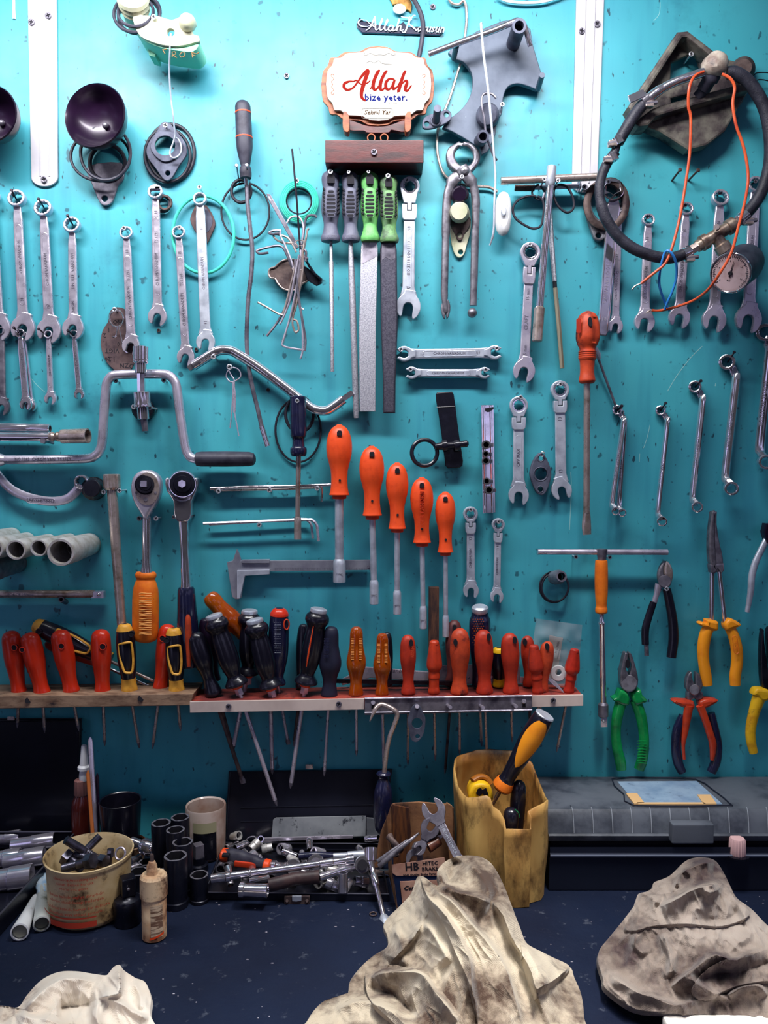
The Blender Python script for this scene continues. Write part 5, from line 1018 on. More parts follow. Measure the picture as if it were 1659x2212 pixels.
# pliers
def grip(t,nm,pts,rr,mt,d=16,n=14,lbl=None):
    q=cr([(p[0],p[1],d) for p in pts],5);m_=len(q);R=[]
    for i in range(m_):
        u=i/(m_-1)*(len(rr)-1);j=min(int(u),len(rr)-2);w=u-j;r=rr[j]*(1-w)+rr[j+1]*w;R.append((r,r*.8))
    return part(t,nm,M().sweep([W(*p) for p in q],R,n),mt,lbl)
t=T('diagonal_cutters','diagonal cutters with worn black sleeves, left sleeve torn at the end','pliers',1430,1250,14)
slab(t,'cutting_jaw',[(1436,1212),(1430,1214),(1422,1228),(1419,1244),(1423,1260),(1436,1268),(1440,1256),(1433,1240),(1434,1226)],12,20,3,PSTEEL)
slab(t,'cutting_jaw',[(1437,1212),(1446,1217),(1452,1232),(1452,1248),(1446,1264),(1436,1270),(1432,1262),(1440,1248),(1433,1238)],13,22,3,BRASSY)
part(t,'pivot',M().lathe(W(1436,1256,20),W(1436,1256,25),[(0,14),(.6,14),(1,12)],24),DSTEEL)
part(t,'cutter_shank',M().sweep(PX([(1424,1262,18),(1418,1285,18),(1412,1306,18)]),[(9,6),(6,5),(6,5)],10),STEEL)
grip(t,'black_sleeve',[(1412,1300),(1402,1330),(1394,1360),(1394,1392)],(7.5,8,8.5,8),BLK,18);part(t,'bare_tip',M().sweep(PX([(1396,1388,18),(1397,1416,18)]),5,10),DSTEEL)
grip(t,'black_sleeve',[(1440,1272),(1446,1300),(1453,1340),(1455,1380),(1450,1420)],(9,10,10.5,11,10.5),BLK,18)
scr(1440,1272,30,'bright screw carrying the black-sleeved diagonal cutters',4.8)
t=T('long_nose_pliers','extra long nose pliers with flared amber-orange grips','pliers',1545,1290,14)
slab(t,'nose_jaw',[(1538,1104),(1534,1112),(1530,1140),(1528,1170),(1529,1205),(1535,1225),(1546,1230),(1542,1180),(1541,1130),(1540,1106)],12,24,3,PSTEEL)
slab(t,'nose_jaw',[(1541,1104),(1544,1106),(1546,1130),(1552,1170),(1559,1200),(1560,1225),(1552,1236),(1542,1228),(1540,1180),(1540,1130)],12,22,3,DSTEEL)
part(t,'pivot_block',M().plate([[(1530,1218),(1560,1216),(1562,1230),(1556,1238),(1548,1228),(1542,1238),(1532,1236)]],12,24,2),DSTEEL)
part(t,'handle_rod',M().sweep(PX([(1538,1232,18),(1536,1345,18)]),5.2,14),CHROME);part(t,'handle_rod',M().sweep(PX([(1553,1232,18),(1566,1345,18)]),5.2,14),CHROME)
part(t,'grip_guard',M().plate([cr([(1524,1337),(1545,1340),(1548,1348),(1546,1360),(1534,1360),(1514,1352),(1507,1346),(1512,1342),(1522,1344)],3,True)],10,28,4,res=2),ORP)
part(t,'grip_guard',M().plate([cr([(1564,1341),(1572,1335),(1582,1337),(1592,1343),(1597,1348),(1592,1352),(1580,1356),(1566,1360),(1561,1350)],3,True)],10,28,4,res=2),ORP)
g=grip(t,'orange_grip',[(1533,1352),(1524,1370),(1519,1400),(1520,1430),(1525,1460),(1528,1480)],(12,13,13,12,12,11),ORP,20)
g=grip(t,'orange_grip',[(1574,1352),(1584,1372),(1591,1400),(1592,1430),(1588,1460),(1588,1480)],(11,12,12.5,12.5,12,11),ORP,20)
m=M();m.sweep([W(p[0],p[1],30.3) for p in rrect(lambda a,b:(1589+a+b*.12,1393+b),-5,5,-19,19,4.9)],.8,5,closed=True);m.text('TITAN',1589,1393,9,1.45,30.3,.5,.8);part(g,'oval_badge',m,ORAT)
t=T('combination_pliers','combination pliers with shiny green grips below the cutters','pliers',1357,1470,14)
slab(t,'plier_jaw',[(1349,1408),(1346,1412),(1341,1432),(1337,1456),(1340,1480),(1356,1492),(1357,1460),(1350,1444),(1351,1428),(1354,1424),(1354,1410)],12,26,2,PSTEEL,2)
slab(t,'plier_jaw',[(1357,1408),(1362,1412),(1371,1440),(1376,1466),(1372,1484),(1358,1492),(1356,1462),(1360,1444),(1361,1432),(1357,1424),(1356,1412)],12,26,2,PSTEEL,2)
part(t,'pivot',M().lathe(W(1358,1476,26),W(1358,1476,29),[(0,18),(.6,18),(1,16)],28),PSTEEL)
part(t,'jaw_opening',M().plate([circ(1356,1434,5,16,10)],25.8,26.4,.1),DARK)
part(t,'green_guard',M().plate([cr([(1336,1487),(1354,1494),(1356,1518),(1345,1521),(1324,1512),(1321,1506),(1330,1502)],2,True)],10,30,4,res=2),GRN);part(t,'green_guard',M().plate([cr([(1361,1494),(1380,1486),(1384,1498),(1394,1508),(1392,1514),(1372,1520),(1364,1512)],2,True)],10,30,4,res=2),GRN)
grip(t,'green_grip',[(1342,1514),(1334,1545),(1330,1580),(1333,1615),(1340,1645),(1342,1662)],(13,12,11,11,12,11),GRN,22);q=grip(t,'green_grip',[(1372,1512),(1384,1545),(1390,1580),(1391,1615),(1386,1645),(1380,1662)],(12,12,11,11,12,11),GRN,22)
m=M()
for i in range(9):y=1600+i*6;m.sweep(path([(1377,y+1,30),(1384,y,32),(1396,y+1,30)],30,3),1.2,5)
part(q,'grip_ribs',m,GRN)
t=T('side_cutters','small side cutters with navy and orange-red two-colour grips','pliers',1498,1500,14)
slab(t,'cutting_jaw',[(1490,1450),(1484,1456),(1480,1470),(1480,1486),(1490,1496),(1498,1492),(1499,1480),(1494,1466),(1492,1452)],12,22,2,PSTEEL)
slab(t,'cutting_jaw',[(1502,1450),(1509,1456),(1515,1470),(1515,1484),(1508,1494),(1499,1494),(1500,1480),(1500,1464),(1500,1452)],12,22,2,PSTEEL)
part(t,'pivot',M().lathe(W(1500,1490,21),W(1500,1490,25),[(0,12),(.6,12),(1,10)],22),PSTEEL);part(t,'body',M().plate([cr([(1486,1490),(1512,1490),(1517,1504),(1504,1512),(1498,1506),(1484,1514),(1482,1502)],2,True)],12,22,2),PSTEEL)
REDG=mat('orange_red_grip',c8(206,66,30),.35,0,c8(150,44,26),40,.4,.7,coat=.2)
part(t,'red_guard',M().plate([cr([(1474,1510),(1494,1512),(1496,1528),(1480,1528),(1456,1518),(1450,1512),(1460,1509)],2,True)],10,28,4,res=2),REDG);part(t,'red_guard',M().plate([cr([(1508,1512),(1526,1506),(1544,1508),(1547,1512),(1536,1520),(1518,1528),(1508,1524)],2,True)],10,28,4,res=2),REDG)
grip(t,'red_grip_face',[(1488,1524),(1484,1550),(1480,1580),(1476,1610),(1478,1640)],(10,9,7,4,3),REDG,25);grip(t,'red_grip_face',[(1512,1524),(1522,1550),(1532,1580),(1540,1610),(1538,1642)],(9,8,8,8,4),REDG,25)
grip(t,'navy_grip_back',[(1476,1545),(1464,1575),(1460,1610),(1464,1645),(1474,1668)],(9,11,11,11,9),NAVY,20);grip(t,'navy_grip_back',[(1536,1540),(1544,1575),(1550,1610),(1546,1645),(1536,1668)],(8,9,10,11,10),NAVY,20)
t=T('yellow_pliers','pliers with yellow grips cut by the right edge, jaws of black steel','pliers',1650,1450,14)
slab(t,'black_jaw',[(1644,1360),(1641,1380),(1640,1420),(1642,1470),(1650,1490),(1662,1486),(1656,1440),(1650,1400),(1647,1362)],12,22,2,BLKP);slab(t,'black_jaw',[(1655,1360),(1656,1400),(1662,1440),(1690,1440),(1670,1360)],12,22,2,BLKP)
part(t,'yellow_guard',M().plate([cr([(1634,1484),(1656,1488),(1658,1508),(1640,1512),(1630,1502),(1622,1498),(1626,1488)],2,True)],12,30,4,res=2),YEL);grip(t,'yellow_grip',[(1642,1500),(1630,1535),(1622,1570),(1622,1600),(1628,1626)],(15,12,11,10.5,9),YEL,22)
t=T('polished_pliers','polished steel pliers with one bare curved handle, cut by the right edge','pliers',1655,1180,14)
part(t,'dark_joint',M().plate([[(1650,1130),(1690,1130),(1690,1180),(1652,1172),(1646,1150)]],10,24,2),PUR);grip(t,'steel_handle',[(1658,1162),(1646,1185),(1632,1215),(1624,1245),(1622,1275),(1618,1300),(1614,1322)],(7,7,7.5,7.5,7,6,5),MATTE,18)
# long red screwdriver and rod behind
t,h,a,b,c=driver('long grimy red slotted screwdriver hanging on the right side of the wall',1270,672,1268,828,1267,1108,[(0,4),(.015,9),(.05,17),(.12,22),(.22,25),(.36,26),(.44,23),(.52,17),(.58,18),(.66,18.5),(.7,16),(.85,15),(.93,17),(.97,17.5),(1,14)],REDDK,7.2,34,20,flute=(3,.16),fl=(.1,.46),n=36,smat=BRASSY)
part(t,'flat_blade',M().sweep(PX([(1267,1100,20),(1267,1125,20),(1267,1138,20),(1268,1155,20)]),[(7.2,7.2),(9.5,5),(10,3.2),(9,1.4)],12),BRASSY)
part(h,'hanging_hole',M().plate([cr([(1274,684),(1278,690),(1279,702),(1275,706),(1271,702),(1271,690)],3,True)],48,52,.2),DARK);part(h,'lettering_panel',M().plate([rrect(lambda p,q:(1250+p,704+q),-5,5,-16,16,3)],47,48.5,.4),REDW)
m=M()
for i in range(4):m.lathe(a.lerp(b,.56+.028*i),a.lerp(b,.57+.028*i),[(0,19.2),(1,19.2)],28,k=kpx(a))
part(h,'collar_rings',m,REDDK)
t=T('slim_screwdriver','slim dark steel rod with foil-wrapped top slanting behind the red screwdriver','rod',1290,760,8)
part(t,'rod',M().sweep(PX([(1290,768,12),(1332,882,6)]),2.8,10),DSTEEL);part(t,'foil_wrap',M().sweep(PX([(1286,752,14),(1292,768,14),(1296,776,14)]),[5,7,3],8),MATTE)
# ---------------------------------------------------------------- shelf of screwdrivers
t=T('wooden_shelf','worn bare wooden shelf board at the left holding red and black-yellow screwdrivers','shelf',200,1510,0)
PLANK=mat('bare_worn_wood',c8(168,138,112),.65,0,c8(112,84,66),30,.4,.65,st=(1,3,3),bump=.2,dirt=c8(50,38,40),ds=24,dlo=.56,dhi=.7)
part(t,'board',M().plate([[(-60,1504),(408,1499),(418,1498),(412,1524),(-60,1532)]],0,58,1,dm=58),PLANK)
m=M()
for x,y in((61,1513),(304,1509)):m.lathe(W(x,y,57),W(x,y,58.6),[(0,6.5),(1,6.5)],18)
part(t,'screw_hole',m,DARK)
t=T('painted_shelf','long red-topped shelf with pale front strip holding most of the screwdrivers','shelf',830,1510,0)
REDP=mat('chipped_red_paint',c8(176,70,54),.55,0,c8(120,50,48),20,.4,.6,dirt=c8(60,34,40),ds=30,dlo=.55,dhi=.7,bump=.15)
STRIP=mat('pale_front_strip',c8(222,204,194),.5,0,c8(196,176,168),14,dirt=c8(110,80,70),ds=30,dlo=.64,dhi=.76)
part(t,'board',M().plate([[(411,1516),(1259,1503),(1259,1526),(411,1539)]],0,60,.6,dm=62),REDP)
part(t,'front_strip',M().plate([[(410,1516),(787,1509),(787,1533),(410,1540)]],60,63,.5,dm=63),STRIP);part(t,'front_strip',M().plate([[(1149,1503),(1260,1501),(1260,1525),(1149,1528)]],60,63,.5,dm=63),STRIP)
for x,y,r in((494,1526,6.2),(732,1521,6.2),(1195,1513,6)):
    z=scr(x,y,64.5,'x',r,0,rot=.4);z.parent=t;z.location=z.location-t.location;del z['label'];del z['category'];z.name='fixing_screw'
    [z.children[i] for i in range(3)][2].scale=(1,1,1)
t=T('metal_hook_strip','dark grooved metal strip with studs screwed to the shelf front','strip',968,1528,63)
part(t,'angle_strip',M().plate([[(788,1509),(1149,1503),(1149,1536),(788,1545)]],63,66,.5,dm=66),DSTEEL);m=M()
m.sweep(PX([(788,1509.5,66),(1149,1503.5,66)]),3,8);part(t,'rolled_lip',m,DSTEEL);m=M();m.sweep(PX([(788,1540,66),(1149,1534,66)]),2.4,8);part(t,'rolled_lip',m,DSTEEL)
for x,y in((970,1526),(1041,1527),(1112,1524)):
    m=M().lathe(W(x-4,y-3,66),W(x+3,y+2,86),[(0,3.4),(.5,3),(.55,4),(1,4)],12);part(t,'stud',m,STEEL)
for x,y in((806,1518),(1132,1515)):
    m=M().lathe(W(x,y,66),W(x,y,68),[(0,5),(.7,5),(1,4)],16);part(t,'fixing_screw',m,STEEL);part(t,'keyhole_slot',M().plate([[(x-3,y+5),(x+3,y+5),(x+4,y+13),(x-4,y+13)]],66,66.6,.1),DARK)
def hdl(prof,k=4):return [(p[0]*100,max(.4,p[1])) for p in cr(prof,k)]
RP=[(0,5),(.02,12),(.06,17),(.12,19.5),(.2,20.5),(.35,21),(.5,20),(.65,17),(.8,15),(.9,15.5),(.97,17),(1,16)]
def drv(nm,lbl,x0,y0,x1,y1,tip,prof,mt,sc_=1,d=34,sr=3.4,sm=None,hole=None,flute=0,flt=(.05,.6),n=28,flat=.9,dt=None,group=None,bands=None,cap=None):
    t=T(nm,lbl,'screwdriver',x1,y1,d,group);a,b=W(x0,y0,d+4),W(x1,y1,d);k=kpx(a)
    P=hdl([(p[0],p[1]*sc_) for p in prof]);fn=(lambda u,an:1-(flute[1]*max(0,cos(an*flute[0]))**2 if flt[0]<u<flt[1] else 0)) if flute else None
    h=part(t,'handle',M().lathe(a,b,P,n,mod=fn,flat=flat),mt)
    if tip:
        c=W(tip[0],tip[1],dt if dt is not None else d-4);part(t,'shaft',M().sweep([b+(a-b)*.05,c],sr,12),sm or BRASSY)
        u=(c-b).normalized();q=tip[2] if len(tip)>2 else 'x'
        part(t,'tip',M().sweep([c-u*.002,c+u*.004,c+u*.009],[sr,sr*.8,sr*.2] if q=='x' else [(sr,sr),(sr*1.5,sr*.7),(sr*1.3,sr*.25)],10),DSTEEL)
    if hole:
        hx,hy,hr=hole;e=W(hx,hy,d+4+ (sc_*19.5*flat)*.62);p=M().lathe(e+V((0,.004,0)),e+V((0,-.0006,0)),[(0,hr),(1,hr)],18);part(h,'hanging_hole',p,DARK)
        q=M().ring(e+V((0,-.0006,0)),hr,1.1,n=20,m=6);part(h,'hole_rim',q,mt)
    if bands:
        for f0,f1,bm2 in bands:
            pr=[];N_=8
            for i in range(N_+1):
                f=f0+(f1-f0)*i/N_;j=max(i2 for i2 in range(len(P)-1) if P[i2][0]<=f*100+1e-6);A,B2=P[j],P[j+1];w=(f*100-A[0])/max(1e-6,B2[0]-A[0]);pr.append((f*100-f0*100+1e-3,A[1]+(B2[1]-A[1])*w+.7))
            part(h,'coloured_band',M().lathe(a.lerp(b,f0),a.lerp(b,f1),pr,n,flat=flat,k=kpx((a+b)/2)),bm2)
    return t,h,a,b
g='scarlet screwdrivers'
drv('screwdriver','scarlet screwdriver leftmost on the wooden shelf, upright at the left edge',22,1363,42,1500,(38,1560),RP,RED,1,d=34,hole=(31,1399,6.5))
drv('screwdriver','scarlet screwdriver leaning left, second from the left edge',62,1367,92,1499,(96,1570),RP,RED,1.05,d=38,hole=(48,1404,5.5))
drv('screwdriver','scarlet screwdriver third from the left, in front of the black-yellow one lying slantwise',128,1361,155,1495,(168,1566),RP,RED,1.05,d=36,hole=(133,1396,6.5))
drv('screwdriver','scarlet screwdriver standing straight, left of the upright black-yellow one',217,1360,222,1496,(226,1598),RP,RED,1.02,d=34,hole=(222,1397,7))
drv('screwdriver','scarlet screwdriver half hidden by the right black-yellow one',364,1349,346,1488,(331,1604),RP,RED,.95,d=22,hole=(351,1379,6.5),dt=28)
BY=[(0,5),(.02,12),(.08,16),(.15,18),(.3,20),(.5,20),(.7,17),(.8,15),(.88,15),(.97,17),(1,16)]
def byd(lbl,x0,y0,x1,y1,tip,s,d,holexy,dt=None):
    t,h,a,b=drv('screwdriver',lbl,x0,y0,x1,y1,tip,BY,BLK,s,d=d,hole=holexy+(6,),bands=((.002,.1,YELW),(.80,.995,YELW)),dt=dt)
    L,f,an=frame2(x0,y0,x1,y1);m=M();W_=15*s;dd=d+4
    def sp(u,v):
        p=f(u*W_,v*L);r=20*s*.9;return W(p[0],p[1],dd+.62*math.sqrt(max(0,r*r-(u*W_)**2*.8)))
    for P in([(-1,.3),(.6,.28),(.85,.34),(.9,.5),(.8,.62),(.5,.72),(-.3,.72)],[(-1,.3),(-.95,.5),(-.6,.68),(-.3,.72)]):
        m.sweep([sp(*p) for p in cr(P,5)],[(3,1.6)],8) if 0 else m.sweep([sp(*p) for p in cr(P,5)],2.6,8)
    part(h,'yellow_stripe',m,YELW);return t
byd('black and mustard screwdriver standing upright on the wooden shelf, left one',268,1347,280,1494,(299,1604),1,34,(284,1369),24)
byd('black and mustard screwdriver standing in front of a scarlet one, right one',375,1356,382,1495,(389,1566),.98,36,(360,1383),30)
byd('black and mustard screwdriver lying slantwise behind the scarlet ones',72,1348,238,1428,(330,1470),1.08,20,(84,1364),14)
drv('screwdriver','dark red screwdriver lying slantwise low behind the scarlet ones',98,1388,228,1440,(325,1484),RP,mat('dark_maroon_plastic',c8(150,44,30),.4),.62,d=9,sm=CHROME,dt=10)  # one even dark maroon over the whole handle
# middle dark group
AP=[(0,6),(.02,12),(.08,15.5),(.16,16),(.25,15.5),(.38,18),(.48,20.5),(.56,19.5),(.7,14.5),(.82,13),(.92,14.5),(.97,16),(1,15)]
drv('screwdriver','amber-brown screwdriver leaning left behind the black steel-capped ones',449,1284,545,1392,(580,1440),AP,AMB,1.15,d=14,dt=18,hole=None)
def capd(lbl,x0,y0,x1,y1,tip,s,d,stripe=False,dt=None):
    t,h,a,b=drv('screwdriver',lbl,x0,y0,x1,y1,tip,[(0,18),(.02,20),(.06,25),(.12,26),(.17,22),(.22,20),(.35,22),(.6,23),(.75,19),(.85,15),(.9,20),(.95,25),(.98,24),(1,14)],BLK,s,d=d,flute=(3,.14),flt=(.2,.8),n=36,sm=STEEL,sr=4.6,dt=dt)
    u=(b-a).normalized();k=kpx(a);part(t,'steel_strike_cap',M().lathe(a-u*.0055,a+u*.001,[(0,14*s),(.2,18*s),(.6,19*s),(1,18*s)],28,flat=.9),MATTE);part(t,'cap_neck',M().lathe(a-u*.001,a+u*.0015,[(0,17*s),(1,18.6*s)],28,flat=.9),DSTEEL)
    part(t,'hex_bolster',M().lathe(b-u*.001,b+u*.013,[(0,9*s),(1,9*s)],6),STEEL);part(t,'orange_ring',M().lathe(b-u*.002,b+u*.003,[(0,11*s),(1,11*s)],24),ORG)
    if stripe:part(h,'orange_stripe',M().sweep([W(677,1353,d+18),W(671,1385,d+20),W(665,1420,d+19),W(662,1440,d+16)],[.8,1.6,2,.8],8),ORG)
    return t
drv('screwdriver','rough black screwdriver leaning at the left of the steel-capped group',420,1366,462,1500,(522,1680,'f'),[(0,6),(.02,12),(.08,18),(.2,21),(.35,22),(.5,20),(.62,15),(.75,13),(.85,16),(.95,19),(1,18)],BLK,1,d=38,sm=RUST,sr=4.4,dt=30)
t_=drv('screwdriver','dark purple screwdriver with an orange tip dot behind the left steel cap',443,1335,462,1470,(512,1650),BY,PUR,.9,d=12,sm=RUST,dt=14)
capd('steel-capped black screwdriver leaning left, its long shaft reaching lowest over the case lid',463,1335,513,1482,(594,1728),1,44,dt=50)
capd('steel-capped black screwdriver standing at the back between two others',539,1325,536,1458,(505,1610),.95,18,dt=16)
capd('steel-capped black screwdriver leaning left, second in front',551,1345,585,1486,(588,1660),1,44,dt=30)
t,h,a,b=drv('screwdriver','dark screwdriver with a red domed top and dotted grip',604,1313,598,1478,(621,1596,'f'),[(0,7),(.02,13),(.06,18),(.1,19.5),(.3,22),(.6,22),(.8,17),(.9,14),(.97,19),(1,18)],NAVY,1,d=26,sm=STEEL,bands=((.004,.10,RED),),dt=14)
m=M()
for i in range(14):
    for j in range(4):m.ball(W(592+j*4.2+(i%2)*2,1345+i*5,26+4+15.5),.9,6)
part(h,'dot_studs',m,MATTE);part(h,'hanging_slot',M().ring(W(619,1349,38),6,1.6,(.5,-1,0),20,6,ry=11),ORGD)
drv('screwdriver','black ribbed screwdriver standing behind the steel-capped one with an orange stripe',656,1348,650,1484,(636,1600),BY,BLK,.7,d=11,sm=RUST,dt=10)
capd('steel-capped black screwdriver with a thin orange stripe, leaning right',688,1322,660,1478,(629,1690),1,42,True,dt=44)
NP=[(0,6),(.02,12),(.08,16),(.16,17),(.28,18),(.42,23),(.5,25),(.58,24),(.7,18),(.8,15),(.9,17),(.97,19),(1,17)]
t,h,a,b=drv('screwdriver','matte navy screwdriver with ribbed thumb grips beside the amber ones',716,1354,711,1504,(701,1664),NP,mat('matte_navy_rubber',c8(28,30,52),.55),.96,d=42,sm=STEEL)
m=M()
for i in range(13):m.sweep(PX([(700,1380+i*3.3,58),(706,1379.4+i*3.3,60.5),(711,1380+i*3.3,61)],58),.7,5)
part(h,'thumb_ribs',m,NAVY)
def amb(lbl,x0,y0,x1,y1,tip,s,d):
    t,h,a,b=drv('screwdriver',lbl,x0,y0,x1,y1,tip,NP,AMB,s,d=d,sm=STEEL)
    part(t,'amber_core',M().lathe(a.lerp(b,.08),b,[(0,5*s),(.1,9*s),(.6,8*s),(1,6*s)],16,flat=.9),AMBD)
    m=M();f=(y1-y0)/148
    for q in(-1,1):
        for i in range(14):m.sweep(PX([(x0+q*10*s-3,y0+26*f+i*3.4*f,d+16*s),(x0+q*10*s+3,y0+26*f+i*3.4*f,d+17*s)]),.6,5)
    part(h,'thumb_ribs',m,mat('pale_amber',c8(250,170,90),.3))
amb('transparent amber screwdriver, larger of the two side by side on the red shelf',770,1354,769,1502,(770,1620),.85,42)
amb('transparent amber screwdriver, smaller of the two side by side on the red shelf',826,1368,825,1501,(829,1650),.78,42)
drv('screwdriver','small black screwdriver top showing behind the smaller amber one',836,1366,838,1480,None,BY,BLK,.6,d=20)
WP=[(0,5),(.02,9),(.07,14),(.15,17),(.3,18.5),(.42,18),(.55,15.5),(.68,13),(.78,12.5),(.88,14.5),(.95,16),(.98,15),(1,11)]
SP=[(0,8),(.02,10),(.06,11),(.1,12),(.3,16),(.45,18),(.52,16),(.56,12.5),(.68,13.5),(.7,12),(.85,11.5),(.95,13),(1,11)]
def redd(lbl,x0,y0,x1,y1,tip,s,d,pr=WP,mt=None,hole=None,fl=(4,.07)):
    t,h,a,b=drv('screwdriver',lbl,x0,y0,x1,y1,tip,pr,mt or REDW,s,d=d,sm=RUST if d<30 else BRASSY,flute=fl,flt=(.06,.9),n=32,sr=3)
    if hole:
        e=W(hole[0],hole[1],d+4+9*s);part(h,'hanging_hole',M().lathe(e+V((0,.003,0)),e+V((0,-.0016,0)),[(0,6),(1,6)],16,flat=1).xf(Matrix.Translation(e)@Matrix.Diagonal((.75,1,1.25,1))@Matrix.Translation(-e)),DARK)
    if pr is SP:part(h,'top_rings',M().ring(a.lerp(b,.02),8*s,.8,(b-a),20,6),mt or REDW)
    return t
redd('red wooden-look screwdriver with lettering, right of the small amber one',881,1372,882,1500,(881,1640),.98,42,hole=(888,1389))
m=M();m.text('NORM',892,1408,9,-pi/2+.05,60,1.2,.9);part(bpy.data.objects[[o.name for o in bpy.data.objects if o.get('label','').startswith('red wooden-look')][0]].children[0],'pressed_lettering',m,REDDK)
redd('small orange-red screwdriver with ringed top, before the wooden stick',938,1384,937,1499,(940,1630),.98,42,SP,mat('orange_red_wood',c8(206,64,30),.4,0,c8(160,46,26),40,dirt=c8(90,30,28),ds=50,dlo=.6,dhi=.74),hole=None,fl=(3,.12))
redd('grimy red screwdriver with a chipped hole and smudged waist',994,1358,992,1500,(993,1618),1.22,42,mt=REDDK,hole=(984,1388))
redd('plump red screwdriver in front of the steel-capped dotted one',1044,1361,1047,1499,(1053,1676),1.15,42,hole=(1056,1376))
redd('plump red screwdriver right of the black-yellow peeping one',1101,1368,1104,1498,(1106,1590),1.12,42,hole=(1112,1383))
redd('red screwdriver at the back, behind the three small ones at the shelf end',1139,1374,1143,1482,(1146,1600),.85,18,hole=(1134,1387))
redd('small dark red screwdriver with ringed top, front of the three at the shelf end',1153,1394,1162,1498,(1166,1590),.95,46,SP,fl=(3,.1))
redd('red screwdriver with pale scuffed top leaning right, near the plastic bag',1184,1386,1170,1496,(1160,1600),.88,38,mt=REDDK,hole=(1182,1397))
redd('small red screwdriver standing last at the right end of the shelf',1242,1402,1228,1497,(1205,1612),.92,44,SP,mat('bright_red_handle',c8(196,48,28),.35,0,c8(150,36,24),40),fl=(3,.1))
redd('maroon screwdriver with a big hole standing behind the grimy red one',982,1340,976,1482,(962,1660),1.0,14,mt=mat('maroon_handle',c8(110,52,48),.5,0,c8(60,30,38),40),hole=(982,1357))
t,h,a,b=drv('screwdriver','steel-capped amber and black dotted screwdriver at the back of the shelf',1037,1318,1034,1480,(1040,1600),[(0,17),(.03,19),(.08,20),(.14,24),(.3,24),(.5,22),(.8,15),(1,16)],NAVY,.95,d=18,dt=14)
part(t,'steel_strike_cap',M().lathe(W(1037,1309,24),W(1037,1324,22),[(0,14),(.2,18),(.6,18.5),(1,16)],26),MATTE);m=M()
for i in range(12):
    for j in range(5):m.ball(W(1022+j*5+(i%2)*2.5,1338+i*5,18+4+13.5),1.3,6)
part(h,'amber_studs',m,AMB)
drv('screwdriver','black screwdriver with yellow ends peeping between two plump red ones',1078,1398,1078,1482,None,BY,BLK,.8,d=16,bands=((.004,.12,YEL),(.80,.99,YEL)))
drv('screwdriver','thin dark red handle standing before the ribbed ratchet grip',406,1328,408,1440,None,[(0,3),(.1,6),(.4,7),(.8,5),(1,4)],REDDK,1,d=44)
t=T('wooden_stick','square brown wooden stick standing behind the small orange-red screwdriver','stick',936,1480,14)
part(t,'stick',M().sweep(PX([(937,1268,18),(936,1486,18)]),[(15.5,10)]*2,4),mat('brown_stick_wood',c8(92,62,46),.6,0,c8(48,34,34),30,.4,.6,st=(6,2,1),bump=.2))
t=T('steel_rule','long steel bar with engraved lettering lying at the back of the shelf','bar',900,1465,8)
q=part(t,'bar',M().plate([[(735,1468),(790,1440),(905,1449),(1140,1462),(1140,1476),(905,1470),(800,1464),(740,1480)]],8,12,1),STEEL);m=M();m.text('Istanbul',856,1449,14,.08,12,.2,1,shear=.3);part(q,'engraved_lettering',m,DSTEEL)
t=T('feeler_strip','dull grey steel strip lying level behind the red screwdrivers','strip',1040,1462,14);part(t,'strip',M().plate([[(945,1437),(1122,1434),(1124,1476),(945,1478)],circ(1062,1463,4,12),circ(1012,1463,3,12)],13,15,.3),DSTEEL)
t=T('dark_file','black square bar lying along the back of the shelf behind the amber ones','bar',780,1475,20);part(t,'bar',M().sweep(PX([(700,1470,24),(1000,1476,24)]),[(6,5)]*2,4),BLKP)
# plastic bag with card, keys
BAG=bpy.data.materials.new('clear_bag');BAG.use_nodes=True;b_=BAG.node_tree.nodes['Principled BSDF'];b_.inputs['Base Color'].default_value=(*c8(170,176,182),1);b_.inputs['Roughness'].default_value=.25;b_.inputs['Alpha'].default_value=.38
t=T('plastic_bag','wrinkled clear plastic bag with a card inside, standing at the shelf end','bag',1200,1480,10)
m=M();vs=[];fs=[];nx,ny=14,16
for j in range(ny):
    for i in range(nx):
        u,v=i/(nx-1),j/(ny-1);x=1158+u*100-v*12-(1-u)*v*6;y=1336+v*145+u*14*(1-v);vs.append(W(x,y,14+6*noise.noise(V((u*5,v*6,1)))*1.6+6*sin(u*pi)))
for j in range(ny-1):
    for i in range(nx-1):fs.append((j*nx+i,j*nx+i+1,(j+1)*nx+i+1,(j+1)*nx+i))
m.add(vs,fs);part(t,'film',m,BAG,ang=180)
cdp=part(t,'card',M().plate([[(1187,1372),(1216,1378),(1206,1440),(1200,1466),(1172,1460)]],8,9,.2),CARD)
m=M();m.text('FULLMAX',1204,1398,7,-1.35,9,.15,.9);m.text('MADE IN PRC',1207,1412,4,-1.35,9,.15,.9);part(cdp,'card_lettering',m,INKK)
t=T('washer_ring','big pale plastic washer ring leaning at the shelf end beside the last screwdriver','washer',1206,1455,30)
part(t,'disc',M().plate([circ(1206,1454,17,28),circ(1206,1452,6.5,18)],30,34,.8),WPL)
t=T('tweezers','slim bright pointed tweezers lying on the shelf end','tweezers',1205,1485,40);part(t,'arm',M().sweep(PX([(1182,1462,40),(1198,1476,44),(1218,1496,50)]),[(3,1.5),(5,1.5),(1,1)],6),STEEL)
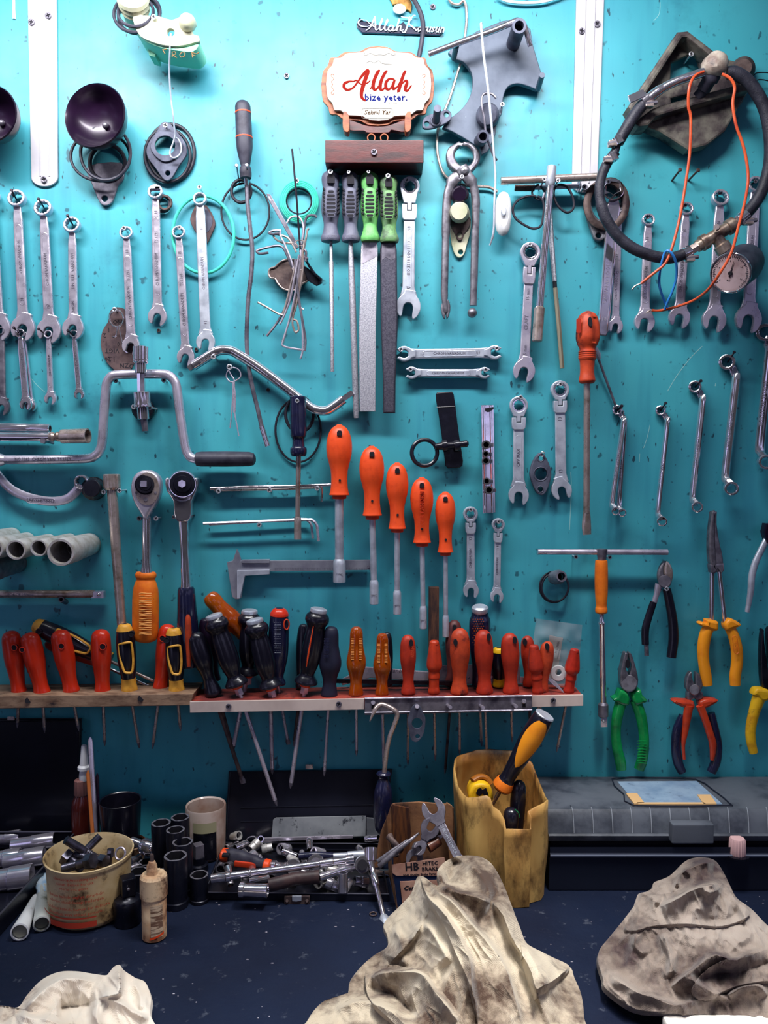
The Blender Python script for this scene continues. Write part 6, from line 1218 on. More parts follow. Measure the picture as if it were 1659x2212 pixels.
# hook tool and gasket on the strip
t=T('hook_tool','cotter hook tool with bent steel shaft and black handle hanging from the shelf strip','hook tool',830,1540,80)
part(t,'bent_shaft',M().sweep(path([(799,1558,84),(806,1541,82),(814,1528,78),(824,1522,76),(840,1527,78),(854,1536,80),(858,1546,80),(852,1566,80),(842,1592,80),(836,1620,80),(832,1650,80),(829,1684,80)],80),[2]*6+[5]*6+[6]*44,12) if 0 else M().sweep(path([(799,1558,84),(806,1541,82),(814,1528,78),(824,1522,76),(840,1527,78),(854,1536,80),(858,1546,80),(852,1566,80),(842,1592,80),(836,1620,80),(832,1650,80),(829,1684,80)],80),[1.2+min(1,i/10)*4 for i in range(67)],12),BRASSY)
part(t,'black_handle',M().lathe(W(829,1668,80),W(824,1800,84),hdl([(0,13),(.03,16),(.07,12),(.12,11),(.25,18),(.4,21),(.7,20),(.9,16),(1,8)]),26,mod=lambda u,a:1-.06*(u>.2)*max(0,cos(a*3))),NAVY)
t=T('oval_gasket','speckled grey oval gasket with a large and two small holes hung on a strip stud','gasket',900,1560,72)
o=cr([(900,1521),(908,1526),(914,1540),(919,1552),(917,1576),(912,1590),(904,1600),(896,1602),(888,1596),(884,1580),(881,1556),(884,1542),(891,1526)],3,True)
part(t,'gasket_sheet',M().plate([o,circ(901,1562,11.5,24),circ(901,1529,4.5,12),circ(902,1590,5,14)],72,75,.4),GASK);part(t,'hanging_stud',M().lathe(W(901,1532,62),W(901,1526,82),[(0,3.5),(1,4.5)],12),STEEL)
# ---------------------------------------------------------------- things on the bench
Z=V((0,0,1))
def stand(x,y,h,base=0):
    a=Bn(x,y,base);k=kpx(a);return a,a+Z*(h*k),k
def up(t,nm,x,y,prof,mt,n=28,base=0,cap=1,mod=None,lean=None):
    "upright turned shape on the bench; prof = [(height px, radius px)]"
    a,b,k=stand(x,y,prof[-1][0] if prof[-1][0]>prof[0][0] else max(p[0] for p in prof),base);m=M()
    u=(Z+(V(lean) if lean else V((0,0,0)))).normalized();H=max(p[0] for p in prof);S=V((1,0,0));S=(S-u*S.dot(u)).normalized();N=u.cross(S);vs=[];fs=[]
    for i,q in enumerate(prof):
        for j in range(n):
            an=2*pi*j/n;w=mod(q[0]/H,an) if mod else 1;vs.append(a+u*(q[0]*k)+(S*cos(an)+N*sin(an))*(q[1]*k*w))
    for i in range(len(prof)-1):
        for j in range(n):fs.append((i*n+j,i*n+(j+1)%n,(i+1)*n+(j+1)%n,(i+1)*n+j))
    if cap:
        if prof[0][1]>0:fs.append(tuple(range(n))[::-1])
        if prof[-1][1]>0:fs.append(tuple((len(prof)-1)*n+j for j in range(n)))
    m.add(vs,fs);return part(t,nm,m,mt),a,k
IMP=mat('black_impact_socket',c8(18,20,34),.34,.4,c8(34,36,50),50,.5,.7,rv=.1,coat=.15)
RIMW=mat('worn_bright_rim',c8(176,172,184),.35,.7,c8(90,84,96),200,.5,.7)
def hexlip(t,c,ro,ri,k,mt,dep=.012,n=42,rt=.2,ax=None):
    "flat rim with a hexagonal mouth, facing up (or along ax)"
    u=(ax or Z).normalized();S=V((1,0,0));S=S-u*S.dot(u)
    S=S.normalized() if S.length>.1 else V((0,0,1));N=u.cross(S);ou=[];inn=[]
    for i in range(n):
        an=2*pi*i/n;w=((an-rt)%(pi/3))-pi/6;e=S*cos(an)+N*sin(an);ou.append(c+e*(ro*k));inn.append(c+e*(ri*k*cos(pi/6)/cos(w)))
    dn=[p-u*dep for p in inn];m=M();fs=[(i,(i+1)%n,n+(i+1)%n,n+i) for i in range(n)];m.add(ou+inn,fs);part(t,'hex_rim',m,mt)
    m=M();m.add(inn+dn,[(i,(i+1)%n,n+(i+1)%n,n+i) for i in range(n)]+[tuple(n+j for j in range(n))]);part(t,'hex_bore',m,DARK)
def impact(lbl,x,ytop,r,ybase,mt=None,foot=True):
    "deep socket: mouth centre at ytop, base centre at ybase"
    t=T('impact_socket',lbl,'socket',Bn(x,ybase));a=Bn(x,ybase);k=kpx(a);top=W(x,ytop,dof(a));H=(top.z-BZ)/k
    up(t,'socket_body',x,ybase,[(0,r*.98),(1,r*1.04),(H*.12,r*1.04),(H*.14,r*.96),(H-2,r),(H,r*.97)],mt or IMP,32,cap=0)
    hexlip(t,V((a.x,a.y,BZ+H*k)),r*.97,r*.86,k,RIMW,.02);return t
# --- left open case
t=T('open_tool_case','black metal tool case standing open at the left edge, lid against the wall','case',Bn(90,1850))
CB=mat('black_case_enamel',c8(17,18,30),.34,.2,c8(26,28,42),8,.45,.7,coat=.2,dirt=c8(50,50,62),ds=40,dlo=.68,dhi=.78)
P1=Bn(163,1797,26);P2=Bn(-14,1990,26);P0=V((-.62,P1.y,P1.z));P3=V((-.72,P2.y,P2.z))
def wallseg(m,a,b,h0,h1,th=.002):
    m.add([V((a.x,a.y,h0)),V((b.x,b.y,h0)),V((b.x,b.y,h1)),V((a.x,a.y,h1)),V((a.x-th,a.y+th,h0)),V((b.x-th,b.y+th,h0)),V((b.x-th,b.y+th,h1)),V((a.x-th,a.y+th,h1))],[(0,1,2,3),(4,7,6,5),(3,2,6,7),(0,4,5,1),(0,3,7,4),(1,5,6,2)])
zt=P1.z
for a_,b_ in((P1,P2),(P0,P1),(P2,P3)):
    m=M();wallseg(m,a_,b_,BZ+.001,zt);part(t,'case_side',m,CB)
m=M();m.add([V((p.x,p.y,BZ+.002)) for p in(P0,P1,P2,P3)],[(0,1,2,3)]);part(t,'case_floor',m,CB)
part(t,'rolled_edge',M().sweep([P0,P1,P2,P3],2.2,8),mat('worn_case_edge',c8(96,96,110),.4,.5))
m=M();lp=[(-120,1552),(176,1552),(170,1800),(-120,1800)];m.plate([lp],8,11,.8,dm=11);part(t,'case_lid',m,CB)
part(t,'lid_flange',M().sweep(PX([(-100,1557,14),(172,1557,14),(167,1790,26)]),[2.4,2.4,2.4],6),CB);part(t,'latch_tab',M().plate([rrect(lambda a,b:(24+a,1552+b),-8,8,-4,4,2)],14,16,.5),BRASSY)
SOC=mat('bright_socket_chrome',c8(226,222,234),.2,.75,c8(190,180,200),30,.45,.7)
def bit(lbl,x,yb,top,hexb=True,r=16,lx=0):
    t=T('bit_socket',lbl,'bit socket',Bn(x,yb,4));pr=[(0,r*.95),(2,r),(18,r),(20,r*.92),(22,r*1.02),(30,r*1.02),(33,r*.85),(36,r*.7),(55,r*.66),(57,r*.4)]
    o,a,k=up(t,'socket_base',x,yb,pr,SOC,28,base=4,mod=lambda u,an:1+.02*cos(an*22)*(.36<u<.54))
    A=a+Z*(52*k);B_=W(top[0],top[1],dof(a));part(t,'hex_bit' if hexb else 'tube',M().sweep([A,B_],7.5 if hexb else 11.5,6 if hexb else 20),mat('bronze_bit',c8(150,130,120),.35,.8) if hexb else CHROME)
bit('hex bit socket standing in the left case, left one of the tall pair',68,1792,(84,1628));bit('chrome bit socket with a thick round tube between the two hex bit sockets',103,1792,(110,1674),False);bit('hex bit socket standing in the left case, right one of the tall pair',134,1792,(146,1627))
t=T('deep_socket','chrome deep socket standing at the left edge in the open case','socket',Bn(2,1792,4));up(t,'socket_body',2,1792,[(0,13),(18,13),(20,14),(26,14),(28,12),(58,12),(60,11)],SOC,24,base=4)
for i,(l,x,y,r,ln,dx) in enumerate((('lying chrome socket at the back of the case rack, left',8,1812,15,44,.1),('lying chrome socket at the back of the case rack, right',62,1822,16,70,.1),('lying chrome socket in the middle rack row, left one',4,1856,19,50,.1),('lying chrome socket in the middle rack row, right one',44,1856,20,66,.1),('large lying chrome socket in the front rack row',14,1900,25,70,.1))):
    t=T('lying_socket',l,'socket',Bn(x,y,14));c=Bn(x,y,14);k=kpx(c);u=V((.97,.18,.06)).normalized();a=c-u*(ln*.5*k);b=c+u*(ln*.5*k)
    part(t,'socket_body',M().lathe(a,b,[(0,r*.85),(1,r*.9),(ln*.45,r*.92),(ln*.48,r),(ln*.55,r),(ln-1,r*1.02),(ln,r*.98),(ln+.01,r*.8),(ln*.8,r*.78)],30,cap=0,k=k,ref=Z),SOC);part(t,'socket_bore',M().lathe(b-u*.006,b-u*.005,[(0,r*.8),(1,r*.8)],6,k=k,ref=Z),DARK)
t=T('socket_rack','dark plastic socket rack inside the left open case','rack',Bn(20,1870,2))
for y in(1838,1878,1925):
    a,b=Bn(-120,y-6,3),Bn(150-(y-1800)*1.05,y,3);part(t,'rack_bar',M().sweep([a+Z*.006,b+Z*.006],6,4),BLKP)
# --- bottle with white nozzle and rods
t=T('brown_bottle','dark red bottle with a white tapered nozzle, standing behind the rusty pot','bottle',Bn(178,1832))
BOT=mat('dark_red_bottle',c8(92,34,26),.22,0,c8(54,18,22),30,.4,.7,coat=.4)
up(t,'bottle_body',178,1832,[(0,17),(2,21),(88,21),(104,19),(116,13),(120,12)],BOT);up(t,'ribbed_cap',178,1832,[(118,13),(120,14),(150,13),(152,11)],mat('brownish_pink_cap',c8(150,104,98),.5),mod=lambda u,a:1+.04*cos(a*14))
up(t,'nozzle',180,1832,[(150,9),(158,10),(172,9),(174,13),(180,13),(184,9),(226,6),(228,3)],WPL,lean=(.03,0,0))
for nm,l,x0,y0,d0,x1,y1,d1,r,mt in(('phillips_rod','long bare phillips rod standing point up behind the rusty pot',206,1800,70,195,1592,40,5.5,STEEL),('orange_stick','thin orange-brown stick leaning beside the bare phillips rod',200,1800,80,190,1664,60,4,mat('orange_stick_paint',c8(196,110,50),.5)),('slim_dark_rod','slim dark rod with a rounded pale tip behind the phillips rod',212,1800,50,210,1671,44,4,PUR),('short_rod','short worn punch rod standing right of the phillips rod',236,1812,70,234,1752,66,6,RUST)):
    solo(nm,l,nm.split('_')[1],M().sweep([W(x0,y0,d0),W(x1,y1+8,d1),W(x1,y1,d1)],[r,r,r*.35],8),mt)
# --- dark cup behind
t=T('black_cup','black cup full of small metal bits behind the pot, pale rim ring round its foot','cup',Bn(262,1850))
up(t,'cup_wall',262,1850,[(0,36),(2,38),(125,44),(126,43),(124,41),(60,38),(60,1)],BLK,36,cap=0)
up(t,'brown_sleeve',272,1862,[(0,38),(38,42),(42,43),(44,40),(40,39)],mat('brown_tin',c8(96,58,38),.5,0,c8(170,150,120),30,.55,.7),36,cap=0)
a,b,k=stand(262,1850,90);rr=random.Random(3)
for i in range(7):
    c=a+Z*(82*k)+V((rr.uniform(-22,22)*k,rr.uniform(-18,18)*k,0));solo('small_part','small bent shiny metal bit among others in the black cup','metal bit',M().sweep([c+V((rr.uniform(-14,14)*k,rr.uniform(-9,9)*k,rr.uniform(-3,8)*k)) for _ in range(3)],[(5,1.2)]*3,6),CHROME,'metal bits in the black cup')
# --- rusty cream pot with bolts
POTM=mat('stained_cream_plastic',c8(226,204,160),.5,0,c8(190,156,104),18,.35,.65,bump=.12,dirt=c8(66,44,30),ds=34,dlo=.53,dhi=.66,rv=.1)
t=T('stained_pot','oil-stained cream plastic pot with red printed label, full of bolts','pot',Bn(195,1968))
H=(W(195,1840,dof(Bn(195,1968))).z-BZ)/kpx(Bn(195,1968))
wob=lambda u,a:1+.006*sin(3*a)*u
pot,pa,pk=up(t,'pot_wall',195,1968,[(0,66),(3,76),(9,82),(16,84),(H*.6,85),(H-8,87),(H-6,91),(H,92),(H+1,89),(H-8,85),(30,80),(28,1)],POTM,56,cap=0,mod=wob)
def wrapt(par,nm,lines,cx,z0,R,mt,a0):
    m=M()
    for s,zz,sz in lines:
        q=M();q.text(s,0,0,sz*pk,th=.1,mat4=Matrix.Identity(4));
        for p in q.v:
            an=a0+p.x/(R*pk);rr_=(R+3.6)*pk+.0006+p.z;x,z=sin(an)*rr_,p.y
            p.x,p.y,p.z=pa.x+x,pa.y-cos(an)*rr_,pa.z+zz*pk+z
        m.add(q.v,q.f)
    return part(par,nm,m,mt)
REDL=mat('red_print',c8(190,62,40),.6)
wrapt(pot,'red_label_text',[('tilvekuong.Annraking nset',H-14,8.5),('Jeisten. Butten bereitt.',H-24,8.5),('meras boz gases.',H-33,8.5),('dunum halinde sagliga zararbdir.',H-50,9),('ellerine ulasabilecegi yerlerden',H-61,9),('Yutulmasi halinde hemen bir doktora',H-76,9),('bu etiketi veya etiketi gosterin.',H-87,9)],0,0,86.5,REDL,.02)
for z0,z1 in((H-97,H-94),(H-116,H-104)):
    n=16;m=M();vs=[];fs=[]
    for i in range(n+1):
        an=-1.0+i/n*1.5;rr_=89.6*pk+.0008
        for z in(z0,z1):vs.append(V((pa.x+sin(an)*rr_,pa.y-cos(an)*rr_,pa.z+z*pk)))
    for i in range(n):fs.append((2*i,2*i+2,2*i+3,2*i+1))
    m.add(vs,fs);part(pot,'red_stripe',m,REDL)
BOLT=mat('oily_bolt_steel',c8(110,108,122),.3,.85,c8(50,48,62),60,.45,.7)
def bolt(lbl,x0,y0,d0,x1,y1,d1,r,head=True,thr=.5):
    t=T('bolt',lbl,'bolt',x0,y0,d0);a,b=W(x0,y0,d0),W(x1,y1,d1);n=40;k=kpx(a)
    m=M();m.sweep([a.lerp(b,i/n) for i in range(n+1)],[r*(1-.10*(i%2)*(i/n>1-thr)) for i in range(n+1)],14,k=k);part(t,'threaded_shank',m,BOLT)
    if head:
        u=(a-b).normalized();part(t,'hex_head',M().lathe(a-u*.001,a+u*.008,[(0,r*1.7),(1,r*1.7)],6,k=k,ref=Z),BOLT)
d_=dof(Bn(195,1968))
bolt('long bolt lying across the stained pot with its end over the rim',142,1814,d_-0,222,1862,d_-20,9,False,.5);bolt('bolt shank pointing up right out of the stained pot',216,1806,d_-30,166,1856,d_-10,8,False,.4)
bolt('thick bolt with a big head at the front of the bolts in the pot',190,1862,d_+18,138,1876,d_+10,10,True,.6);bolt('hex bolt lying at the right among the bolts in the pot',218,1858,d_+6,160,1846,d_-10,8,True,.5);bolt('dark bolt head deep at the left inside the pot',152,1856,d_-6,178,1876,d_,11,True,.5);bolt('small bolt standing near the right rim inside the pot',238,1848,d_-4,236,1880,d_-4,4.5,True,.5)
t=T('lock_washer','toothed bright ring leaning inside the right rim of the stained pot','washer',260,1842,d_);part(t,'ring',M().ring(W(260,1844,d_-6),12,2.4,(-.3,-1,.5),24,6),STEEL)
solo('bolt_fill','dark oily nuts and bolts filling the bottom of the stained pot','bolts',(lambda m:[m.sweep([pa+Z*((40+rr.uniform(0,22))*pk)+V((rr.uniform(-50,50),rr.uniform(-50,50),0))*pk,pa+Z*((40+rr.uniform(0,30))*pk)+V((rr.uniform(-50,50),rr.uniform(-50,50),0))*pk],rr.uniform(5,9),6) for _ in range(26)] and m)(M()),BOLT,kind='stuff')
# --- small glue bottle
GL=mat('grimy_cream_bottle',c8(222,196,160),.5,0,c8(176,126,90),22,.35,.6,dirt=c8(84,48,34),ds=40,dlo=.5,dhi=.64,bump=.2)
t=T('glue_bottle','small grimy cream bottle with a ribbed cap and dark nozzle, in front of the sockets','bottle',Bn(334,2024))
bb,ba,bk_=up(t,'bottle_body',334,2024,[(0,22),(3,26),(90,26),(96,22)],GL,32);up(t,'ribbed_cap',334,2024,[(92,25),(94,29),(136,28),(141,24)],GL,48,mod=lambda u,a:1+.025*cos(a*24)*(u>.68));up(t,'nozzle',331,2024,[(140,12),(160,11),(163,9),(168,7),(170,4)],GL,20);up(t,'dark_tip',331,2024,[(166,5),(182,4),(184,3)],RUST,14)
n=10;m=M();vs=[];fs=[]
for i in range(n+1):
    an=.0+i/n*1.0
    for z in(12,82):vs.append(ba+V((sin(an)*26.4*bk_,-cos(an)*26.4*bk_,z*bk_)))
for i in range(n):fs.append((2*i,2*i+2,2*i+3,2*i+1))
m.add(vs,fs);part(bb,'label',m,mat('rubbed_label',c8(120,88,70),.6,0,c8(214,190,160),60,.45,.55,st=(1,1,6)))
m=M();vs=[];fs=[]
for i in range(n+1):
    an=-.1+i/n*1.2
    for z in(8+i*.8,13+i*.8):vs.append(ba+V((sin(an)*26.7*bk_,-cos(an)*26.7*bk_,z*bk_)))
for i in range(n):fs.append((2*i,2*i+2,2*i+3,2*i+1))
m.add(vs,fs);part(bb,'orange_band',m,ORG)
# --- white tubes
t=T('paper_tube','smooth white tapered tube lying on the bench, mouth toward the room','tube',Bn(45,2020))
a,b=Bn(42,2014,11),Bn(78,1936,6);part(t,'tube_wall',M().lathe(a,b,[(0,15),(.4,18),(2,18),(40,12),(70,9),(78,7),(80,2)],28,cap=0,ref=Z),WPL);u=(b-a).normalized();part(t,'tube_bore',M().lathe(a+u*.004,a+u*.005,[(0,15),(1,14)],24,ref=Z),mat('tube_inside',c8(150,150,134),.7))
t=T('wrapped_tube','white tube with a crumpled blue-white wrapper end, lying beside the smooth one','tube',Bn(90,2000))
a,b=Bn(90,1996,11),Bn(96,1905,10);part(t,'tube_wall',M().lathe(a,b,[(0,14),(.4,17),(2,17),(45,14),(60,11)],28,cap=0,ref=Z),mat('cloudy_tube',c8(206,210,204),.35,0,dirt=c8(110,110,90),ds=30));part(t,'tube_bore',M().lathe(a+(b-a)*.05,a+(b-a)*.06,[(0,14),(1,14)],24,ref=Z),mat('tube_inside_grey',c8(90,92,84),.7))
m=M().lathe(a.lerp(b,.6),b.lerp(a,-.25),[(0,12),(10,15),(20,13),(30,15),(42,10),(52,8),(60,3)],20,ref=Z);m.v=[p+V((noise.noise(p*260),noise.noise(p*260+V((9,0,0))),noise.noise(p*260+V((0,9,0)))))*.0035 for p in m.v];part(t,'crumpled_wrapper',m,mat('wrapper_film',c8(196,216,232),.3,0,c8(150,190,226),80,.45,.6),ang=180)
# --- black impact sockets
for l,x,yt,r,yb in(('black impact socket standing rearmost of the deep socket cluster',391,1765,20,1880),('black deep impact socket at the back left of the cluster',350,1777,21,1895),('black deep impact socket in the middle of the cluster',381,1792,20,1915),('black deep impact socket right of the middle in the cluster',396,1818,22,1930),('tallest and widest black impact socket at the front of the cluster',381,1848,25,1956),('black impact socket standing alone right of the cluster, by the case corner',431,1889,20,1946),('low black socket with bright rim between the pot and the deep sockets',300,1882,21,1925),('low black socket behind the glue bottle nozzle',318,1861,18,1900),('half hidden low socket beneath the deep sockets',352,1884,19,1920)):impact(l,x,yt,r,yb)
t=T('square_drive_adapter','black impact adapter with a square head on a flanged base, beside the pot','adapter',Bn(276,2000))
up(t,'flanged_base',276,1992,[(0,27),(2,29),(36,29),(48,30),(54,27),(58,18),(62,15)],IMP,32);a,b,k=stand(278,1992,100)
part(t,'square_head',M().box(a+Z*(82*k),(30*k,30*k,40*k),Matrix.Rotation(.5,3,'Z'),.002),IMP);part(t,'ball',M().ball(a+Z*(84*k)+V((.004,-.0105,0)),3.5,10),CHROME)
t=T('square_adapter','small dark square-topped adapter standing right of the deep sockets','adapter',Bn(430,1880))
up(t,'collar',430,1880,[(0,18),(1,20),(14,20),(16,14),(30,13)],IMP,28);a,b,k=stand(429,1880,60);part(t,'square_head',M().box(a+Z*(44*k),(20*k,20*k,30*k),Matrix.Rotation(.6,3,'Z'),.0012),DSTEEL)
t=T('universal_joint','chrome universal joint lying between the pot and the deep sockets','joint',Bn(305,1855,30))
a,b=W(284,1816,100),W(334,1836,110);part(t,'joint_barrel',M().lathe(a,b,[(0,9),(18,9),(19,13),(24,17),(38,17),(44,12)],20),CHROME);part(t,'yoke',M().lathe(W(322,1836,112),W(338,1826,104),[(0,14),(1,14)],20),CHROME)
for l,x,y,dx,r in(('chrome socket lying on its side below the universal joint',292,1862,20,11),('small bright socket lying left below the universal joint',288,1880,16,10)):
    solo('lying_small_socket',l,'socket',M().lathe(Bn(x-dx/2,y,18),Bn(x+dx/2,y-8,18),[(0,r),(.5,r*.9),(1,r),(1.001,r*.7)],18,ref=Z),CHROME)
# --- cream mug
t=T('cream_mug','cream mug with a dark painted band standing empty by the open case','mug',Bn(446,1846))
mg,a,k=up(t,'mug_wall',446,1846,[(0,36),(4,40),(108,43),(111,42),(108,39),(8,36),(6,1)],mat('stained_cream_glaze',c8(196,178,166),.35,0,c8(160,120,100),18,.4,.65,coat=.3,dirt=c8(96,60,46),ds=30,dlo=.58,dhi=.72),44,cap=0)
n=12;vs=[];fs=[];m=M()
for i in range(n+1):
    an=-.45+i/n*1.2
    for z in(8,66):vs.append(a+V((sin(an)*42.3*k,-cos(an)*42.3*k,z*k)))
for i in range(n):fs.append((2*i,2*i+2,2*i+3,2*i+1))
m.add(vs,fs);part(mg,'dark_band',m,BLKP);m=M();vs=[]
for i in range(n+1):
    an=-.45+i/n*1.2
    for z in(66,88):vs.append(a+V((sin(an)*43*k,-cos(an)*43*k,z*k)))
m.add(vs,fs);part(mg,'cream_label',m,YELW if 0 else mat('old_label',c8(170,166,130),.6))
# --- middle open case
t=T('open_socket_case','black metal case standing open in the middle, heaped with ratchets and sockets','case',Bn(640,1900))
A=W(443,1933,168);B2=W(840,1926,172);C2=W(818,1808,40);D2=W(486,1816,36);zt=(A.z+B2.z)/2
for p in(A,B2,C2,D2):p.z=zt
for a_,b_ in((A,B2),(B2,C2),(C2,D2),(D2,A)):
    m=M();wallseg(m,a_,b_,BZ+.001,zt);part(t,'case_side',m,CB)
m=M();m.add([V((p.x,p.y,BZ+.002)) for p in(A,B2,C2,D2)],[(0,1,2,3)]);part(t,'case_floor',m,CB)
part(t,'rolled_edge',M().sweep([A,B2,C2,D2],1.3,6,closed=True),mat('worn_grey_edge',c8(110,110,124),.4,.5))
m=M();q=PX([(494,1667,7),(848,1662,7),(824,1808,34),(486,1816,34)]);q2=[p+V((0,.003,0)) for p in q];m.add(q+q2,[(0,1,2,3),(7,6,5,4),(0,4,5,1),(1,5,6,2),(2,6,7,3),(3,7,4,0)]);lid=part(t,'case_lid',m,CB)
m=M()
for q in([(500,1668,8),(846,1663,8)],[(497,1668,8),(489,1812,35)],[(520,1745,22),(830,1738,22)],[(520,1775,27),(828,1770,27)]):m.sweep(PX(q),1.1,5)
part(lid,'lid_ribs',m,CB)
part(t,'lid_catch',M().plate([rrect(lambda a,b:(668+a,1656+b),-8,8,-5,5,1.5)],8,10,.5),BRASSY)
lc=part(t,'latch_plate',M().plate([[(614,1937),(669,1936),(669,1957),(614,1958)]],174,177,.6,dm=177),RUST);m=M().plate([[(631,1936),(651,1936),(651,1946),(640,1948),(631,1947)]],177,179,.4,dm=179);part(lc,'latch_clip',m,MATTE);m=M()
for x in(620,663):m.lathe(W(x,1946,177),W(x,1946,179),[(0,4.5),(1,3)],14)
part(lc,'rivets',m,RUST)
t=T('grey_notebook','grey sheet-metal tray with smudged marks lying behind the open case contents','tray',700,1790,40)
GT=mat('smudged_grey_card',c8(140,144,148),.5,0,c8(112,116,122),20,dirt=c8(34,36,46),ds=60,dlo=.6,dhi=.66)
m=M();m.plate([[(588,1775),(594,1771),(790,1767),(790,1808),(586,1812)]],40,43,.6,dm=43);m.rot((1,0,0),-.3,W(690,1812,41));part(t,'sheet',m,GT)
m=M();m.plate([[(792,1767),(806,1768),(820,1795),(822,1806),(792,1808)]],38,41,.6,dm=41);part(t,'end_flap',m,GT)
part(t,'front_strip',M().plate([[(563,1811),(762,1805),(762,1811),(563,1819)]],50,53,.4,dm=53),STEEL)
solo('wire_loop','thin wire loop standing up at the back of the open middle case','wire loop',M().sweep(path([(530,1820,48),(536,1810,48),(548,1807,48),(560,1812,48),(563,1822,48)],48),1.3,6),STEEL)
RC=0
def inbox(x,y,h=14):return Bn(x,y,h)
t=T('grip_ratchet','ratchet with dark grey and orange grip lying in the open case','ratchet',inbox(540,1850,26))
P=[Bn(482,1848,30),Bn(500,1850,30),Bn(530,1856,29),Bn(560,1865,28),Bn(578,1868,28)];part(t,'grip',M().sweep([V(p) for p in cr(P,5)],[(15,12)]*4+[(17,14)]*6+[(15,12)]*5+[(12,10)]*6,16),RUBG)
for a_,b_,r in((478,498,16.5),(570,584,14)):part(t,'orange_band',M().lathe(Bn(a_,1846 if a_<500 else 1867,31),Bn(b_,1849 if a_<500 else 1870,30),[(0,r*.8),(.15,r),(.85,r),(1,r*.8)],18,ref=Z,flat=.85),ORG)
part(t,'hanging_slot',M().box(Bn(488,1847,38),(.010,.007,.004),bev=.001),DARK);part(t,'orange_stripe',M().box(Bn(530,1868,28),(.030,.004,.008),Matrix.Rotation(.12,3,'Y'),.002),ORGD)
part(t,'neck',M().lathe(Bn(582,1870,28),Bn(640,1876,28),[(0,11),(14,12),(16,9),(30,9),(34,11),(58,8)],18,ref=Z),CHROME);part(t,'round_head',M().lathe(Bn(634,1874,22),Bn(634,1874,34),[(0,17),(.8,18),(1,15)],26,ref=V((1,0,0))),CHROME)
def rat(lbl,xs,head,r,hr,mt,grip=None):
    t=T('ratchet_handle',lbl,'ratchet',Bn(*head));part(t,'shaft',M().sweep([Bn(*p) for p in xs],r,12),mt);part(t,'ratchet_head',M().lathe(Bn(head[0],head[1],head[2]-5),Bn(head[0],head[1],head[2]+6),[(0,hr*.9),(.7,hr),(1,hr*.9)],26,ref=V((1,0,0))),mt)
    part(t,'head_plate',M().lathe(Bn(head[0],head[1],head[2]+6),Bn(head[0],head[1],head[2]+8),[(0,hr*.62),(1,hr*.6)],22,ref=V((1,0,0))),DARK if grip else DSTEEL)
    if grip:part(t,'dark_grip',M().sweep([Bn(*p) for p in grip[0]],grip[1],16),grip[2])
    return t
rat('ratchet with cracked brown grip lying across the front of the open case',[(690,1895,34),(740,1880,36),(775,1870,36)],(783,1868,34),7.5,18,CHROME,([(582,1912,26),(600,1908,28),(640,1898,30),(690,1894,32)],(14,12),mat('cracked_brown_grip',c8(66,46,46),.5,0,c8(36,28,34),30,bump=.3)))
bpy.data.objects['ratchet_handle.001'].name='grip_ratchet'
rat('small round-headed chrome ratchet lying at the back of the open case',[(650,1872,30),(600,1874,30)],(682,1866,30),6,20,CHROME)
t=T('sliding_bar','long bright extension with knurled collar lying slantwise over the case contents','extension',Bn(600,1890,40))
a,b=Bn(456,1898,34),Bn(764,1856,46);part(t,'bar',M().lathe(a,b,[(0,9),(30,9.5),(32,11),(40,11),(42,8),(80,8),(82,10),(84,10),(86,7.5),(232,7),(234,9),(262,9),(264,7.5),(290,8),(291,10),(308,10)],18,ref=Z,mod=lambda u,q:1+.05*cos(q*16)*((.1<u<.13) or (.76<u<.85))),CHROME)
t=T('small_driver','dark handled small nut driver lying at the back right of the open case','driver',Bn(720,1848,26));part(t,'dark_handle',M().sweep([Bn(645,1850,30),Bn(680,1848,30),Bn(720,1849,30)],[(7,6),(9,8),(7,6)],12),NAVY);part(t,'shaft',M().lathe(Bn(720,1849,30),Bn(786,1846,30),[(0,6),(30,6),(31,8),(66,9)],14,ref=Z),MATTE)
t=T('t_socket_wrench','chrome hex socket wrench standing over the case edge, its rod falling to the bench','wrench',Bn(800,1850,40))
p=W(801,1862,150);q=W(801,1832,140);part(t,'socket_head',M().lathe(p,q,[(0,11),(2,13),(30,15),(31,14)],24),CHROME);hexlip(t,q,14,11.5,kpx(q),SOC,.01,ax=(q-p))
part(t,'rod',M().lathe(W(801,1864,154),W(831,1990,208),[(0,9),(.1,6),(.2,6),(.22,7.5),(.4,7.5),(.42,5.5),(.9,5.5),(1,6)],14,mod=lambda u,q:1+.06*cos(q*12)*(.2<u<.42)),CHROME);part(t,'foot_socket',M().lathe(W(828,1978,202),W(842,2034,236),[(0,7),(.15,12),(.3,11),(1,11.5)],20),MATTE)
# loose sockets: one of each kind, then copies
rr=random.Random(11)
def protos():
    L=[]
    for i,(ln,r,mt) in enumerate(((26,9,CHROME),(18,11,MATTE2),(34,8,CHROME),(22,13,SOC))):
        t=T('loose_socket','loose chrome socket lying in the heap inside the open middle case','socket',V((0,0,BZ)),group='loose chrome sockets in the middle case');k=.00057
        part(t,'socket_body',M().lathe(V((-ln/2*k,0,BZ)),V((ln/2*k,0,BZ)),[(0,r*.8),(1,r*.86),(ln*.5,r*.88),(ln*.55,r),(ln,r),(ln+.01,r*.75),(ln*.7,r*.72)],18,cap=0,k=k,ref=Z),mt)
        part(t,'socket_bore',M().lathe(V((ln*.3*k,0,BZ)),V((ln*.32*k,0,BZ)),[(0,r*.75),(1,r*.75)],12,k=k,ref=Z),DARK);L.append(t)
    return L
pr=protos();spots=[]
for i in range(46):
    u,v=rr.random(),rr.random();u=.03+.94*u;v=.05+.9*v
    a=A.lerp(B2,u);b=D2.lerp(C2,u);p=a.lerp(b,v);p.z=BZ+.008+rr.random()*.016;spots.append(p)
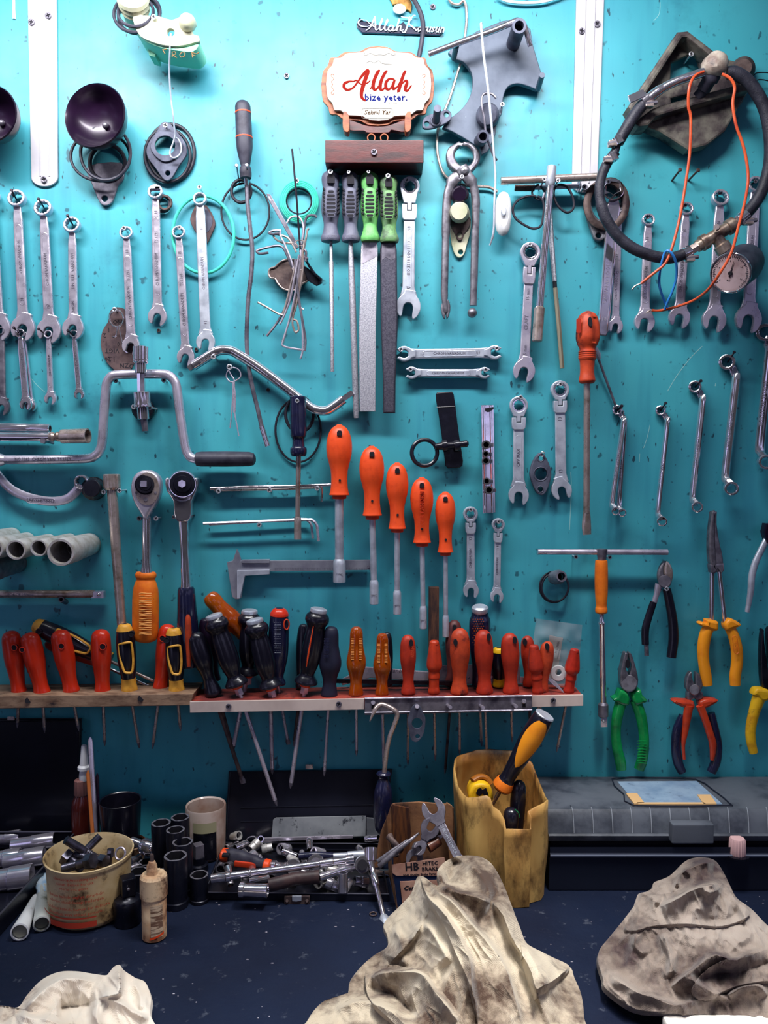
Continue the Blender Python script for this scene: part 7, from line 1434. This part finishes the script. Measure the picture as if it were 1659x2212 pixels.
for i,p in enumerate(spots):
    s=pr[i%4]
    if i>=4:
        c=s.copy();COL.objects.link(c)
        for ch in s.children:d=ch.copy();COL.objects.link(d);d.parent=c
        s=c
    s.location=p;s.rotation_euler=(rr.uniform(-.3,.3),rr.uniform(-.4,.4),rr.uniform(0,6.28))
solo('front_socket','large chrome socket lying at the front left of the open middle case','socket',M().lathe(Bn(516,1922,24),Bn(572,1924,24),[(0,12),(2,15),(10,15),(12,13),(50,14),(55,15),(56,12),(50,11)],26,cap=0,ref=Z),CHROME)
solo('standing_socket','chrome socket standing upright at the front right of the open middle case','socket',M().lathe(Bn(741,1926,14),Bn(741,1900,28)+Z*.004,[(0,11),(1,10.5),(1.001,8),(.8,8)],22,cap=0),CHROME)
# --- torn box of tools
t=T('torn_parts_box','torn cardboard brake parts box with pink and blue print, full of tools','box',Bn(905,1930))
CBD=mat('torn_cardboard',c8(150,106,72),.8,0,c8(100,66,48),24,.4,.65,bump=.3,dirt=c8(50,34,34),ds=22,dlo=.54,dhi=.7)
BLUEB=mat('blue_box_print',c8(24,44,84),.45,0,c8(16,28,58),20);PINKB=mat('pinkish_label',c8(206,160,140),.55,0,c8(176,126,108),30,dirt=c8(90,60,56),ds=40,dlo=.62,dhi=.76)
fp=part(t,'front_panel',M().plate([[(846,1882),(966,1874),(975,1975),(862,1978)]],182,184,.3,dm=184),BLUEB)
part(t,'left_panel',M().add([W(833,1750,110),W(848,1884,184),Bn(862,1986,2),V((W(833,1750,110).x+.004,W(833,1750,110).y,BZ+.002))],[(0,1,2,3)]).plate([cr([(846,1738),(838,1760),(822,1800),(812,1850),(806,1870),(818,1872),(836,1850),(852,1820),(862,1780),(856,1740)],3,True)],110,113,.4),CBD)
part(t,'back_panel',M().plate([[(850,1736),(905,1733),(968,1738),(980,1745),(985,1900),(850,1900)]],108,111,.4,dm=111),CBD)
part(t,'inner_side',M().plate([[(846,1738),(884,1746),(888,1800),(882,1860),(850,1870)]],112,115,.4,dm=115),mat('brown_stained_wood',c8(110,66,36),.6,0,c8(60,34,28),20,.4,.6,st=(8,1,1),bump=.2))
part(t,'right_panel',M().plate([cr([(956,1745),(976,1740),(978,1800),(982,1860),(980,1880),(974,1880),(968,1830)],2,True)],120,124,.4),CBD)
lb=part(fp,'pink_label',M().plate([[(846,1868),(960,1852),(966,1884),(950,1892),(856,1892),(848,1886)]],184.6,185,.1,dm=185),PINKB);m=M();m.text('HB',890,1873,24,-.06,185.1,.2,1,bold=.02);m.text('HITEC',929,1865,12,-.06,185.1,.2,1,bold=.01);m.text('BRAKE',929,1877,12,-.06,185.1,.2,1,bold=.01);m.text('High Quality Brake Parts',906,1889,7,-.05,185.1,.2,1,bold=.01);part(lb,'label_lettering',m,INKK)
lb=part(fp,'lower_label',M().plate([[(864,1904),(960,1900),(966,1960),(870,1962)]],184.6,185,.1,dm=185),PINKB);m=M();m.text('Ceramic',895,1918,14,-.04,185.1,.2,1,shear=.3,bold=.03);part(lb,'label_lettering',m,INKK)
def flatw(lbl,x0,y0,d0,x1,y1,d1,w,R,mt,jang=0,nm='open_end_wrench',end=True):
    t=T(nm,lbl,'wrench',x0,y0,d0);a,b=W(x0,y0,d0),W(x1,y1,d1);k=kpx(a);L=(b-a).length/k;u=(b-a).normalized();N=V((0,-1,.25));N=(N-u*N.dot(u)).normalized();S=u.cross(N)
    o=[(-w/2,R*.6),(-w*.42,L*.5),(-w/2,L-R*.6),(w/2,L-R*.6),(w*.42,L*.5),(w/2,R*.6)]
    def pl(outs,th):
        v,f=flat([[(p[0]*k,p[1]*k) for p in q] for q in outs],th,.0006);return M().add([a+S*q.x+u*q.y+N*q.z for q in v],f)
    part(t,'shank',pl([o],.005),mt);part(t,'open_jaw',pl([cr([(p[0]*R,-p[1]*R) for p in [(q[0],q[1]) for q in JAW]],2,True)],.007),mt)
    if end:part(t,'lower_jaw',pl([cr([(p[0]*R*.9,L+p[1]*R*.9) for p in JAW],2,True)],.007),mt)
    return t,a,u,S,N,k,L
t,a,u,S,N,k,L=flatw('dark chrome open wrench standing tall out of the torn box',938,1752,160,1004,1880,200,19,25,DSTEEL)
m=M();R4=Matrix(((u.x,-S.x,N.x,0),(u.y,-S.y,N.y,0),(u.z,-S.z,N.z,0),(0,0,0,1)))
m.text('/41 CHROM TEMPER 60022',0,0,9*k,th=.4,mat4=Matrix.Translation(a+u*(L*.52*k)+N*.0026)@R4);part(t.children[0],'embossed_lettering',m,MATTE)
flatw('worn grey open wrench leaning left inside the torn box',928,1790,170,896,1852,178,14,20,DSTEEL,end=True)
flatw('small dark wrench crossing the middle of the torn box',905,1832,180,945,1800,160,12,14,PSTEEL)
t=T('adjustable_pliers','bright flat steel tools pointing out of the left of the torn box','pliers',860,1840,186)
for q in([(818,1872,192),(850,1846,188),(898,1806,170)],[(826,1864,190),(860,1835,186),(905,1800,165)],[(816,1862,188),(848,1838,184),(880,1815,170)]):part(t,'steel_arm',M().sweep(PX(q),[(6,3),(5,3),(2.5,2)],8),PSTEEL)
for l,q,r,mt in(('dark iron bar lying among the tools in the torn box',[(838,1806,150),(868,1838,170)],7,RUST),('brown rounded wooden knob lying in the torn box',[(926,1832,176),(950,1816,168)],11,WOODB),('black lettered metal piece in the torn box',[(920,1822,172),(946,1796,160)],9,BLKP),('thin hollow tube standing in the left of the torn box',[(842,1802,140),(858,1850,160)],6,RUST)):
    solo('box_tool',l,'tool',M().sweep(PX(q),[(r,r*.7),(r*.9,r*.7)],12),mt)
# --- cut jerrycan
JUG=mat('stained_yellow_plastic',c8(216,176,104),.42,0,c8(160,108,50),9,.36,.62,bump=.1,bs=60,dirt=c8(66,40,24),ds=22,dlo=.47,dhi=.66,rv=.08,st=(1.4,1.4,.6))
t=T('cut_jerrycan','cut-open stained yellow plastic jerrycan holding a tape measure and screwdrivers','jerrycan',Bn(1085,1960))
P=[(1000,45,1628),(1030,41,1619),(1060,40,1618),(1095,40,1620),(1125,44,1622),(1150,58,1648),(1166,95,1690),(1180,135,1722),(1184,160,1728),(1176,172,1734),(1150,178,1745),(1141,181,1752),(1146,184,1762),(1147,187,1792),(1118,190,1791),(1090,190,1790),(1087,183,1770),(1078,178,1752),(1063,174,1742),(1058,171,1724),(1050,168,1718),(1030,165,1722),(1010,160,1724),(1000,148,1716),(988,120,1698),(981,90,1660),(983,64,1640),(990,52,1632)]
vs=[];fs=[];rows=9;n=len(P)
for r in range(rows+1):
    v=r/rows
    for i,(x,d,y) in enumerate(P):
        p=W(x,y,d);cx=W(1085,1700,110);b=V((cx.x+(p.x-cx.x)*(.95+.05*(1-v)),cx.y+(p.y-cx.y)*(.95+.05*(1-v)),0))
        bul=1+.03*sin(pi*v);q=V((cx.x+(b.x-cx.x)*bul,cx.y+(b.y-cx.y)*bul,p.z+(BZ+.001-p.z)*v));q.x+=.0022*noise.noise(V((q.x*30,q.z*18,0)));q.y+=.005*noise.noise(V((q.x*22,q.z*16,3)));vs.append(q)
for r in range(rows):
    for i in range(n):fs.append((r*n+i,r*n+(i+1)%n,(r+1)*n+(i+1)%n,(r+1)*n+i))
fs.append(tuple(rows*n+i for i in range(n)));m=M().add(vs,fs);o=part(t,'jug_wall',m,JUG,ang=50)
q=o.modifiers.new('wall_thickness','SOLIDIFY');q.thickness=.0022;q.offset=-1
t=T('tape_measure','yellow tape measure with a black emblem inside the yellow jerrycan','tape measure',1035,1702,130)
m=M().plate([cr([(1010,1716),(1012,1700),(1022,1686),(1040,1683),(1056,1690),(1062,1708),(1060,1722),(1040,1730),(1016,1726)],3,True)],110,140,4,res=2);part(t,'case_body',m,YEL)
part(t,'amber_edge',M().sweep(path([(1020,1686,128),(1034,1678,124),(1050,1680,124),(1062,1694,128)],126),[(6,9)]*19,10),mat('dark_amber_rubber',c8(150,88,24),.4));part(t,'black_emblem',M().plate([[(1028,1714),(1032,1704),(1038,1702),(1042,1706),(1050,1702),(1056,1718),(1048,1720),(1042,1714),(1036,1720)]],140.4,141,.1),BLK)
t=T('large_screwdriver','large orange and black grip screwdriver with steel cap standing in the jerrycan','screwdriver',1090,1715,120)
a,b=W(1176,1546,165),W(1080,1708,150);HP=[(0,20),(.03,22),(.1,23.5),(.3,24),(.5,21),(.7,17),(.82,16),(.88,19),(.93,21),(.98,18),(1,8)]
h=part(t,'handle',M().lathe(a,b,hdl(HP),36),BLK);u=(b-a).normalized();part(t,'steel_cap',M().lathe(a-u*.002,a+u*.0005,[(0,20),(.5,21.5),(1,21)],30),MATTE)
S=V((0,-1,0));S=(S-u*S.dot(u)).normalized();R_=u.cross(S);k=kpx(a);L=(b-a).length/k;vs=[];fs=[];nu,nv=12,20
def hr(f):
    q=hdl(HP,6)
    for i in range(len(q)-1):
        if q[i][0]<=f*100<=q[i+1][0]:w=(f*100-q[i][0])/max(1e-6,q[i+1][0]-q[i][0]);return q[i][1]*(1-w)+q[i+1][1]*w
    return 10
for j in range(nv+1):
    f=.04+.60*j/nv;w=sin(pi*min(1,(j+.6)/(nv+.6))**.8)**.6*.92
    for i in range(nu+1):
        an=(i/nu*2-1)*w*1.05+.15;r=hr(f)+.9;vs.append(a+u*(f*L*k)+(S*cos(an)+R_*sin(an))*(r*k))
for j in range(nv):
    for i in range(nu):fs.append((j*(nu+1)+i,j*(nu+1)+i+1,(j+1)*(nu+1)+i+1,(j+1)*(nu+1)+i))
part(h,'orange_panel',M().add(vs,fs),ORP,ang=180);part(h,'orange_collar',M().lathe(a.lerp(b,.86),a.lerp(b,.985),[(0,18.5),(.4,21.6),(.7,22),(1,17)],30),ORAT);part(t,'shaft',M().sweep([b,W(1064,1738,146)],[5,4],10),CHROME)
for l,x0,y0,x1,y1,r,d in(('black round-topped handle standing in the jerrycan, taller one',1122,1686,1114,1800,17,150),('black handle with a green edge standing in the jerrycan, lower front one',1106,1745,1100,1810,17,172)):
    t=T('jug_handle',l,'handle',x0,y0,d);part(t,'handle',M().lathe(W(x0,y0,d),W(x1,y1,d),[(0,5),(.05,12),(.15,16),(.4,r),(1,r*.9)],24,ref=V((0,-1,0))),BLK)
    if r==17 and d==172:part(t,'green_edge',M().sweep(path([(1112,1748,d+8),(1120,1756,d+9),(1123,1766,d+8)],d),1.2,6),GRN)
# --- big grey toolbox
t=T('plastic_toolbox','big worn grey-black plastic toolbox with a clear lid window at the right','toolbox',Bn(1450,1900))
TBX=mat('worn_grey_black_plastic',c8(92,98,108),.5,0,c8(60,66,78),12,.4,.7,bump=.15,dirt=c8(30,34,46),ds=12,dlo=.5,dhi=.72)
TBD=mat('dark_toolbox_body',c8(26,32,50),.5,0,c8(18,22,38),6,.4,.7,bump=.1)
xl=W(1176,1742,113).x;xr=.62
def pz(y,d):return (-d/1000,W(1400,y,d).z)
def extr(nm,prof,mt,x0=xl,x1=xr,par=None,lbl=None):
    vs=[V((x,p[0],p[1])) for x in(x0,x1) for p in prof];n=len(prof);fs=[(i,(i+1)%n,n+(i+1)%n,n+i) for i in range(n)]+[tuple(range(n))[::-1],tuple(range(n,2*n))];m=M().add(vs,fs);return part(par or t,nm,m,mt)
zl=pz(1742,113)[1]
lid=extr('lid',[(-.010,zl-.002),(-.014,zl),(-.105,zl+.001),(-.113,zl)]+[pz(1748,121),pz(1760,126),pz(1778,130),pz(1800,134)]+[pz(1801,140),pz(1806,142),pz(1814,141),pz(1817,138),(-.012,pz(1817,138)[1])],TBX)
m=M()
for i in range(11):
    x=1237+i*42;m.sweep(cr([tuple(W(x-2,1744,115)),tuple(W(x,1752,124)),tuple(W(x+2,1775,131)),tuple(W(x+3,1800,135.5))],4),1.1,5)
part(lid,'lid_ribs',m,mat('rubbed_grey_rib',c8(140,146,156),.5))
m=M();m.sweep([W(1196,1680,12),W(1212,1710,60),W(1233,1742,113)],1.0,5);part(lid,'lid_seam',m,TBD)
extr('dark_gap',[(-.02,pz(1817,138)[1]),(-.128,pz(1818,128)[1]),pz(1842,132),(-.02,pz(1842,132)[1])],DARK,xl+.006,xr-.002)
extr('body',[(-.012,BZ+.001),(-.012,pz(1838,146)[1]),pz(1838,146),pz(1846,152),pz(1852,152),(-.147,pz(1852,152)[1]),(-.150,BZ+.06),(-.146,BZ+.001)],TBD)
extr('body_rim_edge',[pz(1846,153),pz(1849,153.6),pz(1852,153),pz(1849,150)],mat('rubbed_rim',c8(110,118,136),.4))
part(t,'latch',M().box(W(1493,1797,146),(.056*.58/.6,.014,.044*.6),bev=.0025),TBX)
def lidp(x,y,dz=.0012):
    r=ray(x,y);return CAM+r*((zl+dz-ZC)/r.z)
WINM=mat('bluish_clear_window',c8(150,174,198),.25,0,c8(120,146,176),30,.4,.7,dirt=c8(70,84,100),ds=40,dlo=.6,dhi=.75)
def lidquad(nm,q,mt,dz,par,th=.002):
    p=[lidp(x,y,dz) for x,y in q];n=len(p);m=M().add(p+[v-Z*th for v in p],[tuple(range(n)),tuple(range(2*n-1,n-1,-1))]+[(i,n+i,n+(i+1)%n,(i+1)%n) for i in range(n)]);return part(par,nm,m,mt)
lidquad('lid_window',[(1334,1688),(1505,1687),(1560,1736),(1374,1736)],WINM,.0016,lid)
fr=M().sweep([lidp(x,y,.002) for x,y in cr([(1322,1682),(1420,1680),(1502,1683),(1540,1706),(1577,1736),(1560,1740),(1370,1740),(1348,1716)],2,True)],1.4,6,closed=True);part(lid,'window_frame',fr,TBD)
TAN=mat('pale_tan_strip',c8(226,184,130),.5)
for q in([(1352,1713),(1376,1713),(1392,1734),(1370,1736)],[(1506,1716),(1534,1716),(1548,1736),(1520,1736)],[(1376,1733),(1520,1733),(1526,1736.5),(1378,1736.5)]):lidquad('tan_strip',q,TAN,.003,lid)
t=T('bottle_cap','small pink-white ribbed bottle cap peeping from the toolbox gap','cap',1590,1832,140);a=W(1592,1846,148);part(t,'ribbed_cap',M().lathe(a,a+Z*.022,[(0,16),(.08,17),(.9,16),(1,14)],36,mod=lambda u,q:1+.04*cos(q*18)),mat('pinkish_white_cap',c8(216,176,176),.4));part(t,'dark_flange',M().lathe(a-Z*.001,a+Z*.001,[(0,26),(1,26)],28),BLKP)
# ---------------------------------------------------------------- rags
def clothmat(name,c,c2,dirt,dlo,dhi,ds=9,extra=None):
    m=mat(name,c,.85,0,c2,8,.38,.62,dirt=dirt,ds=ds,dlo=dlo,dhi=dhi,sheen=.2,spec=.2)
    n=m.node_tree.nodes;l=m.node_tree.links;b=n['Principled BSDF'];tc=n.new('ShaderNodeTexCoord');ma=[]
    for rot in((0,0,.5),(0,0,.5+pi/2)):
        mp=n.new('ShaderNodeMapping');mp.inputs['Rotation'].default_value=rot;l.new(tc.outputs['Object'],mp.inputs[0]);w=n.new('ShaderNodeTexWave');w.inputs['Scale'].default_value=330;w.inputs['Distortion'].default_value=.6;w.inputs['Detail'].default_value=1;l.new(mp.outputs[0],w.inputs[0]);ma.append(w.outputs[1])
    a=n.new('ShaderNodeMath');a.operation='ADD';l.new(ma[0],a.inputs[0]);l.new(ma[1],a.inputs[1]);bp=n.new('ShaderNodeBump');bp.inputs['Strength'].default_value=.4;bp.inputs['Distance'].default_value=.0006;l.new(a.outputs[0],bp.inputs['Height']);l.new(bp.outputs[0],b.inputs['Normal']);return m
import numpy as np
def rag(nm,lbl,out,cen,ctrl,folds,mt,rings=120,seg=320,rough=.45,seed=0,sig=75,flaps=()):
    AM=M()
    for out,cen,lift,rings,seg in [(out,cen,0,rings,seg)]+[(f_[0],f_[1],f_[2],60,200) for f_ in flaps]:ragsheet(AM,out,cen,ctrl,folds,rings,seg,rough,seed,sig,lift)
    return solo(nm,lbl,'rag',AM,mt,ang=180)
def ragsheet(AM,out,cen,ctrl,folds,rings,seg,rough,seed,sig,lift):
    o=cr(out,6,True);n0=len(o);per=[0]
    for i in range(n0):per.append(per[-1]+math.dist(o[i],o[(i+1)%n0]))
    bd=[];j=0
    for i in range(seg):
        q=i/seg*per[-1]
        while per[j+1]<q:j+=1
        f=(q-per[j])/max(1e-6,per[j+1]-per[j]);A,B=o[j],o[(j+1)%n0];bd.append((A[0]+(B[0]-A[0])*f,A[1]+(B[1]-A[1])*f))
    bd=np.array(bd);s=((np.arange(rings+1)/rings)**.9)[:,None];X=(cen[0]+(bd[None,:,0]-cen[0])*s).ravel();Y=(cen[1]+(bd[None,:,1]-cen[1])*s).ravel()
    # domain warp keeps the folds from running dead straight
    wx=np.array([noise.noise(V((x/70+seed,y/70,0)))for x,y in zip(X,Y)]);wy=np.array([noise.noise(V((x/70,y/70+seed,5)))for x,y in zip(X,Y)])
    Xw,Yw=X+wx*9,Y+wy*9
    num=np.zeros_like(X);den=num+1e-9
    for cx,cy,ch in ctrl:
        w=np.exp(-((X-cx)**2+(Y-cy)**2)/(2*sig*sig))+1e-5/(1+((X-cx)**2+(Y-cy)**2)/1e4);num+=w*ch;den=den+w
    H=num/den
    for P,amp,wl,wr in folds:
        q=cr(P,4);best=np.full_like(X,1e9);sg=np.ones_like(X);uu=np.zeros_like(X);m_=len(q)-1
        for j in range(m_):
            A,B=q[j],q[j+1];dx,dy=B[0]-A[0],B[1]-A[1];L2=dx*dx+dy*dy+1e-9;u=np.clip(((Xw-A[0])*dx+(Yw-A[1])*dy)/L2,0,1)
            d=np.hypot(Xw-A[0]-dx*u,Yw-A[1]-dy*u);c=dx*(Yw-A[1])-dy*(Xw-A[0]);k=d<best;best=np.where(k,d,best);sg=np.where(k,np.sign(c),sg);uu=np.where(k,(j+u)/m_,uu)
        w=np.where(sg<0,wl,wr);e=np.minimum(1,5*np.minimum(uu,1-uu)+.1);H+=amp*e*np.exp(-(np.sqrt(best*best+2.5)/w)**1.15)
    # soft long wrinkles and small creases
    for i in range(len(H)):
        x,y=Xw[i],Yw[i];r1=1-abs(noise.noise(V(((x+y*.35)/46+seed,y/120,seed))))*2;r2=1-abs(noise.noise(V(((x-y*.5)/24,y/60+seed,3))))*2
        H[i]+=rough*(4.5*max(r1,-.2)+2.0*max(0,r2)**2+1.2*noise.noise(V((x/12,y/14,seed))))
    H=np.maximum(H,1.5)+lift;pts=[Bn(X[i],Y[i],H[i]) for i in range(len(H))];fs=[]
    for r in range(rings):
        for i in range(seg):a=r*seg+i;b=r*seg+(i+1)%seg;fs.append((a,b,b+seg,a+seg))
    n=len(pts)
    for dz,dy in((-.0018,.0010),(-.009,.006)):
        pts+=[V((pts[rings*seg+i].x,pts[rings*seg+i].y+dy,max(BZ+.0006,pts[rings*seg+i].z+dz))) for i in range(seg)]
    for L in range(2):
        b0=rings*seg if L==0 else n
        for i in range(seg):fs.append((b0+i,b0+(i+1)%seg,n+L*seg+(i+1)%seg,n+L*seg+i))
    AM.add(pts,fs)
TANC=clothmat('stained_tan_canvas',c8(206,194,172),c8(170,154,134),c8(78,60,50),.49,.62)
GREYC=clothmat('grey_waffle_rag',c8(168,156,146),c8(122,108,98),c8(58,42,46),.50,.64)
WHTC=clothmat('stained_white_rag',c8(240,230,216),c8(220,202,182),c8(120,72,50),.55,.66,9)
rag('canvas_rag','large stained tan canvas cloth draped over the torn box in the middle foreground',
[(1000,1848),(1035,1850),(1062,1866),(1085,1905),(1103,1950),(1122,2000),(1140,2040),(1180,2062),(1230,2088),(1240,2110),(1256,2150),(1262,2200),(1262,2260),(1000,2290),(640,2270),(664,2205),(688,2172),(712,2158),(742,2166),(752,2145),(756,2120),(778,2090),(806,2065),(836,2045),(836,2020),(828,2000),(840,1980),(866,1955),(888,1930),(896,1908),(902,1894),(916,1894),(934,1908),(948,1912),(944,1884),(958,1864),(980,1852)],(985,2070),
[(1000,1850,96),(1050,1860,90),(1085,1910,74),(905,1896,84),(950,1890,80),(960,1960,84),(1040,1960,86),(860,1960,56),(835,2010,26),(840,2040,20),(1000,2040,74),(1060,2060,62),(1110,2000,44),(1150,2045,14),(1235,2090,4),(1262,2160,3),(1180,2140,22),(1100,2130,46),(920,2080,56),(780,2090,8),(800,2130,26),(665,2210,4),(715,2160,8),(750,2200,20),(900,2180,40),(1050,2210,40),(1200,2230,12),(760,2125,10),(960,2260,30)],
[([(908,1896),(930,1935),(966,1985),(998,2040),(1020,2110),(1030,2212)],15,5,40),([(940,1912),(990,1962),(1050,2035),(1100,2110),(1122,2212)],20,4,46),([(1060,1942),(1092,1980),(1112,2040),(1150,2110),(1180,2212)],18,28,6),
([(948,1876),(960,1900),(990,1928),(1030,1936),(1060,1942)],20,5,22),([(990,1856),(975,1880),(972,1915)],-14,16,16),([(915,1992),(880,2040),(850,2080)],12,4,26),([(915,1992),(945,2030),(975,2080)],8,8,18),([(800,2110),(850,2100),(905,2104),(950,2150),(990,2205)],20,4,34),
([(790,2130),(850,2150),(900,2200)],-12,16,16),([(1130,2040),(1160,2100),(1190,2150)],8,16,10),([(1230,2092),(1180,2130),(1160,2146)],10,3,22),([(730,2180),(790,2168),(850,2190),(900,2240)],12,10,20),([(1010,1868),(1040,1900),(1060,1940)],8,16,14),([(845,2000),(870,2040),(880,2090)],8,12,10)],TANC,seed=1.5,rough=.65,flaps=(([(909,1895),(926,1903),(950,1925),(990,1955),(1030,2005),(1066,2056),(1096,2100),(1112,2150),(1122,2200),(1130,2260),(1046,2260),(1030,2190),(1012,2120),(985,2060),(955,1990),(925,1940)],(1020,2070),4.5),
 ([(790,2098),(800,2090),(850,2084),(868,2088),(905,2096),(935,2120),(962,2150),(990,2190),(1010,2250),(930,2262),(880,2235),(830,2190),(800,2160),(790,2130)],(890,2160),6),([(1128,2034),(1150,2046),(1190,2066),(1231,2089),(1205,2118),(1162,2148),(1150,2140),(1138,2100),(1128,2060)],(1160,2092),4)))
rag('waffle_rag','grey-brown waffle cloth heaped in front of the big toolbox at the right',
[(1520,1852),(1546,1860),(1566,1890),(1578,1915),(1592,1940),(1625,1965),(1665,2005),(1720,2040),(1730,2190),(1600,2192),(1500,2190),(1450,2186),(1392,2183),(1355,2170),(1308,2134),(1303,2112),(1293,2080),(1295,2052),(1316,2025),(1346,1988),(1370,1955),(1378,1932),(1396,1926),(1410,1918),(1413,1906),(1446,1892),(1478,1862),(1500,1853)],(1490,2040),
[(1520,1855,88),(1575,1910,80),(1460,1890,72),(1390,1930,58),(1500,1960,84),(1440,2000,62),(1350,2000,30),(1300,2070,8),(1310,2130,3),(1380,2100,34),(1460,2090,46),(1560,2040,62),(1640,1990,56),(1700,2060,50),(1600,2120,34),(1500,2150,22),(1400,2180,3),(1500,2190,3),(1620,2190,4)],
[([(1425,1955),(1470,1935),(1520,1910),(1550,1905)],18,5,36),([(1448,1925),(1470,1890),(1510,1862),(1545,1866)],14,5,20),([(1455,1925),(1480,1880)],-8,14,14),([(1380,1930),(1400,1935),(1425,1950)],8,8,14),([(1430,2020),(1440,2060),(1450,2110)],10,14,9),([(1380,1990),(1372,2040),(1390,2070)],8,18,9),
([(1455,2130),(1500,2095),(1545,2065),(1590,2075),(1640,2055)],20,4,30),([(1500,2125),(1550,2100),(1610,2095),(1670,2075)],-9,12,12),([(1305,2090),(1350,2120),(1400,2150),(1460,2170),(1510,2158)],14,5,22),([(1570,2150),(1600,2130),(1640,2128),(1660,2150)],15,4,16),([(1480,2112),(1520,2130),(1580,2165)],9,8,16),([(1600,1960),(1560,1985),(1500,1990)],-8,22,22),([(1510,1900),(1530,1925),(1560,1905)],7,6,8)],GREYC,seed=4.2,rough=.85,flaps=(([(1500,2125),(1530,2092),(1570,2072),(1610,2068),(1660,2050),(1700,2056),(1700,2110),(1640,2120),(1590,2130),(1540,2150),(1510,2150)],(1600,2100),6),([(1395,1940),(1440,1930),(1480,1918),(1520,1908),(1560,1905),(1590,1945),(1620,1975),(1560,2000),(1480,1995),(1410,2000),(1370,2010),(1350,2000)],(1490,1960),4)))
rag('white_rag','white rag with red-brown stains crumpled in the bottom left corner',
[(-60,2180),(0,2172),(38,2176),(58,2150),(88,2118),(125,2100),(165,2098),(205,2104),(232,2106),(244,2090),(258,2084),(268,2096),(292,2112),(314,2122),(326,2155),(324,2190),(340,2225),(350,2290),(-60,2290)],(160,2200),
[(-40,2180,14),(60,2150,8),(130,2102,14),(200,2105,20),(256,2088,34),(320,2130,14),(325,2190,6),(200,2180,34),(100,2190,36),(40,2220,38),(280,2180,30),(160,2240,34),(340,2260,10)],
[([(60,2180),(90,2140),(140,2115),(200,2120)],18,8,28),([(262,2090),(262,2130),(250,2150),(210,2160)],22,5,26),([(120,2180),(160,2172),(205,2170)],-18,22,22),([(210,2160),(215,2200),(225,2240)],12,8,14),([(225,2160),(270,2175),(320,2200)],14,5,20),([(290,2118),(306,2150),(300,2180)],8,12,10),([(40,2190),(100,2205),(160,2215)],10,10,20)],WHTC,rough=.8,seed=7.7,rings=90,seg=260)
t=T('white_folded_pad','white folded pad at the bottom right corner below the waffle rag','pad',Bn(1560,2230));a=Bn(1428,2189,22);m=M();m.box((a.x+.09,a.y-.045,BZ+.0115),(.18,.09,.022),bev=.004);part(t,'pad',m,mat('bright_white_cloth',c8(240,236,228),.8,0,c8(220,206,190),14,bump=.2,bs=80))
solo('lost_washer','small dark washer lying flat on the bench in front of the open middle case','washer',M().ring(Bn(806,1974,1.2),7,1.6,(0,0,1),20,6),RUST)
